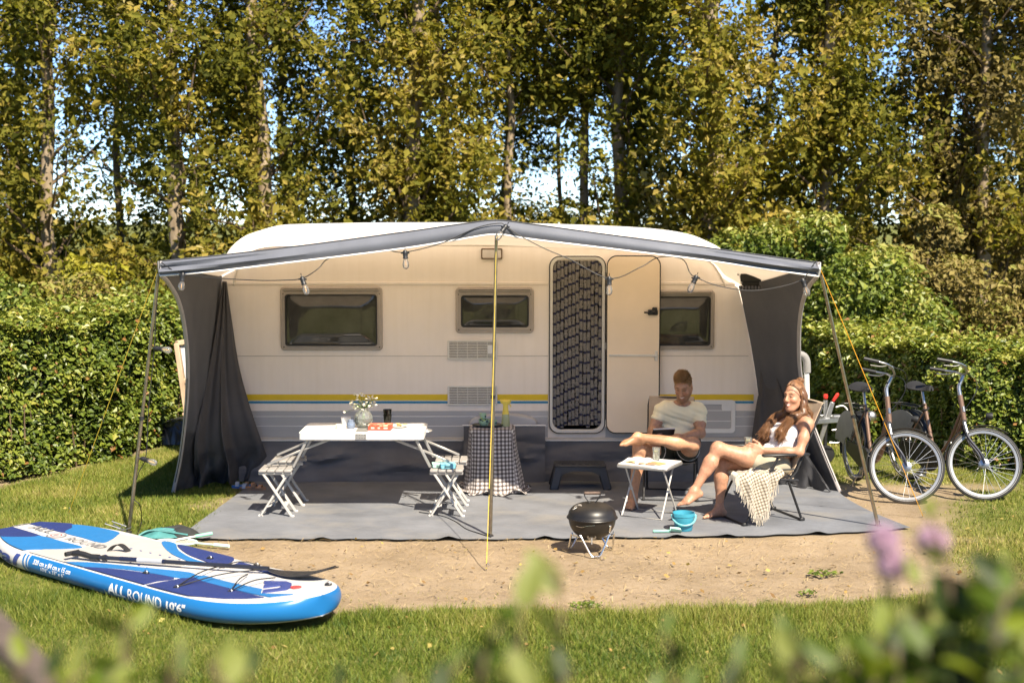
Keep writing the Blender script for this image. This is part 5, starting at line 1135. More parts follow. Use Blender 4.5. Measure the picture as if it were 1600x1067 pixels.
# ================================================================== people: one smooth surface grown round the joints
class Body:
    def __init__(s): s.pr = []
    def cap(s, a, b, ra, rb=None, k=.03): s.pr.append(('c', np.asarray(a, float), np.asarray(b, float), ra, ra if rb is None else rb, k)); return s
    def ell(s, c, r, rot=None, k=.03): s.pr.append(('e', np.asarray(c, float), np.asarray(r, float), np.eye(3) if rot is None else np.asarray(rot), 0, k)); return s
    def cut(s, c, r, k=.01): s.pr.append(('s', np.asarray(c, float), r, 0, 0, k)); return s
    def plane(s, p, n): s.pr.append(('p', np.asarray(p, float), unit(n), 0, 0, 0)); return s
    def mesh(s, h, noise=None):
        lo, hi = np.full(3, 1e9), np.full(3, -1e9)
        for p in s.pr:
            if p[0] == 'c':
                for q, r in ((p[1], p[3]), (p[2], p[4])): lo = np.minimum(lo, q - r); hi = np.maximum(hi, q + r)
            elif p[0] == 'e': m = p[2].max(); lo = np.minimum(lo, p[1] - m); hi = np.maximum(hi, p[1] + m)
        lo -= 4 * h; hi += 4 * h; n = np.ceil((hi - lo) / h).astype(int) + 1
        ax = [lo[i] + h * np.arange(n[i]) for i in range(3)]; D = np.full(n, .2, np.float32)
        for p in s.pr:
            k = p[5]
            if p[0] == 'c': a = np.minimum(p[1] - p[3], p[2] - p[4]); b = np.maximum(p[1] + p[3], p[2] + p[4])
            elif p[0] == 'e': m = p[2].max(); a = p[1] - m; b = p[1] + m
            elif p[0] == 's': a = p[1] - p[2]; b = p[1] + p[2]
            else: a, b = lo, hi
            pad = k + 4 * h; i0 = np.clip(((a - pad - lo) / h).astype(int), 0, n - 1); i1 = np.clip(((b + pad - lo) / h).astype(int) + 2, 1, n)
            sl = tuple(slice(i0[i], i1[i]) for i in range(3)); X, Y, Z = np.meshgrid(*[ax[i][sl[i]].astype(np.float32) for i in range(3)], indexing='ij', sparse=True)
            if p[0] == 'c':
                d = (p[2] - p[1]); L2 = max(d @ d, 1e-9); t = np.clip(((X - p[1][0]) * d[0] + (Y - p[1][1]) * d[1] + (Z - p[1][2]) * d[2]) / L2, 0, 1)
                f = np.sqrt((X - p[1][0] - t * d[0]) ** 2 + (Y - p[1][1] - t * d[1]) ** 2 + (Z - p[1][2] - t * d[2]) ** 2) - (p[3] + (p[4] - p[3]) * t)
            elif p[0] == 'e':
                Rm = p[3]; x = X - p[1][0]; y = Y - p[1][1]; z = Z - p[1][2]
                q = [(x * Rm[0, i] + y * Rm[1, i] + z * Rm[2, i]) for i in range(3)]; r = p[2]
                k0 = np.sqrt(sum((q[i] / r[i]) ** 2 for i in range(3))); k1 = np.sqrt(sum((q[i] / r[i] ** 2) ** 2 for i in range(3))); f = k0 * (k0 - 1) / np.maximum(k1, 1e-6)
            elif p[0] == 's': f = np.sqrt((X - p[1][0]) ** 2 + (Y - p[1][1]) ** 2 + (Z - p[1][2]) ** 2) - p[2]; D[sl] = np.maximum(D[sl], -f - 0.0); continue
            else: f = (X - p[1][0]) * p[2][0] + (Y - p[1][1]) * p[2][1] + (Z - p[1][2]) * p[2][2]; D[sl] = np.maximum(D[sl], f); continue
            g = D[sl]; hh = np.clip(.5 + .5 * (g - f) / k, 0, 1); D[sl] = g * (1 - hh) + f * hh - k * hh * (1 - hh)
        if noise is not None:
            X, Y, Z = np.meshgrid(*[a.astype(np.float32) for a in ax], indexing='ij', sparse=True); D = D + noise(X, Y, Z)
        return surfnet(D, lo, h)
def surfnet(D, lo, h):
    S = D < 0; c = np.zeros(tuple(np.array(D.shape) - 1), np.int8); nx, ny, nz = c.shape
    offs = [(i, j, k) for i in (0, 1) for j in (0, 1) for k in (0, 1)]
    for o in offs: c += S[o[0]:o[0] + nx, o[1]:o[1] + ny, o[2]:o[2] + nz]
    act = (c > 0) & (c < 8); I, J, K = np.nonzero(act); idx = np.full(c.shape, -1, np.int64); idx[I, J, K] = np.arange(len(I))
    pos = np.zeros((len(I), 3)); cnt = np.zeros(len(I))
    for o in offs:
        for axn in range(3):
            if o[axn]: continue
            o2 = list(o); o2[axn] = 1
            da = D[I + o[0], J + o[1], K + o[2]]; db = D[I + o2[0], J + o2[1], K + o2[2]]; x = (da < 0) != (db < 0); t = np.where(x, da / np.where(x, da - db, 1), 0)
            p = np.tile(np.array(o, float), (len(I), 1)); p[:, axn] += t; pos[x] += p[x]; cnt[x] += 1
    V = lo + h * (np.stack([I, J, K], 1) + pos / cnt[:, None]); F = []
    for axn in range(3):
        a, b = [i for i in range(3) if i != axn]; sl0 = [slice(None)] * 3; sl1 = [slice(None)] * 3; sl0[axn] = slice(0, -1); sl1[axn] = slice(1, None)
        s0, s1 = S[tuple(sl0)], S[tuple(sl1)]; E = s0 != s1; e = np.array(np.nonzero(E)).T
        e = e[(e[:, a] > 0) & (e[:, b] > 0) & (e[:, a] < D.shape[a] - 1) & (e[:, b] < D.shape[b] - 1)]
        def cell(da, db): q = e.copy(); q[:, a] -= da; q[:, b] -= db; return idx[q[:, 0], q[:, 1], q[:, 2]]
        Q = np.stack([cell(1, 1), cell(0, 1), cell(0, 0), cell(1, 0)], 1); fl = s0[e[:, 0], e[:, 1], e[:, 2]]
        if axn == 1: fl = ~fl
        Q[~fl] = Q[~fl][:, ::-1]; F.append(Q)
    return V, np.concatenate(F)
def relax(V, F, it=2, lam=.5):
    for _ in range(it):
        acc = np.zeros_like(V); cnt = np.zeros(len(V))
        for i in range(4):
            a, b = F[:, i], F[:, (i + 1) % 4]; np.add.at(acc, a, V[b]); np.add.at(acc, b, V[a]); np.add.at(cnt, a, 1); np.add.at(cnt, b, 1)
        V = V * (1 - lam) + lam * acc / np.maximum(cnt, 1)[:, None]
    return V
def skin_mat(name):
    m, nt, p, out = nodes(name); N, L = nt.nodes, nt.links; at = N.new('ShaderNodeAttribute'); at.attribute_name = 'col'
    nz = N.new('ShaderNodeTexNoise'); nz.inputs['Scale'].default_value = 45; nz.inputs['Detail'].default_value = 5; tc = N.new('ShaderNodeTexCoord'); L.new(tc.outputs['Object'], nz.inputs[0])
    mx = N.new('ShaderNodeMix'); mx.data_type = 'RGBA'; mx.blend_type = 'OVERLAY'; mx.inputs[0].default_value = .38; L.new(at.outputs['Color'], mx.inputs[6]); L.new(nz.outputs[0], mx.inputs[7]); L.new(mx.outputs[2], p.inputs['Base Color'])
    p.inputs['Roughness'].default_value = .48; p.inputs['Specular IOR Level'].default_value = .4; p.inputs['Subsurface Weight'].default_value = .12; p.inputs['Subsurface Radius'].default_value = (.9, .35, .2); p.inputs['Subsurface Scale'].default_value = .008
    bn = N.new('ShaderNodeBump'); bn.inputs['Strength'].default_value = .12; bn.inputs['Distance'].default_value = .004; n2_ = N.new('ShaderNodeTexNoise'); n2_.inputs['Scale'].default_value = 180; L.new(tc.outputs['Object'], n2_.inputs[0]); L.new(n2_.outputs[0], bn.inputs['Height']); L.new(bn.outputs[0], p.inputs['Normal'])
    return m
M_SKIN = skin_mat('skin')
def rotv(v, axis, a):
    axis = unit(axis); return v * math.cos(a) + np.cross(axis, v) * math.sin(a) + axis * (axis @ v) * (1 - math.cos(a))
def hand(B, wrist, fdir, palm, thumbside, curl=.5, s=1.0, spread=.06, thumb_curl=.5):
    """palm and five fingers; fdir runs along the fingers, palm is the way the palm faces"""
    f = unit(fdir); n = unit(palm - (np.dot(palm, f)) * f); t = unit(thumbside - np.dot(thumbside, f) * f - np.dot(thumbside, n) * n); pts = []
    for i, (off, ln, pl) in enumerate(((.030, .073, .086), (.010, .082, .090), (-.011, .076, .086), (-.030, .060, .078))):
        k0 = wrist + f * pl * s + t * off * s; B.cap(wrist + t * off * .55 * s + f * .012 * s, k0, .0145 * s, .0125 * s, .012)
        d = unit(f + t * off * spread * 40 * .05); p = k0; ax_ = np.cross(d, n)
        for j, fr in enumerate((.46, .31, .23)):
            d = rotv(d, ax_, curl * (.75 if j == 0 else 1.0)); q = p + d * ln * fr * s; B.cap(p, q, (.0098 - .0009 * j) * s, (.0092 - .0011 * j) * s, .004); p = q
        pts.append(p)
    th0 = wrist + t * .022 * s + f * .022 * s + n * .006 * s; th1 = th0 + unit(f * .75 + t * .85 + n * .25) * .038 * s; B.cap(wrist + f * .01 * s, th0, .016 * s, .015 * s, .012); B.cap(th0, th1, .0145 * s, .0115 * s, .010)
    d = unit(f * .95 + t * .35 + n * thumb_curl); th2 = th1 + d * .032 * s; B.cap(th1, th2, .0112 * s, .0105 * s, .005); d = unit(d + n * thumb_curl * .5 - t * .2); B.cap(th2, th2 + d * .026 * s, .0105 * s, .0082 * s, .004); return pts
def foot(B, ankle, toe, up, inner, s=1.0, h=.075):
    toe = unit(toe); up = unit(up - np.dot(up, toe) * toe); inn = unit(inner - np.dot(inner, toe) * toe - np.dot(inner, up) * up)
    heel = ankle - up * (h - .030) * s - toe * .045 * s; ball_i = ankle + toe * .125 * s - up * (h - .020) * s + inn * .022 * s; ball_o = ankle + toe * .105 * s - up * (h - .017) * s - inn * .028 * s
    B.cap(ankle, heel, .036 * s, .030 * s, .03); B.cap(heel, ball_o, .028 * s, .019 * s, .025); B.cap(ankle + up * .005 * s, ball_i, .034 * s, .022 * s, .03); B.cap(ankle - up * .025 * s, ball_o, .030 * s, .019 * s, .025); B.cap(ankle - up * .03 * s, ball_i * .5 + ball_o * .5, .030 * s, .020 * s, .025)
    for q in (-1, 1): B.ell(ankle + inn * q * .030 * s, np.array([.016] * 3) * s, k=.015)
    for i in range(5):
        f = i / 4; b = ball_i * (1 - f) + ball_o * f + toe * .006 * s; r = (.0155, .0115, .0108, .0102, .0098)[i] * s; ln = (.050, .046, .040, .034, .028)[i] * s
        d = unit(toe + inn * (.10 - .18 * f)); m_ = b + d * ln * .55 + up * .002 * s; B.cap(b, m_, r * 1.05, r, .008); B.cap(m_, m_ + d * ln * .45 - up * .005 * s, r, r * .82, .004)
def head(B, c, fwd, up, s=1.0, fem=False):
    f = unit(fwd); u = unit(up - np.dot(up, f) * f); r = np.cross(f, u); Rm = np.stack([f, r, u], 1); P = lambda a, b, d: c + s * (f * a + r * b + u * d)
    B.ell(P(-.012, 0, .035), np.array([.098, .077, .103]) * s, Rm, .02); B.ell(P(.028, 0, -.035), np.array([.068, .060, .088]) * s, Rm, .035)
    B.cap(P(.070, 0, -.112), P(.062, 0, -.108), (.024 if fem else .029) * s, None, .03)
    for q in (-1, 1):
        B.cap(P(-.005, q * .052, -.055), P(.055, q * .022, -.105), (.020 if fem else .025) * s, .020 * s, .03)
        B.ell(P(.062, q * .040, -.028), np.array([.026, .026, .022]) * s, Rm, .022); B.cap(P(.080, q * .042, .034), P(.088, q * .014, .036), .011 * s, .012 * s, .015)
        B.ell(P(-.008, q * .079, -.005), np.array([.021, .009, .034]) * s, Rm @ rotz(q * .35), .008); B.ell(P(.006, q * .079, -.030), np.array([.010, .008, .012]) * s, Rm, .008)
        B.cut(P(.106, q * .031, .010), .019 * s)
        B.ell(P(.083, q * .031, .009), np.array([.013, .015, .0115]) * s, Rm, .004); B.ell(P(.108, q * .013, -.036), np.array([.010, .008, .008]) * s, Rm, .008)
    B.cap(P(.092, 0, .030), P(.117, 0, -.020), .0085 * s, .0115 * s, .014); B.ell(P(.118, 0, -.030), np.array([.013, .0125, .011]) * s, Rm, .010)
    for q in (-1, 1):
        B.cap(P(.096, 0, -.058), P(.082, q * .027, -.054), .0075 * s, .005 * s, .006); B.cap(P(.094, 0, -.079), P(.080, q * .024, -.070), .0085 * s, .005 * s, .006)
    return P, Rm
def head_colours(V, C, c, Rm, s, skin, lip, brow, beard=None, nose_tint=.0):
    L = (V - c) @ Rm / s; x, y, z = L.T; ay = np.abs(y); fr = x > .04
    def mixc(m, col, a): m = np.clip(m, 0, 1)[:, None] * a; return C * (1 - m) + np.array(col) * m
    blob = lambda cy, cz, ry, rz: np.exp(-((((ay - cy) / ry) ** 2 + ((z - cz) / rz) ** 2)) ** 2) * fr
    C = mixc(blob(.045, -.030, .022, .020), (skin[0] * 1.0, skin[1] * .72, skin[2] * .68), .55)
    if beard is not None: C = mixc(smooth(-.03, -.075, z) * smooth(-.02, .02, x) * smooth(-.155, -.125, z) * (1 - blob(0, -.068, .026, .016)), beard, .55); C = mixc(blob(0.012, -.047, .022, .006), beard, .6)
    C = mixc(blob(.0, -.056, .028, .006), lip, .85); C = mixc(blob(.0, -.081, .024, .007), lip, .85)
    C = mixc(np.exp(-((y / .023) ** 2 + ((z + .067 - 8 * y ** 2) / .0065) ** 2) ** 2) * fr, (.78, .74, .68), .95)
    C = mixc(np.exp(-((((ay - .031) / .017) ** 2 + ((z - .010) / .0050) ** 2)) ** 2) * fr, (.03, .018, .012), .9)
    C = mixc(np.exp(-((((ay - .031) / .022) ** 2 + ((z - .013) / .012) ** 2)) ** 2) * fr, tuple(q * .55 for q in skin), .45)
    C = mixc(np.exp(-((((ay - .033) / .022) ** 2 + ((z - .036 + .12 * np.abs(ay - .03)) / .006) ** 2)) ** 2) * fr, brow, .85)
    return C
def body_ob(name, B, h, skin, colour=None, lab=None):
    V, F = B.mesh(h); V = relax(V, F, 1, .35); C = np.tile(np.array(skin, float), (len(V), 1)); n = fbm(V[:, 0] * 18, V[:, 2] * 18 + V[:, 1] * 9, 3, 4)[:, None] - .47; C = C * (1 + np.array([.10, .22, .25]) * n)
    if colour: C = colour(V, C)
    return npob(name, V, F, M_SKIN, col=np.column_stack([np.clip(C, 0, 1), np.ones(len(V))]), smooth=True)
def cloth_ob(name, B, h, m, parent, noise=None, it=2):
    V, F = B.mesh(h, noise); V = relax(V, F, it, .5); return npob(name, V, F, m, parent, smooth=True)
def strands(name, paths, r, m, parent, n=3):
    mb = MB()
    for p in paths: q = len(p); mb.tube(p, r * np.concatenate([np.linspace(1, 1, q - 2), [.7, .15]]) if q > 2 else r, n, caps=False)
    return ob(name, mb, m, parent, angle=0)
def hairmat(name, c1, c2):
    m = mat(name, c1, .38, var=.3, vs=25, col2=c2, spec=.5, stretch=(1, 1, .15)); return m

# ------------------------------------------------------------------ man in the far chair
SKM = (.47, .25, .145)
Bm = Body()
pel = W(1056, 706, -.80); hR, hL = W(1041, 709, -.86), W(1070, 708, -.86); kR, aR = W(1000, 699, -1.29), G(991, 783, .085); aR = A3(aR[0], -1.36, .085)
kL, aL = W(1083, 694, -1.24), W(996, 683, -1.42)
che = W(1060, 656, -.74); nb = W(1066, 632, -.745); hc = W(1068, 604, -.83)
shR, shL = W(1034, 642, -.76), W(1092, 643, -.76); elR, elL = W(1019, 674, -.86), W(1095, 677, -.90)
wrR, wrL = W(1024, 682, -1.07), W(1068, 682, -1.10)
for q in (hR, hL): Bm.ell(q + A3(0, .06, .0), (.10, .12, .095), k=.05)
Bm.cap(pel, W(1058, 680, -.75), .125, .115, .06)
for dx in (-.075, .075): Bm.cap(W(1058, 684, -.75) + A3(dx * .8, 0, 0), che + A3(dx, 0, .03), .095, .105, .06)
Bm.cap(shR + A3(.04, 0, .0), shL - A3(.04, 0, 0), .075, .075, .05); Bm.cap(nb - A3(0, 0, .03), hc - A3(0, -.02, .05), .058, .054, .03)
Bm.cap(nb + A3(0, .01, -.01), shR + A3(.03, 0, .02), .05, .055, .04); Bm.cap(nb + A3(0, .01, -.01), shL + A3(-.03, 0, .02), .05, .055, .04)
for s_, e_, w_ in ((shR, elR, wrR), (shL, elL, wrL)):
    Bm.ell(s_ + A3(0, 0, -.01), (.062, .062, .066), k=.04); Bm.cap(s_, s_ * .45 + e_ * .55, .055, .052, .03); Bm.cap(s_ * .45 + e_ * .55, e_, .050, .040, .03); Bm.cap(e_, e_ * .65 + w_ * .35, .041, .044, .03); Bm.cap(e_ * .65 + w_ * .35, w_, .043, .028, .03)
TB = W(1036, 676, -1.17)
hand(Bm, wrR, W(1026, 672, -1.20) - wrR, A3(.9, -.1, .3), A3(.1, -.3, 1), .55, 1.08)
hand(Bm, wrL, W(1052, 678, -1.19) - wrL, A3(-.3, -.35, -.6), A3(-.2, -.5, .7), .5, 1.08)
for h_, k_, a_ in ((hR, kR, aR), (hL, kL, aL)):
    m_ = h_ * .5 + k_ * .5; Bm.cap(h_, m_, .092, .080, .05); Bm.cap(m_, k_, .079, .060, .04); Bm.ell(k_, (.060, .062, .062), k=.04)
    c_ = k_ * .70 + a_ * .30; Bm.cap(k_, c_, .054, .056, .03); 
Bm.ell(kR * .68 + aR * .32 + A3(0, .03, 0), (.050, .052, .11), k=.04); Bm.cap(kR * .7 + aR * .3, aR, .055, .036, .04)
Bm.ell(kL * .68 + aL * .32 + A3(0, .01, -.02), (.10, .050, .050), k=.04); Bm.cap(kL * .7 + aL * .3, aL, .055, .037, .04)
foot(Bm, aR, A3(-.28, -1, -.02), A3(0, 0, 1), A3(1, -.2, 0), 1.0)
foot(Bm, aL, W(962, 686, -1.50) - W(990, 684, -1.42), A3(.1, -.25, 1) , A3(0, -1, .2), 1.0, .07)
mF, mU = unit((-.34, -.86, -.40)), unit((-.10, -.28, 1)); HPm, HRm = head(Bm, hc, mF, mU, .99)
man = body_ob('person', Bm, .0062, SKM, lambda V, C: head_colours(V, C, hc, HRm, .99, SKM, (.42, .16, .12), (.10, .055, .025), (.17, .085, .04)))
tag(man, 'man in a pale yellow T-shirt sitting with crossed bare legs, looking down at a tablet', 'person')
M_TEE = mat('cotton_pale_yellow', (.92, .81, .53), .9, var=.05, vs=5, bump=.2, bs=300, sheen=.2)
Bs = Body(); e = .016
Bs.cap(pel + A3(0, .0, .02), W(1058, 680, -.755), .138, .130, .05)
for dx in (-.075, .075): Bs.cap(W(1058, 688, -.755) + A3(dx * .8, 0, 0), che + A3(dx, 0, .03), .104, .112, .05)
Bs.cap(shR + A3(.04, 0, .0), shL - A3(.04, 0, 0), .086, .086, .05); Bs.cap(nb + A3(0, .01, -.02), shR + A3(.03, 0, .022), .058, .072, .04); Bs.cap(nb + A3(0, .01, -.02), shL + A3(-.03, 0, .022), .058, .072, .04)
slv = []
for s_, e_ in ((shR, elR), (shL, elL)): m_ = s_ * .60 + e_ * .40; Bs.ell(s_ + A3(0, 0, -.006), (.074, .076, .078), k=.03); Bs.cap(s_, m_, .062, .066, .03)
Bs.cut(nb + A3(-.008, -.045, .075), .095)
wr_ = lambda X, Y, Z: (.0050 * np.sin(X * 38 + Z * 55 + 5 * np.sin(Z * 17)) * np.sin(Z * 21 + X * 13) + .003 * np.sin(Z * 70 + X * 20)).astype(np.float32)
cloth_ob('t_shirt', Bs, .0075, M_TEE, man, wr_)
M_SHORT = mat('shorts_dark_green', (.035, .04, .03), .85, var=.15)
Bp = Body()
for q in (hR, hL): Bp.ell(q + A3(0, .06, .0), (.116, .136, .108), k=.04)
for h_, k_ in ((hR, kR), (hL, kL)): Bp.cap(h_, h_ * .58 + k_ * .42, .107, .104, .03)
cloth_ob('shorts', Bp, .009, M_SHORT, man, wr_)
M_HEM = mat('shorts_hem_white', (.62, .6, .56), .8)
for h_, k_ in ((hR, kR), (hL, kL)):
    c_ = h_ * .575 + k_ * .425; x_, y_, d_ = frame(k_ - h_); a = np.linspace(0, 2 * math.pi, 24, endpoint=False); mb = MB(); mb.tube(c_ + np.outer(np.cos(a), x_) * .105 + np.outer(np.sin(a), y_) * .105, .005, 6, closed=True); ob('shorts_hem', mb, M_HEM, man)
mh = []
for k in range(3600):
    th_, ph_ = rng.uniform(0, 2 * math.pi), math.acos(rng.uniform(-.25, 1)); d = A3(math.sin(ph_) * math.cos(th_), math.sin(ph_) * math.sin(th_), math.cos(ph_))
    loc = A3(-.012, 0, .035) + d * A3(.098, .078, .104)
    if loc[0] > .045 and loc[2] < .085 - .012 * abs(loc[1]) / .03: continue
    if loc[2] < -.01 and loc[0] > -.03: continue
    if abs(loc[1]) > .06 and loc[0] > -.0 and loc[2] < .02: continue
    ln = .007 + .036 * smooth(.03, .13, np.array(loc[2])) * (1 if loc[0] > -.06 else .6); lift = d * .5 + A3(.35, .30, .40) + rng.normal(0, .20, 3)
    p0 = hc + HRm @ (loc * .97 * .99); p1 = hc + HRm @ ((loc + unit(lift) * ln * .6) * .99); p2 = hc + HRm @ ((loc + unit(lift + A3(.25, 0, -.15)) * ln * 1.05) * .99); mh.append(np.array([p0, p1, p2]))
strands('hair', mh, .0028, hairmat('hair_sandy', (.62, .40, .19), (.34, .20, .09)), man)
# tablet in his hands
tbl = thing('tablet', 'tablet in a black cover held by the man in yellow', 'tablet', TB)
tn = unit(A3(-.05, .62, .8)); tx = unit(A3(1, -.05, -.10)); tx = unit(tx - tn * (tx @ tn)); ty = np.cross(tn, tx); Rt = np.stack([tx, ty, tn], 1)
mb = MB(); mb.box(TB, (.20, .145, .008), .003, Rt); ob('tablet_body', mb, M_BLK, tbl); mb = MB(); mb.box(TB + tn * .0045, (.185, .13, .0015), .0, Rt); ob('screen', mb, mat('screen_black', (.01, .01, .012), .08), tbl); mb = MB(); mb.box(TB - tn * .007, (.206, .15, .005), .002, Rt); ob('cover', mb, mat('tablet_cover_black', (.012, .012, .014), .35), tbl); mb = MB(); mb.box(TB - tn * .004 - ty * .079, (.20, .012, .012), .003, Rt); ob('page_edge', mb, mat('page_edge_pale', (.7, .68, .64), .7), tbl)

# ------------------------------------------------------------------ woman in the near chair
SKW = (.41, .215, .135)
Bw = Body(); f_, l_ = A3(-.94, -.33, 0), A3(-.33, .94, 0)      # facing, far side
hip = A3(2.25, -1.79, .475); hN, hF = hip - l_ * .085, hip + l_ * .085
wch = W(1231, 672, -1.74); wn_ = W(1246, 645, -1.73); wc = W(1241, 620, -1.76)
sN, sF = W(1262, 663, -1.90), W(1217, 660, -1.57)
eN, eF = W(1249, 706, -1.99), W(1190, 692, -1.56); wN, wF = W(1192, 703, -1.94), W(1180, 697, -1.74)
kT, aT = W(1122, 701, -1.93), W(1084, 768, -2.00)       # upper crossed leg
kB = W(1128, 722, -1.80); aB = A3(*(W(1124, 790, -1.80)[:2]), .082)
for q in (hN, hF): Bw.ell(q + A3(.02, 0, .01), (.115, .11, .095), k=.05)
wai = W(1226, 697, -1.77)
Bw.cap(hip + A3(.02, 0, .03), wai, .118, .098, .06)
for q in (-1, 1): Bw.cap(wai + l_ * q * .035, wch + l_ * q * .055, .082, .090, .05); Bw.ell(wch + f_ * .075 + l_ * q * .062 - A3(0, 0, .035), (.062, .060, .058), k=.03)
Bw.cap(sN * .85 + sF * .15, sF * .85 + sN * .15, .058, .058, .05); Bw.cap(wn_ - A3(0, 0, .02), wc - unit(A3(-.6, -.5, 0)) * .02 - A3(0, 0, .05), .047, .045, .03)
for s_ in (sN, sF): Bw.cap(wn_ - A3(0, 0, .012), s_ * .85 + wn_ * .15, .036, .045, .04)
for s_, e_, w_ in ((sN, eN, wN), (sF, eF, wF)):
    Bw.ell(s_, (.050, .050, .054), k=.04); Bw.cap(s_, s_ * .5 + e_ * .5, .046, .043, .03); Bw.cap(s_ * .5 + e_ * .5, e_, .042, .036, .03); Bw.cap(e_, e_ * .65 + w_ * .35, .036, .038, .03); Bw.cap(e_ * .65 + w_ * .35, w_, .037, .0245, .03)
GLp = W(1170, 692, -1.86)
hand(Bw, wN, W(1172, 698, -1.95) - wN, A3(-.25, .95, -.05), A3(.1, .1, 1), .62, .98, .02); hand(Bw, wF, W(1170, 693, -1.77) - wF, A3(-.2, -.95, -.1), A3(-.1, .0, 1), .62, .98, .02)
for h_, k_, a_ in ((hN, kT, aT), (hF, kB, aB)):
    m_ = h_ * .5 + k_ * .5; Bw.cap(h_, m_, .092, .080, .05); Bw.cap(m_, k_, .079, .056, .04); Bw.ell(k_, (.056, .056, .058), k=.04); c_ = k_ * .68 + a_ * .32; bd = unit(np.cross(unit(a_ - k_), l_)); bd = bd if bd @ f_ < 0 else -bd
    Bw.cap(k_, c_, .050, .053, .03); Bw.cap(c_ + bd * .012, k_ * .5 + a_ * .5 + bd * .006, .050, .046, .04); Bw.cap(c_, a_, .050, .032, .04)
foot(Bw, aT, W(1056, 783, -2.06) - W(1082, 770, -2.0), A3(-.55, -.1, .8), A3(0, -1, 0) * -1, .94, .072); foot(Bw, aB, A3(-1, -.42, -.03), A3(0, 0, 1), -l_, .94)
wF_, wU_ = unit((-.74, -.66, .04)), unit((-.04, .02, 1)); HPw, HRw = head(Bw, wc, wF_, wU_, .965, True)
wom = body_ob('person', Bw, .0060, SKW, lambda V, C: head_colours(V, C, wc, HRw, .965, SKW, (.50, .17, .14), (.10, .05, .028)))
tag(wom, 'smiling woman with long brown hair in a white top sitting with crossed bare legs', 'person')
M_TANK = mat('cotton_white', (.62, .60, .61), .9, var=.04, vs=5, bump=.2, bs=300, sheen=.2)
Bt = Body()
Bt.cap(hip + A3(.02, 0, .06), wai, .126, .108, .06)
for q in (-1, 1): Bt.cap(wai + l_ * q * .035, wch + l_ * q * .055, .092, .098, .05); Bt.ell(wch + f_ * .077 + l_ * q * .062 - A3(0, 0, .035), (.070, .068, .066), k=.03)
nrm_t = unit(A3(0, 0, 1) + f_ * .25); Bt.plane(wch + A3(0, 0, .062) + f_ * .06, nrm_t)
w2 = lambda X, Y, Z: (.0045 * np.sin(X * 45 + Z * 60 + Y * 20 + 4 * np.sin(Z * 19)) * np.sin(Z * 25 + Y * 17)).astype(np.float32)
cloth_ob('tank_top', Bt, .006, M_TANK, wom, w2)
for s_ in (sN, sF):
    top = s_ * .62 + wn_ * .38 + A3(0, 0, .048); P = spline([wch + f_ * .105 + (s_ - wn_) * .42 + A3(0, 0, .05), wch + f_ * .085 + (s_ - wn_) * .52 + A3(0, 0, .09), top + f_ * .028, top - f_ * .012, top - f_ * .055 - A3(0, 0, .03), wch - f_ * .10 + (s_ - wn_) * .45 + A3(0, 0, .04)], 24); sd_ = unit(s_ - wn_); sd_[2] = 0; mb = MB(); mb.sheet(np.stack([P - sd_ * .02, P, P + sd_ * .02], 1), .006); ob('shoulder_strap', mb, M_TANK, wom)
M_WSHORT = mat('shorts_khaki', (.34, .30, .22), .9, var=.1, bump=.2, bs=300)
Bq = Body()
for q in (hN, hF): Bq.ell(q + A3(.02, 0, .0), (.128, .124, .108), k=.04)
for h_, k_ in ((hN, kT), (hF, kB)): Bq.cap(h_, h_ * .72 + k_ * .28, .105, .102, .03)
cloth_ob('shorts', Bq, .009, M_WSHORT, wom, w2)
# long hair, half up in a bun
wh_ = []; H = lambda a: wc + HRw @ (np.asarray(a, float) * .965)
M_HAIRW = hairmat('hair_auburn', (.26, .125, .052), (.10, .045, .02))
SC, SR = A3(-.012, 0, .037), A3(.101, .081, .107)
Bh = Body(); Bh.ell(H(SC - A3(.004, 0, 0)), (SR + A3(.001, .002, .001)) * .965, HRw, .02)
for q in (-1, 1): Bh.cap(H((-.045, q * .062, .0)), H((-.05, q * .064, -.10)), .040, .034, .04)
Bh.cap(H((-.075, 0, -.02)), H((-.08, 0, -.10)), .045, .04, .04)
Bh.plane(H((.022, 0, .047)), HRw @ unit(A3(.80, 0, -.60)))
for q in (-1, 1):
    sh = sF if (HRw @ A3(0, q, 0)) @ l_ > 0 else sN
    hp_ = [H((-.035, q * .070, .02)), H((-.020, q * .082, -.07)), H((-.012, q * .094, -.145)), wn_ * .42 + sh * .58 + f_ * .075 + A3(0, 0, .030), wch + (sh - wn_) * .55 + f_ * .125 + A3(0, 0, .045), wch + (sh - wn_) * .56 + f_ * .135 + A3(0, 0, .0)]
    for i_ in range(5): Bh.cap(hp_[i_], hp_[i_ + 1], (.030, .030, .034, .036, .030)[i_], (.030, .034, .036, .030, .012)[i_], .03)
cloth_ob('hair_cap', Bh, .0055, hairmat('hair_auburn_deep', (.15, .070, .030), (.06, .027, .012)), wom, lambda X, Y, Z: (.0025 * np.sin(X * 160 + Y * 210) * np.sin(Z * 30)).astype(np.float32))
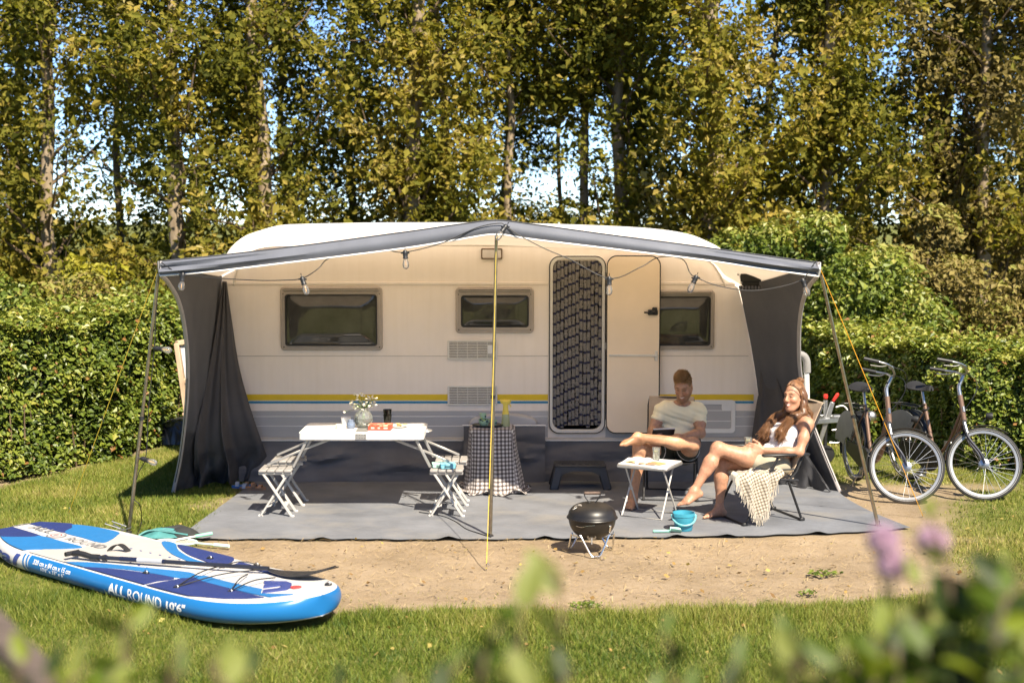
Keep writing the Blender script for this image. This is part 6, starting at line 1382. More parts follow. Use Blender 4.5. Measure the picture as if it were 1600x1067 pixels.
for k in range(6400):
    side = 1 if rng.random() < .5 else -1
    th_ = rng.uniform(.12, math.pi) * side; ph_ = rng.uniform(.05, 1.85); d = A3(math.sin(ph_) * math.cos(th_), math.sin(ph_) * math.sin(th_), math.cos(ph_)); root = SC + d * SR * 1.03
    if (root - A3(.022, 0, .047)) @ unit(A3(.80, 0, -.60)) > -.003: continue
    shell = lambda q, g: SC + unit((q - SC) / SR) * SR * g
    if root[2] > .080 - .25 * max(0, root[0]):       # combed back to the bun
        bun = A3(-.075, 0, .125); wh_.append(spline([H(root), H(shell(root * .6 + bun * .4, 1.07 + .03 * rng.random())), H(shell(root * .25 + bun * .75, 1.08 + .04 * rng.random())), H(bun + rng.normal(0, .012, 3))], 8)); continue
    sh = sF if (HRw @ A3(0, side, 0)) @ l_ > 0 else sN
    n1_ = shell(A3(root[0] * .8 - .008, root[1] + side * .012, root[2] - .045), 1.09); front = rng.random() < .80; bk_ = rng.random()
    c1 = H(A3(.022 - .095 * bk_ ** 1.4, side * (.084 + .018 * rng.random()), -.085 + rng.normal(0, .010))); c2 = H(A3(.030 - .11 * bk_ ** 1.4, side * (.092 + .030 * rng.random()), -.150 + rng.normal(0, .012)))
    mid_ = wn_ * .40 + sh * .60 + A3(0, 0, .034) + (f_ * rng.uniform(.06, .105) if front else -f_ * .07) + rng.normal(0, .014, 3)
    if front: end = wch + (sh - wn_) * rng.uniform(.36, .74) + f_ * rng.uniform(.12, .15) + A3(0, 0, rng.uniform(-.015, .05)) + rng.normal(0, .014, 3); seq = [H(root), H(n1_), c1, c2, mid_, (mid_ + end) / 2 + f_ * .022 + A3(0, 0, .008), end, end + A3(-.012, -.004, -.012) * rng.uniform(0, 2)]
    else: end = wch + (sh - wn_) * .5 - f_ * .13 + A3(0, 0, rng.uniform(-.05, .06)); seq = [H(root), H(n1_), c1, mid_, end]
    wh_.append(spline(seq, 12) + rng.normal(0, .0014, (12, 3)))
strands('hair', wh_, .0015, M_HAIRW, wom)
bn_ = []
for k in range(260):
    ax_ = unit(rng.normal(size=3)); x_, y_, _ = frame(ax_); a = np.linspace(0, rng.uniform(2, 4.5), 9) + rng.uniform(0, 6); rr_ = rng.uniform(.026, .036); bn_.append(H((-.085, 0, .142)) + np.outer(np.cos(a), x_) * rr_ + np.outer(np.sin(a), y_) * rr_ * .9)
strands('hair_bun', bn_, .0020, M_HAIRW, wom)
# glass in her hands
gl_ = tumbler('drinking_glass', 'small clear glass of drink held by the woman in white', 'glass', GLp + A3(-.005, 0, -.045), .028, .034, .095, M_GLASS, M_DRINK)
# ------------------------------------------------------------------ blanket over the chair seat, with fringe
Lc = lambda x, y, z: A3(CH_W[0], CH_W[1], 0) + rotz(CH_W[2]) @ A3(x, y, z)      # chair space: x forward, +y its left, which is the near side
M_PLAID = check_mat('blanket_plaid', (.50, .45, .37), (.27, .23, .175), (.12, .10, .075), .030, .42)
bl_ = thing('plaid_blanket', 'cream and taupe checked blanket with fringe hanging over the near chair seat', 'blanket', Lc(.1, .2, .45))
nu_, nv_ = 60, 50; u_ = np.linspace(0, 1, nu_); v_ = np.linspace(0, 1, nv_); P = np.zeros((nu_, nv_, 3)); UV = np.zeros((nu_, nv_, 2))
for i, u in enumerate(u_):
    drop = float(np.interp(u, [0, .12, .35, .55, .8, 1.0], [.03, .06, .29, .39, .28, .08]))
    for j, v in enumerate(v_):
        x = -.06 + .44 * u; s = v * (.20 + drop); fold = math.sin(u * 17 + .6) * .020 + math.sin(u * 31 + 3 * v) * .007
        if s < .20: y = .10 + s; z = .462 + .020 * math.sin(s * 15 + u * 6) + .012 * math.sin(u * 19) - .035 * max(0, u - .75) * 4 * .25
        else:
            q = s - .20; y = .30 + .022 * math.sin(min(q / .05, 1.57)) + fold * float(smooth(0, .12, np.array(q))); z = .462 - q * .98 - .01 * max(0, u - .75)
        x2 = x + (.22 * (s - .2) * (.5 - u) if s > .2 else 0)
        P[i, j] = Lc(x2, y, z); UV[i, j] = (x * 1.05 + .35 * s, s - .35 * x)
o = clothob('blanket_cloth', P, UV, M_PLAID, bl_)
mb = MB()
for i in range(9, nu_):
    for g in range(2):
        p = P[i, -1] + (P[min(i + 1, nu_ - 1), -1] - P[i, -1]) * g * .5; mb.tube(spline([p, p + A3(rng.normal(0, .006), rng.normal(0, .004), -.03), p + A3(rng.normal(0, .012), rng.normal(0, .006), -.075 - .02 * rng.random())], 5), .0026, 4, caps=False)
for j in range(20, nv_):
    p = P[-1, j]; mb.tube(spline([p, p + rotz(CH_W[2]) @ A3(.02, 0, -.02), p + rotz(CH_W[2]) @ A3(.03, rng.normal(0, .01), -.07)], 5), .0026, 4, caps=False)
ob('fringe', mb, mat('fringe_cream', (.48, .43, .35), .9), bl_)['kind'] = 'stuff'

# ================================================================== paddle board
M_SUPW = mat('board_white_pvc', (.54, .525, .51), .38, var=.03, vs=3); M_SUPB = mat('board_rail_blue', (.012, .135, .36), .30, var=.04, vs=3, spec=.5)
M_EVAN = mat('deck_pad_navy', (.012, .026, .13), .7, var=.08, vs=8, bump=.5, bs=120); M_EVAB = mat('deck_pad_blue', (.012, .14, .36), .65, var=.06, vs=8, bump=.5, bs=120); M_EVAG = mat('deck_pad_pale', (.385, .365, .34), .75, var=.05, vs=8, bump=.4, bs=120); M_PRINTW = mat('print_white', (.82, .82, .80), .5, var=.02); M_PRINTG = mat('print_grey', (.20, .195, .195), .5, var=.02); M_PRINTN = mat('print_navy', (.03, .05, .2), .5, var=.02); M_PRINTR = mat('print_red', (.60, .05, .05), .5, var=.02)
ax2 = A3(math.cos(SUP_TH), math.sin(SUP_TH), 0); n2 = A3(-ax2[1], ax2[0], 0)
if n2[1] < 0: n2 = -n2                                    # n2 points away from the camera
sup = thing('paddle_board', 'blue and white inflatable paddle board lying on the grass', 'paddle board', SUP_N + ax2 * 1.7)
def hwid(t):
    t = np.asarray(t, float); h = np.ones_like(t) * SUP_W / 2
    m = t < .8; h = np.where(m, SUP_W / 2 * (1 - np.clip(1 - t / .8, 0, 1) ** 2.2) ** (1 / 2.2), h)
    b = .87; m = t > SUP_L - b; return np.where(m, SUP_W / 2 * (1 - .55 * np.clip((t - (SUP_L - b)) / b, 0, 1) ** 2), h)
def rock(t): return .078 * np.clip(1 - np.asarray(t, float) / 1.2, 0, 1) ** 2
RH = .075
def deck(t, w, dz=0.0):
    p = SUP_N + ax2 * t + n2 * w; return A3(p[0], p[1], .012 + 2 * RH + float(rock(t)) + dz)
ts = np.concatenate([np.linspace(0, 1, 46) ** 2 * .8, np.linspace(.83, SUP_L, 60)]); TBLUE = 2.62
cs_ = []
ang = np.linspace(math.pi / 2, -math.pi / 2, 13)
body = MB(); ringpts = []
for t in ts:
    hw_ = max(float(hwid(t)), .004); r_ = min(RH, hw_); row = []
    ed = max(hw_ - RH, 0.0)
    for f in np.linspace(-ed, ed, 13): row.append((f, 2 * RH))
    for a_ in ang[1:-1]: row.append((ed + r_ * math.cos(a_), RH + RH * math.sin(a_)))
    for f in np.linspace(ed, -ed, 9): row.append((f, 0))
    for a_ in ang[::-1][1:-1]: row.append((-ed - r_ * math.cos(a_), RH + RH * math.sin(a_)))
    zz = .012 + float(rock(t)); ringpts.append([SUP_N + ax2 * t + n2 * w_ + A3(0, 0, zz + z_) for w_, z_ in row])
Pb = np.array(ringpts); a_, b_, _ = Pb.shape
F = []; Mi = []
body.grid(Pb, closed=True); k = 0
for i in range(a_ - 1):
    for j in range(b_):
        z_ = Pb[i, j, 2] - float(rock(ts[i])) - .012; jj = (j + 1) % b_; z2 = Pb[i, jj, 2] - float(rock(ts[i])) - .012
        zm = (z_ + z2) / 2
        body.m[k] = 1 if (.016 < zm < .138 and ts[i] < TBLUE and (z_ < 2 * RH - .002 or z2 < 2 * RH - .002)) else 0; k += 1
body.add(Pb[-1], [tuple(range(b_))]); body.add(Pb[0], [tuple(range(b_))[::-1]], 1)
ob('hull', body, [M_SUPW, M_SUPB], sup, angle=60)
def px2deck(px, py):
    p = G(px, py, .165); 
    for _ in range(3): t = (p - SUP_N) @ ax2; p = G(px, py, .165 + float(rock(max(t, 0))))
    q = p - SUP_N; return float(q @ ax2), float(q @ n2)
def z8(L): return [px2deck(x / 2.857, 780 + y / 2.857) for x, y in L]
def z1(L): return [px2deck(x / 5.714, 790 + y / 5.714) for x, y in L]
def z2(L): return [px2deck(260 + x / 5.333, 820 + y / 5.333) for x, y in L]
def pad(name, tw, m, lift, lab=None, smoothn=60, par=None):
    tw = np.array(tw); c = spline(np.column_stack([tw, np.zeros(len(tw))]), smoothn, closed=True)[:, :2]
    c[:, 0] = np.clip(c[:, 0], .03, SUP_L - .02)
    lim = np.maximum(hwid(c[:, 0]) - RH * .62, .0); c[:, 1] = np.clip(c[:, 1], -lim, lim)
    n = len(c); top = [deck(t, w, lift) for t, w in c]; bot = [deck(t, w, .0005) for t, w in c]
    tri = tessellate_polygon([[Vector((t, w, 0)) for t, w in c]])
    mb = MB(); mb.add(top + bot, [tuple(q) for q in tri] + [(i, (i + 1) % n, n + (i + 1) % n, n + i) for i in range(n)]); o = ob(name, mb, m, par or sup, angle=30)
    if lab: o['label'] = lab
    return o
def lin_(P, k=6):
    out = []
    for i in range(len(P)): out += [tuple(np.array(P[i]) * (1 - f) + np.array(P[(i + 1) % len(P)]) * f) for f in np.linspace(0, 1, k, endpoint=False)]
    return out
mid = [(2.98, .34), (3.3, .30), (3.5, .2)]
pad('deck_pad', lin_(z8([(60, 245), (240, 215), (370, 214), (520, 150), (720, 190), (760, 240), (830, 290), (800, 300), (420, 275), (250, 285), (150, 270), (75, 228)])), M_EVAG, .003, 'pale grey middle deck pad', 140)
pad('deck_pad', z1([(155, 130), (250, 120), (450, 130), (600, 150), (655, 168), (640, 195), (578, 238), (430, 205), (280, 165)]), M_EVAN, .005, 'navy pad at the tail, far side')
pad('deck_pad', z1([(658, 169), (850, 190), (1055, 235), (1045, 265), (990, 305), (905, 330), (740, 285), (582, 240), (642, 197)]), M_EVAB, .006, 'light blue pad at the tail, far side')
pad('deck_pad', z1([(-120, 140), (0, 165), (120, 190), (370, 268), (280, 275), (100, 276), (0, 275), (-140, 262)]), M_EVAN, .005, 'navy pad at the tail, near side')
pad('deck_pad', z1([(-130, 265), (0, 277), (280, 278), (370, 270), (560, 320), (735, 370), (560, 385), (300, 388), (130, 395), (40, 362), (-80, 300)]), M_EVAB, .006, 'light blue pad at the tail, near side')
pad('deck_pad', z8([(245, 288), (300, 280), (420, 283), (600, 300), (780, 318), (855, 328), (870, 342), (800, 350), (600, 316), (420, 301), (300, 301)]), M_EVAB, .006, 'light blue arc under the paddle shaft')
pad('deck_pad', z8([(300, 304), (420, 304), (600, 321), (775, 350), (700, 365), (605, 379), (450, 345), (360, 322)]), M_EVAN, .006, 'navy grip pad on the near side')
pad('deck_pad', lin_(z8([(622, 388), (700, 372), (850, 345), (1000, 387), (1178, 437), (1100, 442), (1000, 442), (800, 424)])), M_EVAN, .005, 'navy panel on the near side of the nose', 100)
pad('deck_pad', lin_(z2([(205, 420), (330, 425), (795, 535), (785, 572), (1055, 578), (860, 600), (500, 522), (300, 470)])), M_EVAB, .007, 'light blue stripe along the nose', 100)
pad('deck_pad', z8([(722, 190), (780, 196), (800, 230), (870, 268), (985, 300), (900, 293), (820, 268), (750, 232)]), M_EVAB, .006, 'light blue arc on the far side')
pad('deck_pad', z8([(792, 204), (850, 210), (1000, 245), (1045, 264), (1025, 284), (980, 297), (900, 270), (830, 240)]), M_EVAN, .006, 'navy grip pad on the far side')
pad('deck_pad', lin_(z2([(545, 335), (620, 308), (740, 340), (1050, 408), (1090, 428), (990, 432), (800, 388)])), M_EVAN, .006, 'navy panel on the far side of the nose', 80)
lg = pad('nose_emblem', lin_(z2([(815, 470), (1000, 474), (1045, 490), (1040, 520), (1000, 540), (930, 550), (800, 566), (806, 545), (930, 530), (965, 515), (950, 506), (808, 524), (812, 503), (930, 492), (812, 488)]), 4), M_PRINTN, .0095, None, 120)
pad('nose_dot', z2([(1032, 521), (1060, 512), (1100, 511), (1126, 517), (1100, 527), (1055, 531)]), M_PRINTR, .0095, None, 24)
# lettering
def text_mesh(s, bold=0.0, sx=1.0):
    cu = bpy.data.curves.new('t', 'FONT'); cu.body = s; cu.size = 1.0; cu.offset = bold; cu.resolution_u = 3; cu.space_character = 1.0
    o = bpy.data.objects.new('t', cu); COL.objects.link(o); dg = bpy.context.evaluated_depsgraph_get(); me = bpy.data.meshes.new_from_object(o.evaluated_get(dg))
    bm = bmesh.new(); bm.from_mesh(me)
    for yc in np.linspace(-.2, .8, 11): bmesh.ops.bisect_plane(bm, geom=bm.verts[:] + bm.edges[:] + bm.faces[:], plane_co=(0, yc, 0), plane_no=(0, 1, 0))
    bm.to_mesh(me); bm.free()
    V = np.array([v.co[:] for v in me.vertices]); F = [tuple(p.vertices) for p in me.polygons]
    bpy.data.objects.remove(o); bpy.data.curves.remove(cu); bpy.data.meshes.remove(me)
    V[:, 0] -= V[:, 0].min(); V[:, 0] *= sx; return V, F
def deck_text(s, t0, t1, w0, h, m, lift=.010, bold=.012):
    V, F = text_mesh(s, bold); wd = V[:, 0].max(); hh = max(V[:, 1].max(), .6)
    P = [deck(t0 + (t1 - t0) * v[0] / wd, w0 + h * v[1] / hh, lift) for v in V]
    mb = MB(); mb.add(P, F); return ob('deck_lettering', mb, m, sup, smooth=False)
def rail_pt(t, a_, dz=.0035):
    hw_ = float(hwid(t)); ed = hw_ - RH; r_ = RH + dz; return SUP_N + ax2 * t - n2 * (ed + r_ * math.cos(a_)) + A3(0, 0, .012 + float(rock(t)) + RH + r_ * math.sin(a_))
def rail_text(s, t0, t1, a0, a1, m, name='rail_lettering', bold=.012, slant=0.0):
    V, F = text_mesh(s, bold); wd = V[:, 0].max(); lo, hh = 0.0, max(V[:, 1].max(), .6)
    tw = [t0 + (t1 - t0) * (v[0] + slant * v[1]) / wd for v in V]
    # arc length along the curving rail
    mb = MB(); mb.add([rail_pt(t, a0 + (a1 - a0) * v[1] / hh) for t, v in zip(tw, V)], F); return ob(name, mb, m, sup, smooth=False)
def t_of(px, py, z=.09):
    p = G(px, py, z) - SUP_N; return float(p @ ax2)
tA, tB = t_of(200, 932), t_of(228, 938)
deck_text('ALL', t_of(38, 826, .16), t_of(72, 835, .16), -.005, .085, M_PRINTG); deck_text('ROUND', t_of(103, 843, .16), t_of(163, 857, .16), -.045, .085, M_PRINTG)
c_t, c_w = px2deck(88, 837)
for k, (r0, m) in enumerate(((.075, M_PRINTG), (.060, M_SUPW), (.045, M_PRINTR), (.034, M_SUPW), (.022, M_PRINTG))): pad('round_emblem', [(c_t + r0 * 1.1 * math.cos(a), c_w + r0 * math.sin(a)) for a in np.linspace(0, 2 * math.pi, 16, endpoint=False)], m, .0085 + .0008 * k, None, 32)
c_t, c_w = px2deck(8, 814)
for k, (r0, m) in enumerate(((.075, M_PRINTG), (.060, M_SUPW), (.045, M_PRINTG), (.03, M_SUPW))): pad('round_emblem', [(c_t + r0 * 1.2 * math.cos(a), c_w + r0 * math.sin(a)) for a in np.linspace(0, 2 * math.pi, 16, endpoint=False)], m, .0085 + .0008 * k, None, 32)
rail_text('ALL', t_of(141, 924), t_of(169, 932), -.42, .52, M_PRINTW, bold=.03); rail_text('ROUND', t_of(174, 933), t_of(234, 947), -.46, .46, M_PRINTW, bold=.004)
rail_text('10\'6"', t_of(250, 947), t_of(286, 954), -.30, .36, M_PRINTW, bold=.03)
rail_text('320 cm x 84 cm x 15 cm', t_of(49, 884), t_of(102, 902), .22, .68, M_PRINTW, bold=.012); rail_text('10\'6" x 33" x 6"', t_of(46, 891), t_of(77, 903), -.22, .14, M_PRINTW, bold=.0)
rail_text('ral', t_of(-34, 862), t_of(16, 877), -.5, .75, M_PRINTN, bold=.02, slant=.15)
for k in range(2):
    t0 = TBLUE + .03 + k * .045; P = [[rail_pt(t0 + .022 * f + .03 * g, -1.2 + 2.2 * g, .002) for g in np.linspace(0, 1, 12)] for f in (0, 1)]; mb = MB(); mb.grid(P); ob('rail_stripe', mb, M_SUPB, sup)
# carry handle, bungee, rings, valve
hpA, hpB = px2deck(171, 861), px2deck(201, 862)
P = spline([deck(*hpA, .01), deck(hpA[0] * .75 + hpB[0] * .25, hpA[1] * .75 + hpB[1] * .25, .045), deck(hpA[0] * .4 + hpB[0] * .6, hpA[1] * .4 + hpB[1] * .6, .055), deck(*hpB, .01)], 16)
mb = MB(); mb.sheet(np.stack([P - n2 * .022, P + n2 * .022], 1), .006); ob('carry_handle', mb, M_BLK, sup)
for k in range(6):
    for q in (-1, 1):
        t0, w0 = px2deck(165 + 13 * k, 867 + 4 * k) if q < 0 else px2deck(205 + 15 * k, 857 + 3.4 * k); mb = MB(); mb.box(deck(t0, w0, .005), (.022, .010, .004), .001, rotz(SUP_TH)); ob('pad_notch', mb, M_PRINTN, sup)
bp = [px2deck(276, 919), px2deck(348, 886), px2deck(401, 884), px2deck(360, 926), px2deck(387, 900), px2deck(465, 896)]
cr_ = [(bp[0], bp[1]), (bp[0], px2deck(412, 892)), (bp[1], bp[2]), (bp[3], bp[4]), (bp[3], px2deck(430, 905)), (px2deck(399, 886), px2deck(396, 892))]
for a, b in cr_: mb = MB(); mb.tube(spline([deck(*a, .014), deck((a[0] + b[0]) / 2, (a[1] + b[1]) / 2, .040), deck(*b, .016)], 10), .0045, 6); ob('bungee_cord', mb, M_CORD, sup)
for a in (bp[0], bp[1], bp[2], bp[3], px2deck(228, 896), px2deck(328, 873), px2deck(513, 914)):
    mb = MB(); mb.box(deck(*a, .009), (.045, .03, .014), .004, rotz(SUP_TH + .3)); o = ob('lashing_point', mb, M_BLK, sup)
    q = MB(); an = np.linspace(0, math.pi, 8); q.tube([deck(a[0] + .016 * math.cos(v), a[1], .012 + .016 * math.sin(v)) for v in an], .003, 5); ob('steel_ring', q, M_GALV, o)
# paddle on the deck
pd = thing('paddle', 'black paddle lying on the blue and white board', 'paddle', G(300, 890, .18)); Zp = .030
def pk(px, py, dz): a = px2deck(px, py + 3); return deck(a[0], a[1], dz)
A_, B_ = pk(138, 873, .034), pk(420, 893, .040)
mb = MB(); mb.tube([A_, B_], .0155, 12); ob('shaft', mb, mat('carbon_black', (.018, .02, .03), .3, var=.2), pd)
mb = MB(); f = unit(B_ - A_); mb.tube([A_ + f * .26, A_ + f * .62], .0175, 12); ob('shaft_sleeve', mb, mat('carbon_blue_black', (.012, .016, .04), .3), pd)
mb = MB(); mb.tube([A_ + f * .40, A_ + f * .60], .0181, 12); ob('shaft_label', mb, mat('shaft_label', (.35, .36, .38), .4), pd)
mb = MB(); mb.tube([A_ + f * .02, A_ + f * .09], .022, 12); mb.tube([A_ + f * .12, A_ + f * .15], .021, 12); ob('shaft_clamp', mb, M_BLK, pd)
T0 = pk(113, 870.5, .045); mb = MB(); mb.tube(spline([A_ + f * .03, A_ * .5 + T0 * .5 + A3(0, 0, .012), T0], 8), [.018, .02, .021, .021, .021, .022, .022, .016], 10); mb.tube([T0 - n2 * .055 + A3(0, 0, .004), T0 + n2 * .055 + A3(0, 0, .004)], .017, 10); ob('palm_grip', mb, M_BLK, pd)
E_ = pk(524, 902, .055); n_ = 22; L_ = []
bdir = E_ - B_
for i in range(n_):
    s = i / (n_ - 1); c = B_ + bdir * s + A3(0, 0, -.020 * math.sin(math.pi * s) + .04 * s ** 3); wv = .012 + .085 * math.sin(min(1, s * 1.25) * math.pi * .62) * (1 if s < .8 else math.sqrt(max(0, 1 - ((s - .8) / .2) ** 2)) * 1)
    L_.append([c + n2 * wv * g + A3(0, 0, -.012 * abs(g)) for g in np.linspace(-1, 1, 9)])
mb = MB(); mb.sheet(np.array(L_), .007); ob('blade', mb, mat('blade_black', (.022, .022, .024), .35, var=.15), pd)

# ================================================================== bicycles
M_TYRE = mat('tyre_black', (.02, .02, .02), .8); M_RIMM = mat('rim_silver', (.40, .40, .39), .35, .9); M_SPOKE = mat('spoke_steel', (.6, .6, .6), .35, .9); M_BRONZE = mat('frame_bronze', (.19, .115, .075), .3, .35, var=.1, coat=.3); M_ALUP = mat('polished_alloy', (.42, .42, .42), .28, .95); M_REFL = mat('reflex_band', (.34, .34, .34), .5); M_SADDLE = mat('saddle_black', (.018, .018, .02), .6); M_GREYBAG = mat('coat_guard_grey', (.16, .165, .16), .6)
def bicycle(lab, rear, heading, steer, wb=1.10):
    bk = thing('bicycle', lab, 'bicycle', (rear[0], rear[1], 0), heading, 'city bicycles parked by the hedge')
    RW = .345
    fw = bpy.data.objects.new('front_assembly', None)
    def rx(mb, o=0): return mb
    axr, axf = A3(0, 0, RW), A3(wb, 0, RW)
    # steering axis through the head tube
    h_top, h_bot = A3(.80, 0, .93), A3(.865, 0, .72); sd = unit(h_bot - h_top)
    def turn(P):
        P = np.asarray(P, float); k = -sd; a = steer; v = P - h_top
        return h_top + v * math.cos(a) + np.cross(k, v) * math.sin(a) + np.outer(v @ k, k).reshape(v.shape) * (1 - math.cos(a)) if v.ndim > 1 else h_top + v * math.cos(a) + np.cross(k, v) * math.sin(a) + k * (v @ k) * (1 - math.cos(a))
    def part(name, mb, m, par=bk, st=False):
        if st: mb.v = [turn(v) for v in mb.v]
        return ob(name, mb, m, par, local=True)
    a = np.linspace(0, 2 * math.pi, 56, endpoint=False)
    def wheel(c, st, lab2):
        circ = lambda r: np.stack([c[0] + r * np.cos(a), np.full(56, c[1]), c[2] + r * np.sin(a)], 1)
        mb = MB(); mb.tube(circ(RW - .020), .020, 8, closed=True, hint=(0, 1, 0)); w = part('wheel', mb, M_TYRE, st=st); w['label'] = lab2
        for q in (-1, 1): mb = MB(); mb.tube(circ(RW - .026) + A3(0, q * .0165, 0), .0035, 4, closed=True); part('reflex_band', mb, M_REFL, w, st)
        mb = MB()
        P = np.stack([np.stack([c[0] + rr * np.cos(a), np.full(56, yy), c[2] + rr * np.sin(a)], 1) for rr, yy in ((RW - .036, -.013), (RW - .058, -.011), (RW - .062, 0), (RW - .058, .011), (RW - .036, .013))], 0); mb.grid(P, closed=True); part('rim', mb, M_RIMM, w, st)
        mb = MB(); Rm = [[1, 0, 0], [0, 0, 1], [0, -1, 0]]; mb.lathe([(0, -.04), (.014, -.04), (.045, -.032), (.045, -.026), (.022, -.018), (.022, .018), (.045, .026), (.045, .032), (.014, .04), (0, .04)], 18, c, rot=Rm); part('hub', mb, M_ALUP, w, st)
        for k in range(30):
            q = 1 if k % 2 else -1; a0 = k * 2 * math.pi / 30; a1 = a0 + (.55 if (k // 2) % 2 else -.55)
            mb = MB(); mb.tube([c + A3(.042 * math.cos(a1), q * .028, .042 * math.sin(a1)), c + A3((RW - .06) * math.cos(a0), 0, (RW - .06) * math.sin(a0))], .0013, 3, caps=False); part('spoke', mb, M_SPOKE, w, st)
        return w
    wheel(axr, False, 'rear wheel'); wheel(axf, True, 'front wheel turned sideways')
    T = lambda name, P, r, m, n=10, st=False, nn=16, flat=1.0: part(name, (lambda mb: mb.tube(spline(P, nn), r, n, flat=flat))(MB()), m, st=st)
    bb = A3(.44, 0, .285); seat_top = A3(.245, 0, .80)
    T('seat_tube', [bb, seat_top], .019, M_BRONZE); T('down_tube', [h_bot + A3(-.01, 0, .02), A3(.70, 0, .43), A3(.56, 0, .305), bb], .026, M_BRONZE); T('lower_tube', [h_bot + A3(-.03, 0, .10), A3(.66, 0, .50), A3(.52, 0, .36), A3(.40, 0, .38)], .016, M_BRONZE)
    T('head_tube', [h_top + sd * -.02, h_bot + sd * .01], .024, M_BRONZE); T('head_badge', [h_top + sd * .09 + A3(.018, 0, .004), h_top + sd * .14 + A3(.018, 0, .004)], .014, M_ALUP, 8)
    for q in (-1, 1):
        T('chain_stay', [bb + A3(0, q * .03, 0), A3(.2, q * .05, .31), axr + A3(0, q * .065, 0)], .010, M_BRONZE, 8); T('seat_stay', [A3(.265, q * .02, .72), axr + A3(0, q * .065, 0)], .008, M_BRONZE, 8)
        T('rack_strut', [A3(-.05, q * .06, .745), axr + A3(0, q * .075, 0)], .005, M_BLK, 6); T('rack_rail', [A3(.20, q * .05, .755), A3(-.02, q * .065, .76), A3(-.24, q * .06, .755)], .006, M_BLK, 6)
        P = np.array([[(axr[0] + rr * math.cos(v), q * .075, axr[2] + rr * math.sin(v)) for v in np.linspace(R(55), R(175), 14)] for rr in (.10, .24, RW + .02)]); mb = MB(); mb.sheet(P, .004); part('coat_guard', mb, M_GREYBAG)
        T('pedal_crank', [bb + A3(0, q * .07, 0), bb + A3(q * .05, q * .075, q * .16)], .009, M_ALUP, 8); mb = MB(); mb.box(bb + A3(q * .05, q * .13, q * .16), (.085, .09, .024), .006); part('pedal', mb, M_ALUP)
        T('fork_blade', [h_bot + A3(0, q * .035, -.02), h_bot + sd * .16 + A3(.0, q * .055, 0), axf + A3(-.055, q * .058, .09), axf + A3(0, q * .055, 0)], np.linspace(.0165, .011, 16), mat('fork_dark%d%s' % (q, lab[:4]), (.02, .022, .035), .3), 10, True)
    for k in range(4): T('rack_bar', [A3(.14 - .11 * k, -.06, .758), A3(.14 - .11 * k, .06, .758)], .005, M_BLK, 6)
    T('fork_leg_upper', [h_bot + A3(.0, -.04, -.03), h_bot + sd * .13 + A3(0, -.055, 0)], .019, M_ALUP, 10, True); T('fork_crown', [h_bot + A3(0, -.05, -.02), h_bot + A3(0, .05, -.02)], .02, M_BLK, 10, True)
    def fender(c, a0, a1, st):
        v = np.linspace(R(a0), R(a1), 34); P = np.array([[(c[0] + (RW + .022 - .010 * g * g) * math.cos(t), .03 * g, c[2] + (RW + .022 - .010 * g * g) * math.sin(t)) for g in (-1, -.5, 0, .5, 1)] for t in v]); mb = MB(); mb.sheet(P, .003); part('fender', mb, M_BLK, st=st)
    fender(axr, 15, 200, False); fender(axf, 62, 200, True)
    mb = MB(); P = [(.44 + .12 * math.cos(t), .285 + .12 * math.sin(t)) for t in np.linspace(-math.pi / 2, math.pi / 2, 10)] + [(0 + .06 * math.cos(t), RW + .06 * math.sin(t)) for t in np.linspace(math.pi / 2, math.pi * 1.5, 8)]; mb.prism(P, -.075, -.045, lambda u, v, w: (u, w, v)); part('chain_guard', mb, M_BLK)
    T('seat_post', [seat_top, A3(.205, 0, .92)], .0135, M_ALUP)
    P = []
    for s in np.linspace(0, 1, 14):
        x_ = .07 + .28 * s; wv = .092 * (1 - smooth(.25, .8, np.array(s))) + .020; P.append([(x_, wv * g, .985 - .012 * math.sin(s * 3) - .045 * abs(g) ** 2.5 + .012 * (1 - s) ** 2) for g in np.linspace(-1, 1, 11)])
    mb = MB(); mb.sheet(np.array(P), .022); sd_ = part('saddle', mb, M_SADDLE)
    for q in (-1, 1): mb = MB(); mb.tube([A3(.12, q * .03, .955), A3(.20, q * .02, .925), A3(.29, q * .015, .96)], .004, 5); part('saddle_rail', mb, M_ALUP, sd_)
    mb = MB(); t = np.linspace(0, 12, 60); mb.tube(np.stack([.26 + .034 * np.cos(t) - .0 * t, .034 * np.sin(t), .70 + .008 * t], 1), .008, 6); part('chain_lock', mb, M_BLK)
    st_b = h_top + sd * -.02; T('stem', [st_b, st_b + sd * -.07, st_b + sd * -.12 + A3(.02, 0, 0), st_b + sd * -.20 + A3(.06, 0, 0)], .019, M_ALUP, 12, True); cl = st_b + sd * -.20 + A3(.065, 0, 0.01)
    mb = MB(); mb.sphere(st_b + sd * -.13 + A3(.012, -.019, 0), .010, 8, 6); part('stem_bolt', mb, M_BLK, st=True)
    hb = spline([cl + A3(-.27, -.27, .055), cl + A3(-.16, -.265, .055), cl + A3(-.05, -.22, .05), cl + A3(.01, -.10, .01), cl, cl + A3(.01, .10, .01), cl + A3(-.05, .22, .05), cl + A3(-.16, .265, .055), cl + A3(-.27, .27, .055)], 60); mb = MB(); mb.tube(hb, .0115, 10); hbo = part('handlebar', mb, M_ALUP, st=True)
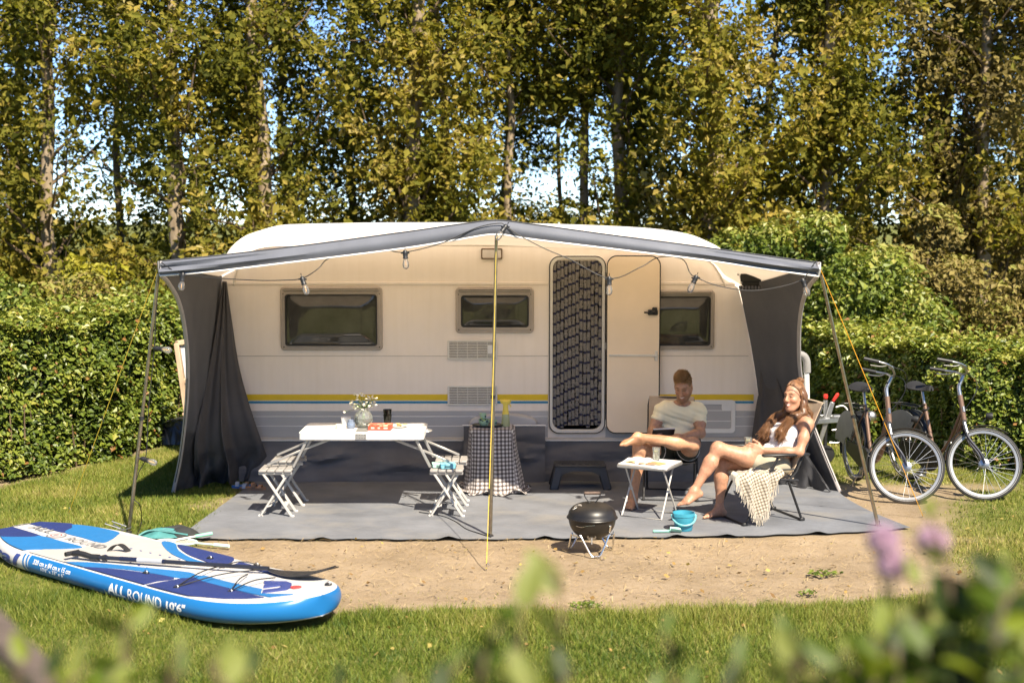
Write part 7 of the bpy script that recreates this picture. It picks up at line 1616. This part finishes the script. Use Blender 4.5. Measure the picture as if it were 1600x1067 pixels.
    for q in (-1, 1):
        mb = MB(); mb.tube([cl + A3(-.29, q * .272, .055), cl + A3(-.15, q * .265, .055)], .0175, 10); part('grip', mb, M_BLK, hbo, True); mb = MB(); mb.tube(spline([cl + A3(-.07, q * .235, .045), cl + A3(-.12, q * .245, .02), cl + A3(-.22, q * .255, .01)], 8), .006, 6); part('brake_lever', mb, M_ALUP, hbo, True)
        mb = MB(); mb.tube(spline([cl + A3(-.06, q * .22, .045), cl + A3(.10, q * .16, .03), cl + A3(.14, q * .05, -.12), h_top + A3(.05, q * .02, -.12)], 16), .003, 5); part('brake_cable', mb, M_BLK, hbo, True)
    mb = MB(); mb.sphere(cl + A3(-.03, -.15, .05), (.026, .026, .02), 10, 6); part('bell', mb, M_ALUP, hbo, True)
    lp = axf + A3(-.02, 0, RW + .11); mb = MB(); mb.lathe([(0, -.03), (.024, -.028), (.034, .0), (.036, .03), (0, .034)], 14, lp, rot=[[0, 0, 1], [0, 1, 0], [-1, 0, 0]]); hl = part('headlamp', mb, M_BLK, st=True); mb = MB(); mb.tube([lp, lp + A3(-.05, 0, -.07)], .006, 6); part('lamp_bracket', mb, M_BLK, hl, True)
    T('kick_stand', [A3(.40, -.04, .27), A3(.33, -.16, .012)], .009, M_ALUP, 8)
    return bk
rA, fA = G(1335, 751), G(1397, 783); rB, fB = G(1418, 749), G(1537, 784)
bicycle('bronze city bicycle nearest the awning with its front wheel turned', rA, math.atan2(fA[1] - rA[1] + .02, fA[0] - rA[0]), R(72))
bicycle('bronze city bicycle at the right picture edge with its front wheel turned', rB, math.atan2(fB[1] - rB[1], fB[0] - rB[0]), R(62))

# ================================================================== hedges, trees, shrubs
def leaves(C, size, up=.35, out=None, tint=None, asp=.62, bend=.25):
    """one rhombic folded leaf per centre"""
    n = len(C); nrm = rng.normal(size=(n, 3)); nrm /= np.linalg.norm(nrm, axis=1, keepdims=True)
    nrm[:, 2] = np.abs(nrm[:, 2]) + up
    if out is not None: nrm = nrm + out
    nrm /= np.linalg.norm(nrm, axis=1, keepdims=True)
    t = rng.normal(size=(n, 3)); t -= (t * nrm).sum(1, keepdims=True) * nrm; t /= np.linalg.norm(t, axis=1, keepdims=True)
    b = np.cross(nrm, t); s = (size * np.clip(np.exp(rng.normal(-.10, .33, n)), .4, 1.7))[:, None]
    V = np.stack([C - t * s * .5, C + b * s * asp * .5 + nrm * s * bend * .4 - t * s * .08, C + t * s * .55 - nrm * s * .1, C - b * s * asp * .5 + nrm * s * bend * .4 - t * s * .08], 1)
    if tint is None: tint = rng.random(n)
    return V.reshape(-1, 3), np.repeat(np.clip(tint, 0, 1), 4)
def leafob(name, C, size, m, parent=None, **kw):
    V, t = leaves(C, size, **kw)
    return npob(name, V, np.arange(len(V)).reshape(-1, 4), m, parent, tint=t)
ML_HEDGE = leafmat('hedge_leaves', [(0, (.03, .055, .009)), (.4, (.105, .150, .018)), (.75, (.20, .235, .03)), (.97, (.32, .32, .06)), (1, (.26, .13, .04))], .28, .42, .5)
ML_POP = leafmat('poplar_leaves', [(0, (.06, .068, .012)), (.35, (.165, .165, .024)), (.65, (.29, .25, .042)), (.87, (.40, .30, .07)), (1, (.46, .39, .16))], .5, .7, .12)
ML_DARK = leafmat('shaded_dark_leaves', [(0, (.06, .068, .014)), (.5, (.14, .14, .026)), (1, (.24, .22, .045))], .4, .7, .12)  # darker leaf greens carry the shade of the rear trees in their colour
ML_BUSH = leafmat('bush_leaves', [(0, (.035, .06, .010)), (.4, (.105, .150, .020)), (.75, (.20, .235, .035)), (1, (.36, .34, .09))], .3, .45, .4)
ML_BROWN = leafmat('dry_leaves', [(0, (.07, .055, .018)), (.5, (.19, .15, .045)), (.8, (.28, .22, .07)), (1, (.25, .25, .06))], .3, .6, .2)
ML_YEL = leafmat('yellow_leaves', [(0, (.15, .16, .02)), (.6, (.34, .32, .03)), (1, (.45, .40, .08))], .4, .5, .3)
M_BARK = mat('bark_grey_brown', (.34, .27, .185), .95, var=.4, vs=7, bump=.9, bs=22, col2=(.14, .10, .06), stretch=(1, 1, .3))
M_TWIG = mat('twig_brown', (.14, .095, .055), .9, var=.3)
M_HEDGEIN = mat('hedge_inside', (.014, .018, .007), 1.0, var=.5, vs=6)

def hedge(name, lab, path, thick, side, hfun, n, size, m, tshift=0.0):
    """clipped hedge whose front face runs along a path; leaves in a shell on face and top, twigs inside"""
    path = np.asarray(path, float); P = rs(np.column_stack([path, np.zeros(len(path))]), 200)[:, :2]
    T = np.gradient(P, axis=0); T /= np.linalg.norm(T, axis=1, keepdims=True); Nn = np.stack([T[:, 1], -T[:, 0]], 1) * side   # points out of the face
    ho = thing(name, lab, 'hedge', (P[100, 0], P[100, 1], 0))
    s = rng.random(n); i = (s * 199).astype(int); face = rng.random(n) < .62
    h = hfun(s)
    ex = rng.exponential(.05, n).clip(0, .3)
    lump = (fbm(s * 30, rng.random(n) * 0 + np.where(face, rng.random(n) * 0, 9), 3, 61) - .45) * .12
    z = np.where(face, rng.random(n) ** .9 * h, h - ex + (fbm(s * 22, s * 5, 3, 13) - .45) * .15)
    inw = np.where(face, ex, rng.random(n) * thick)
    bulge = (fbm(s * 24 + 5, z * 2.2, 3, 71) - .45) * .46
    off = -inw + np.where(face, bulge, 0) - .12 * smooth(h - .25, h, z) * face
    C = np.stack([P[i, 0] + Nn[i, 0] * off + rng.normal(0, .012, n), P[i, 1] + Nn[i, 1] * off + rng.normal(0, .012, n), np.maximum(z, .03) + np.where(face, 0, rng.exponential(.03, n) * (rng.random(n) < .3))], 1)
    out = np.where(face[:, None], np.stack([Nn[i, 0], Nn[i, 1], np.full(n, .3)], 1) * .9, np.array([0, 0, .7]))
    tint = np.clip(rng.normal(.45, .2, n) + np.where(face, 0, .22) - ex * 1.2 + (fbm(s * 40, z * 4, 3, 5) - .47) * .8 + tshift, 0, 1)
    dry = rng.random(n) < .025 + .10 * (fbm(s * 60, z * 5, 2, 91) > .66); tint = np.where(dry, 1.0, np.minimum(tint, .97))
    new = (~face) & (rng.random(n) < .10); C[new, 2] += rng.exponential(.06, new.sum())
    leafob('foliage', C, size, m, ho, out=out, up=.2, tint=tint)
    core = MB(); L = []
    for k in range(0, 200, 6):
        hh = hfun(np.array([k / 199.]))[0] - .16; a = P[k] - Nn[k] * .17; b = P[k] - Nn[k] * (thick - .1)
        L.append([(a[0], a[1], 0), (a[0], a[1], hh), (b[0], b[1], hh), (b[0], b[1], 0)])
    core.grid(np.array(L)); core.add(L[0], [(0, 1, 2, 3)]); core.add(L[-1], [(0, 1, 2, 3)]); ob('shade_core', core, M_HEDGEIN, ho, smooth=False)  # near-black box paints the shade deep inside the hedge
    st = MB()
    for k in rng.integers(0, 199, 46):
        a = P[k] - Nn[k] * rng.uniform(.05, .2); hh = rng.uniform(.25, .8)
        st.tube([(a[0], a[1], 0), (a[0] + rng.normal(0, .06), a[1] + rng.normal(0, .06), hh)], [.012, .006], 5)
    ob('stems', st, M_TWIG, ho)['kind'] = 'stuff'
    return ho
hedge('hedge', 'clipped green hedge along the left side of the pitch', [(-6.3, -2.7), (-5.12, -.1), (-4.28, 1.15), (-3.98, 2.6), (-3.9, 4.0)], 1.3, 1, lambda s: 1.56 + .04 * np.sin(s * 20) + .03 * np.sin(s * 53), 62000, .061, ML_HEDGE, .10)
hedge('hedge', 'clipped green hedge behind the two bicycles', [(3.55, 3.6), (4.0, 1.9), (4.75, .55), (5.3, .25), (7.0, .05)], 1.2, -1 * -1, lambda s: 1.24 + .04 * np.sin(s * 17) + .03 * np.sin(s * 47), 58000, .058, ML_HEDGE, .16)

def branch_path(p, d, length, n, wob, grav=.0):
    P = [p]; d = unit(d)
    for k in range(n):
        d = unit(d + rng.normal(0, wob, 3) + A3(0, 0, grav)); P.append(P[-1] + d * length / n)
    return np.array(P)
def tree(name, lab, base, height, r, lean, nlimb, nleaf, size, m, limb=(1.2, 2.6), zmin=.6, tshift=0., spread=.16, group='trees behind the caravan', top=None, density=None, rise=.9, bark=None):
    base = np.asarray(base, float); t = thing(name, lab, 'tree', base, group=group)
    n = 12; tp = [base]; d = unit((lean[0], lean[1], 1))
    wx_ = rng.normal(0, .05, (n, 2))
    for k in range(n): tp.append(tp[-1] + np.array([d[0] + wx_[k, 0], d[1] + wx_[k, 1], d[2]]) * height / n)
    tp = spline(np.array(tp), 28); rad = r * (1 - .72 * np.linspace(0, 1, 28)) * (1 + .05 * rng.normal(size=28)); rad[0] *= 1.35
    tr = MB(); tr.tube(tp, rad, 10); ob('trunk', tr, bark or M_BARK, t)
    br = MB(); C = []
    for k in range(nlimb):
        z = zmin + (height - zmin) * (k + rng.random()) / nlimb * .97; f = np.clip(z / height, 0, .99); p = tp[int(f * 27)]
        a = rng.uniform(0, 2 * math.pi); ln = rng.uniform(*limb) * (1 - .45 * f)
        lp = branch_path(p, A3(math.cos(a), math.sin(a), rng.uniform(.3, rise * 1.6)), ln, 6, .16, .05)
        br.tube(lp, np.linspace(max(.012, rad[int(f * 27)] * .32), .005, 7), 5, caps=False)
        for q in range(7):
            j = rng.integers(1, 7); tw = branch_path(lp[j], rng.normal(size=3) + (lp[j] - lp[j - 1]) * 3, rng.uniform(.35, .95), 4, .3)
            br.tube(tw, np.linspace(.007, .0025, 5), 4, caps=False)
            C.append(tw[1:]); C.append(tw[2:])
    ob('branches', br, M_TWIG, t)['kind'] = 'stuff'
    C = np.concatenate(C); i = rng.integers(0, len(C), nleaf)
    P = C[i] + rng.normal(0, spread, (nleaf, 3)) * rng.gamma(2, .5, (nleaf, 1))
    P = P[P[:, 2] > .15]
    if density is not None:
        P = P[rng.random(len(P)) < density(P)]
    clump = fbm(P[:, 0] * 1.7 + base[0], P[:, 2] * 1.7 + P[:, 1], 3, 19)
    tint = np.clip(rng.normal(.48, .15, len(P)) + (clump - .47) * 1.2 + tshift, 0, 1)
    leafob('crown', P, size, m, t, tint=tint, out=np.array([0.05, -.15, .0]), up=.15)
    return t
def at(px, Y): return A3(W(px, 500, Y)[0], Y, 0)
# a window of open sky above the middle of the roof and smaller ones elsewhere: less foliage grows there
def pxof(P):
    v = P - _C; dd = v @ _fw; return 800 + FPX * v[:, 0] / dd, 533.5 - FPX * (v @ _up) / dd
GAPS = [(870, 290, 120, 45, .72), (790, 300, 70, 35, .5), (135, 270, 45, 90, .75), (350, 330, 40, 60, .8), (120, 60, 35, 60, .6), (480, 40, 30, 90, .5), (1500, 190, 25, 60, .6), (1075, 190, 25, 60, .6), (500, 320, 25, 40, .4)] + [(86, 190, 17, 190, .75), (283, 300, 17, 130, .75), (292, 120, 16, 110, .5), (422, 180, 17, 190, .75), (648, 120, 16, 120, .6), (688, 110, 14, 110, .6), (968, 260, 16, 90, .6), (1112, 20, 22, 40, .7), (1430, 220, 14, 90, .6)]
def density(P):
    """thin places in the wood, where light comes through between the trunks"""
    x, y = pxof(P); k = np.ones(len(P))
    for cx, cy, a, b, s in GAPS: k *= 1 - s * np.exp(-(((x - cx) / a) ** 2 + ((y - cy) / b) ** 2) ** 1.5)
    return k
T = [  # px, Y, height, trunk r, lean, limbs, leaves, tint
    (85, 9.0, 10.5, .135, (.0, 0), 26, 15000, -.02, 'straight poplar trunk at the far left of the wood'),
    (288, 8.6, 11.0, .155, (-.03, .02), 30, 21000, .04, 'poplar with mottled trunk rising behind the left awning corner'),
    (421, 9.2, 11.0, .150, (.005, 0), 28, 17000, .0, 'tall poplar above the left end of the caravan roof'),
    (640, 9.0, 11.0, .165, (.03, 0), 34, 25000, .10, 'leafy poplar behind the caravan roof left of the awning peak'),
    (690, 10.4, 10.5, .125, (-.04, 0), 24, 13000, .06, 'slanting grey poplar left of the awning peak'),
    (966, 10.0, 10.5, .150, (.0, 0), 26, 14000, -.06, 'dark twin stemmed poplar right of the awning peak'),
    (1118, 8.4, 11.0, .190, (-.01, 0), 36, 27000, .12, 'thick golden green poplar above the open caravan door'),
    (1275, 9.0, 11.0, .140, (.03, 0), 34, 26000, .12, 'dense golden poplar behind the right awning corner'),
    (1425, 10.5, 10.5, .110, (.10, 0), 24, 14000, .02, 'slanting poplar above the bicycles'),
    (905, 10.8, 10.5, .10, (.0, 0), 26, 17000, .02, 'poplar crown closing over the gap of sky'),
    (790, 10.6, 10.5, .09, (.02, 0), 24, 13000, .06, 'golden poplar crown just right of the awning peak'),
    (1530, 9.6, 10.5, .130, (.02, 0), 28, 16000, -.02, 'brownish poplar at the far right of the wood')]
for px, Y, h, r, lean, nl, nf, ts, lab in T:
    tree('poplar_tree', lab, at(px, Y), h, r, lean, int(nl * 1.3), int(nf * 1.25), .114, ML_POP if px < 1500 else ML_BROWN, tshift=ts, density=density, zmin=4.4 if px in (905, 790) else .6)
T2 = [(25, 12.5, .13, 'dark shaded tree at the left picture edge'), (185, 14, .10, 'dark shaded tree between the two left poplars'), (388, 12.0, .13, 'dark shaded tree beside the tall left poplar'), (478, 14.0, .09, 'thin dark tree left of the leafy poplar'),
      (560, 13.0, .10, 'dark shaded tree behind the leafy poplar'), (760, 14, .09, 'shaded tree behind the awning peak'), (872, 15.0, .065, 'thin straight tree standing in the gap of sky'), (990, 12.6, .11, 'dark tree just right of the twin stemmed poplar'),
      (1180, 13, .1, 'shaded tree behind the thick golden poplar'), (1370, 13.5, .1, 'dark tree behind the slanting right poplar'), (1475, 12.6, .09, 'dark leaning tree above the right hedge'), (1590, 12.4, .1, 'dark tree at the right picture edge')]
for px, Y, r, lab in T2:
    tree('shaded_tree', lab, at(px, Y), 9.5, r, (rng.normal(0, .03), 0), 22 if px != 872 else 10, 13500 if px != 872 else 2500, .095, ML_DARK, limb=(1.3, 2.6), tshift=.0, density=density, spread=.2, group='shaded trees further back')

def bush(name, lab, c, rx, ry, h, n, size, m, ts=0., group=None, z0=0.0):
    n = int(n * .78); c = np.asarray(c, float); b = thing(name, lab, 'bush', c, group=group)
    nb = 26; d = rng.normal(size=(nb, 3)); d /= np.linalg.norm(d, axis=1, keepdims=True); d[:, 2] = np.abs(d[:, 2])
    B = c + d * np.array([rx, ry, h]) * rng.uniform(.45, .82, (nb, 1)); B[:, 2] = np.maximum(B[:, 2], .25 * h + z0)
    rb = rng.uniform(.22, .42, nb) * min(rx, h)
    i = rng.integers(0, nb, n); q = rng.normal(size=(n, 3)); q /= np.linalg.norm(q, axis=1, keepdims=True)
    rr = rb[i] * (1 - rng.exponential(.16, n).clip(0, .9)) * (1 + .3 * (fbm(q[:, 0] * 3 + i, q[:, 2] * 3, 2, 3) - .4))
    P = B[i] + q * rr[:, None] * np.array([1, 1, .9]); P[:, 2] = np.maximum(P[:, 2], .05)
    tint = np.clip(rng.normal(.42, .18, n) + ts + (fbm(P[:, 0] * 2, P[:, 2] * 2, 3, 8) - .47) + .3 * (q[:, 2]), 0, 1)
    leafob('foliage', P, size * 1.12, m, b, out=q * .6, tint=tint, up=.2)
    st = MB()
    for k in range(nb): st.tube(spline([c + A3(rng.normal(0, .08), rng.normal(0, .08), 0), c * .5 + B[k] * .5 + rng.normal(0, .1, 3) * A3(1, 1, 0), B[k]], 6), np.linspace(.03, .008, 6), 5, caps=False)
    ob('stems', st, M_TWIG, b)['kind'] = 'stuff'
for px, Y, rx, ry, h, n, m, ts, lab, sz in [
        (1130, 5.2, 1.3, 1.0, 3.1, 18000, ML_BUSH, .14, 'tall green bush behind the right end of the caravan', .075),
        (1270, 5.4, 1.4, 1.0, 3.45, 22000, ML_BUSH, .16, 'tall bright green bush behind the right awning corner', .075),
        (1385, 5.8, 1.1, .9, 2.7, 15000, ML_BUSH, .10, 'rounded green bush between awning corner and brown thicket', .075),
        (1500, 5.8, 1.3, .9, 2.4, 14000, ML_BROWN, .25, 'olive brown thicket above the bicycle hedge', .07),
        (1610, 5.2, 1.1, .9, 2.7, 10000, ML_BROWN, .2, 'brown green thicket at the right picture edge', .07),
        (1050, 4.6, 1.2, .8, 2.95, 15000, ML_BUSH, .12, 'green bush right behind the caravan roof', .075),
        (1335, 4.8, 1.3, .9, 3.0, 18000, ML_BUSH, .14, 'bright green bush behind the right corner pole', .075),
        (20, 4.6, 1.2, .9, 2.15, 12000, ML_BUSH, -.02, 'green bush above the left hedge at the picture edge', .07),
        (130, 5.0, 1.3, .9, 2.45, 14000, ML_BROWN, .25, 'brownish bush above the left hedge', .075),
        (245, 5.8, 1.1, .9, 2.0, 11000, ML_BUSH, -.05, 'low dark bush behind the left awning corner', .07),
        (330, 6.6, .9, .8, 2.6, 7000, ML_POP, .1, 'light leafy shrub beside the mottled poplar trunk', .085),
        (140, 7.2, .8, .7, 3.3, 4200, ML_YEL, .0, 'sparse yellow leafed shrub between the left poplars', .085),
        (540, 7.0, 1.3, .9, 3.1, 13000, ML_POP, .12, 'leafy shrub showing above the left part of the caravan roof', .085),
        (690, 7.2, 1.2, .9, 3.1, 11000, ML_POP, .14, 'leafy shrub showing above the roof left of the peak', .085),
        (960, 7.4, 1.1, .9, 2.85, 8000, ML_BUSH, -.05, 'dark leafy shrub above the caravan roof right of the peak', .08)]:
    bush('shrub', lab, at(px, Y), rx, ry, h, n, sz, m, ts)

for px, Y, rx, ry, h, n, m, ts, lab, sz in [
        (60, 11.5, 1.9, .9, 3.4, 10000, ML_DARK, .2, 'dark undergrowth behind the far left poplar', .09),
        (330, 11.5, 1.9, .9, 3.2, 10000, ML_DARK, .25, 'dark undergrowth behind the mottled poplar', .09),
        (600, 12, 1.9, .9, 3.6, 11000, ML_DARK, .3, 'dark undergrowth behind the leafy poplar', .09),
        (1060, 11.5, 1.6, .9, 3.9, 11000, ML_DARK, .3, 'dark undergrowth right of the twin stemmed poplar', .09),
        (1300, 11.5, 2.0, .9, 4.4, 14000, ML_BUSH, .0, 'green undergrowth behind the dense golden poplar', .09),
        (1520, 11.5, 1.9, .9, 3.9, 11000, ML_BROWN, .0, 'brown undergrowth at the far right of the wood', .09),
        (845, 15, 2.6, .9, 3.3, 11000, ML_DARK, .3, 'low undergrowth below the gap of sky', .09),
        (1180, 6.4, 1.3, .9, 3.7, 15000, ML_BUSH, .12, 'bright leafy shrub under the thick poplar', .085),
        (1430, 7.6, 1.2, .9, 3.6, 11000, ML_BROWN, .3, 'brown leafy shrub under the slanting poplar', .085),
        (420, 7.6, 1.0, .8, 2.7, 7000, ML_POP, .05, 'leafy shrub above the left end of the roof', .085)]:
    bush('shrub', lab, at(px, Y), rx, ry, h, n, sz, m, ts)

# the wood on the other side of the meadow, behind the camera; the window panes mirror it
n = 12000; x = rng.uniform(-45, 45, n); hgt = 7 + 3 * (fbm(x * .25, x * 0, 3, 40) - .45) * 2; P = np.stack([x, -46 + rng.normal(0, 1.5, n), rng.random(n) ** .8 * hgt + rng.normal(0, .4, n)], 1)
o = leafob('far_wood', P, 1.1, ML_BUSH, None, tint=np.clip(rng.normal(.35, .2, n), 0, 1), up=.2, out=np.array([0, .4, 0])); tag(o, 'wood across the meadow mirrored in the caravan windows', 'wood', kind='stuff')

for px, Y, lab in ((-95, 9.2, 'leafy poplar just beyond the left picture edge'), (-240, 10.0, 'second poplar beyond the left picture edge'), (1690, 9.4, 'leafy poplar just beyond the right picture edge'), (1830, 10.2, 'second poplar beyond the right picture edge')):
    tree('poplar_tree', lab, at(px, Y), 10.5, .13, (.01, 0), 34, 15000, .118, ML_POP, tshift=.04)

# ================================================================== plants close to the camera, out of focus, and the fence rail
def big_leaf_mesh(name, L, Wd, m):
    n = 9; P = []
    for i in range(n):
        s = i / (n - 1); w = Wd * math.sin(math.pi * min(1, s * .94 + .04)) ** .8 * (1 - .25 * s); P.append([(w * g, L * s, .10 * L * math.sin(s * 2.4) * .6 - .35 * w * (1 - abs(g)) - .22 * L * s * s) for g in (-1, -.5, 0, .5, 1)])
    mb = MB(); mb.grid(np.array(P)); me_o = ob(name, mb, m, None, angle=0); return me_o
ML_FG = [mat('foreground_leaf_%s' % n_, c, .5, var=.25, vs=9, transl=.45, col2=c2) for n_, c, c2 in (('fresh', (.19, .23, .012), (.14, .19, .010)), ('green', (.095, .145, .010), (.06, .10, .008)), ('pale', (.24, .26, .06), (.17, .21, .035)), ('dark', (.04, .065, .008), (.025, .04, .006)))]
protos = [big_leaf_mesh('leaf', .066 + .009 * k, .018 + .0025 * k, ML_FG[k]) for k in range(4)]
PD = [o.data for o in protos]
for o in protos: bpy.data.objects.remove(o)
def front_plant(lab, cx_px, Y, stems, cols, base_r=.16):
    b = A3(W(cx_px, 1000, Y)[0], Y, 0); o = thing('leafy_shrub', lab, 'shrub', b, group='shrubs in front of the camera')
    for (px, py, dY, nl, ls) in stems:
        tip = W(px, py, Y + dY); root = b + A3(rng.uniform(-base_r, base_r) + (tip[0] - b[0]) * .55, rng.uniform(-base_r, base_r), 0)
        P = spline([root, root * .5 + tip * .5 + A3(rng.normal(0, .03), rng.normal(0, .03), 0), tip - A3(rng.normal(0, .03), 0, .16), tip], 40); mb = MB(); mb.tube(P, np.linspace(.007, .0016, 40), 6); ob('stem', mb, M_TWIG, o)
        for k in range(nl):
            f = (k + rng.random() * .6) / nl; zc = tip[2] - .01 - f * .26; p = P[np.argmin(np.abs(P[:, 2] - zc))]; a = k * 2.4 + rng.uniform(-.5, .5)
            L = bpy.data.objects.new('leaf', PD[int(rng.choice(cols))]); COL.objects.link(L); L.parent = o; L.location = p - b
            el = rng.uniform(.8, 1.35) if k < 2 else rng.uniform(-.35, .95); L.rotation_euler = (el, rng.normal(0, .6), a); s_ = ls * rng.uniform(.6, 1.2) * (.75 + .5 * f); L.scale = (s_, s_, s_)
YP = -12.05
def sprigs(spans):
    """(px from, px to, top row left, top row right, count, leaves, size) -> shoots spread evenly along the span"""
    out = []
    for x0, x1, y0, y1, n, nl, ls in spans:
        for k in range(n):
            f = (k + rng.random()) / n; out.append((x0 + (x1 - x0) * f, y0 + (y1 - y0) * f + rng.uniform(0, 55), rng.uniform(-.12, .12), nl + int(rng.integers(0, 4)), ls * rng.uniform(.8, 1.15)))
    return out
front_plant('blurred shoots at the lower left corner beside the wooden rail', 190, YP, [(205, 958, 0, 12, .85), (292, 1000, 0, 10, .8)] + sprigs([(0, 400, 1015, 1010, 12, 10, .8)]), [0, 0, 1, 2, 1, 3], .2)
front_plant('tall blurred shoot with pale leaves standing in the middle', 800, YP, [(815, 940, 0, 13, 1.0), (852, 872, .05, 3, 1.2), (782, 972, -.05, 12, .95)] + sprigs([(700, 900, 1015, 1015, 7, 10, .85), (430, 700, 1056, 1046, 7, 6, .75)]), [0, 1, 2, 2, 1, 3], .2)
front_plant('low blurred leaves right of the middle', 1150, YP, [(1035, 985, 0, 9, .85), (1245, 985, .05, 11, .85)] + sprigs([(930, 1340, 1035, 1010, 13, 10, .8)]), [1, 0, 3, 1, 2], .25)
front_plant('dense blurred shrub filling the lower right corner', 1490, YP, [(1398, 775, .05, 3, .7), (1430, 905, .05, 7, .8), (1575, 870, .05, 9, .9)] + sprigs([(1340, 1450, 985, 930, 8, 13, .85), (1440, 1610, 935, 900, 10, 15, .9), (1350, 1610, 1000, 980, 13, 15, .9)]), [0, 1, 1, 3, 2, 0], .3)
M_PINK = mat('clover_pink', (.60, .40, .52), .8, var=.15, vs=60, transl=.25)
for k, (px, py, lab) in enumerate(((1380, 846, 'blurred pink flower head, upper left of the three'), (1457, 848, 'blurred pink flower head, rightmost of the three'), (1394, 884, 'blurred pink flower head, lowest of the three'))):
    c = W(px, py, -11.95); o = thing('pink_flower', lab, 'flower', (c[0], c[1], 0), group='pink flowers in front of the camera'); 
    mb = MB(); r0 = .021
    for i in range(90):
        z_ = 1 - 1.75 * (i + .5) / 90; a_ = i * 2.39996; q = math.sqrt(max(0, 1 - z_ * z_)); d = A3(q * math.cos(a_), q * math.sin(a_), z_); mb.tube([c + d * r0 * .45, c + d * r0 * .85, c + d * r0 * 1.08 + A3(0, 0, .003)], [.004, .0045, .0015], 4)
    ob('flower_head', mb, M_PINK, o); mb = MB(); mb.tube(spline([c - A3(0, 0, .015), c - A3(-.02, 0, .5), A3(c[0] + .08, c[1] + .05, 0)], 12), .003, 6); ob('stem', mb, M_STEM, o)
# weathered rail at the lower left corner
M_RAIL = mat('weathered_rail', (.10, .075, .06), .85, var=.4, vs=8, bump=.6, bs=30, stretch=(1, 8, 8))
fr = thing('fence_rail', 'dark weathered wooden rail crossing the lower left corner', 'fence', (W(20, 1030, -11.2)[0], -11.2, 0))
p0, p1 = W(-60, 930, -11.15), W(110, 1110, -11.45); mb = MB(); mb.bar(p0 + (p0 - p1) * 1.2, p1 + (p1 - p0) * .8, .06, .045, .008); ob('rail', mb, M_RAIL, fr)
for f in (-1.0, 1.6): q = p0 + (p1 - p0) * f; mb = MB(); mb.box((q[0], q[1] + .08, q[2] / 2), (.09, .09, q[2] + .08), .01); ob('post', mb, M_RAIL, fr)
# small weeds on the sand
for k, (px, py, lab) in enumerate(((1288, 897, 'flat green weed rosette on the sand at the right'), (1262, 928, 'tiny green weed at the edge of the lawn'), (917, 947, 'pale dandelion rosette where sand meets lawn'))):
    c = G(px, py, .004); n = 70 if k != 1 else 30; a_ = rng.uniform(0, 2 * math.pi, n); r_ = rng.uniform(.01, .10 if k != 1 else .05, n); C = np.stack([c[0] + np.cos(a_) * r_ * 1.3, c[1] + np.sin(a_) * r_, np.full(n, .012) + rng.uniform(0, .015, n)], 1); wd = thing('weed', lab, 'weed', (c[0], c[1], 0)); leafob('rosette', C, .035, ML_BUSH, wd, up=1.2, tint=rng.uniform(.2, .7, n))
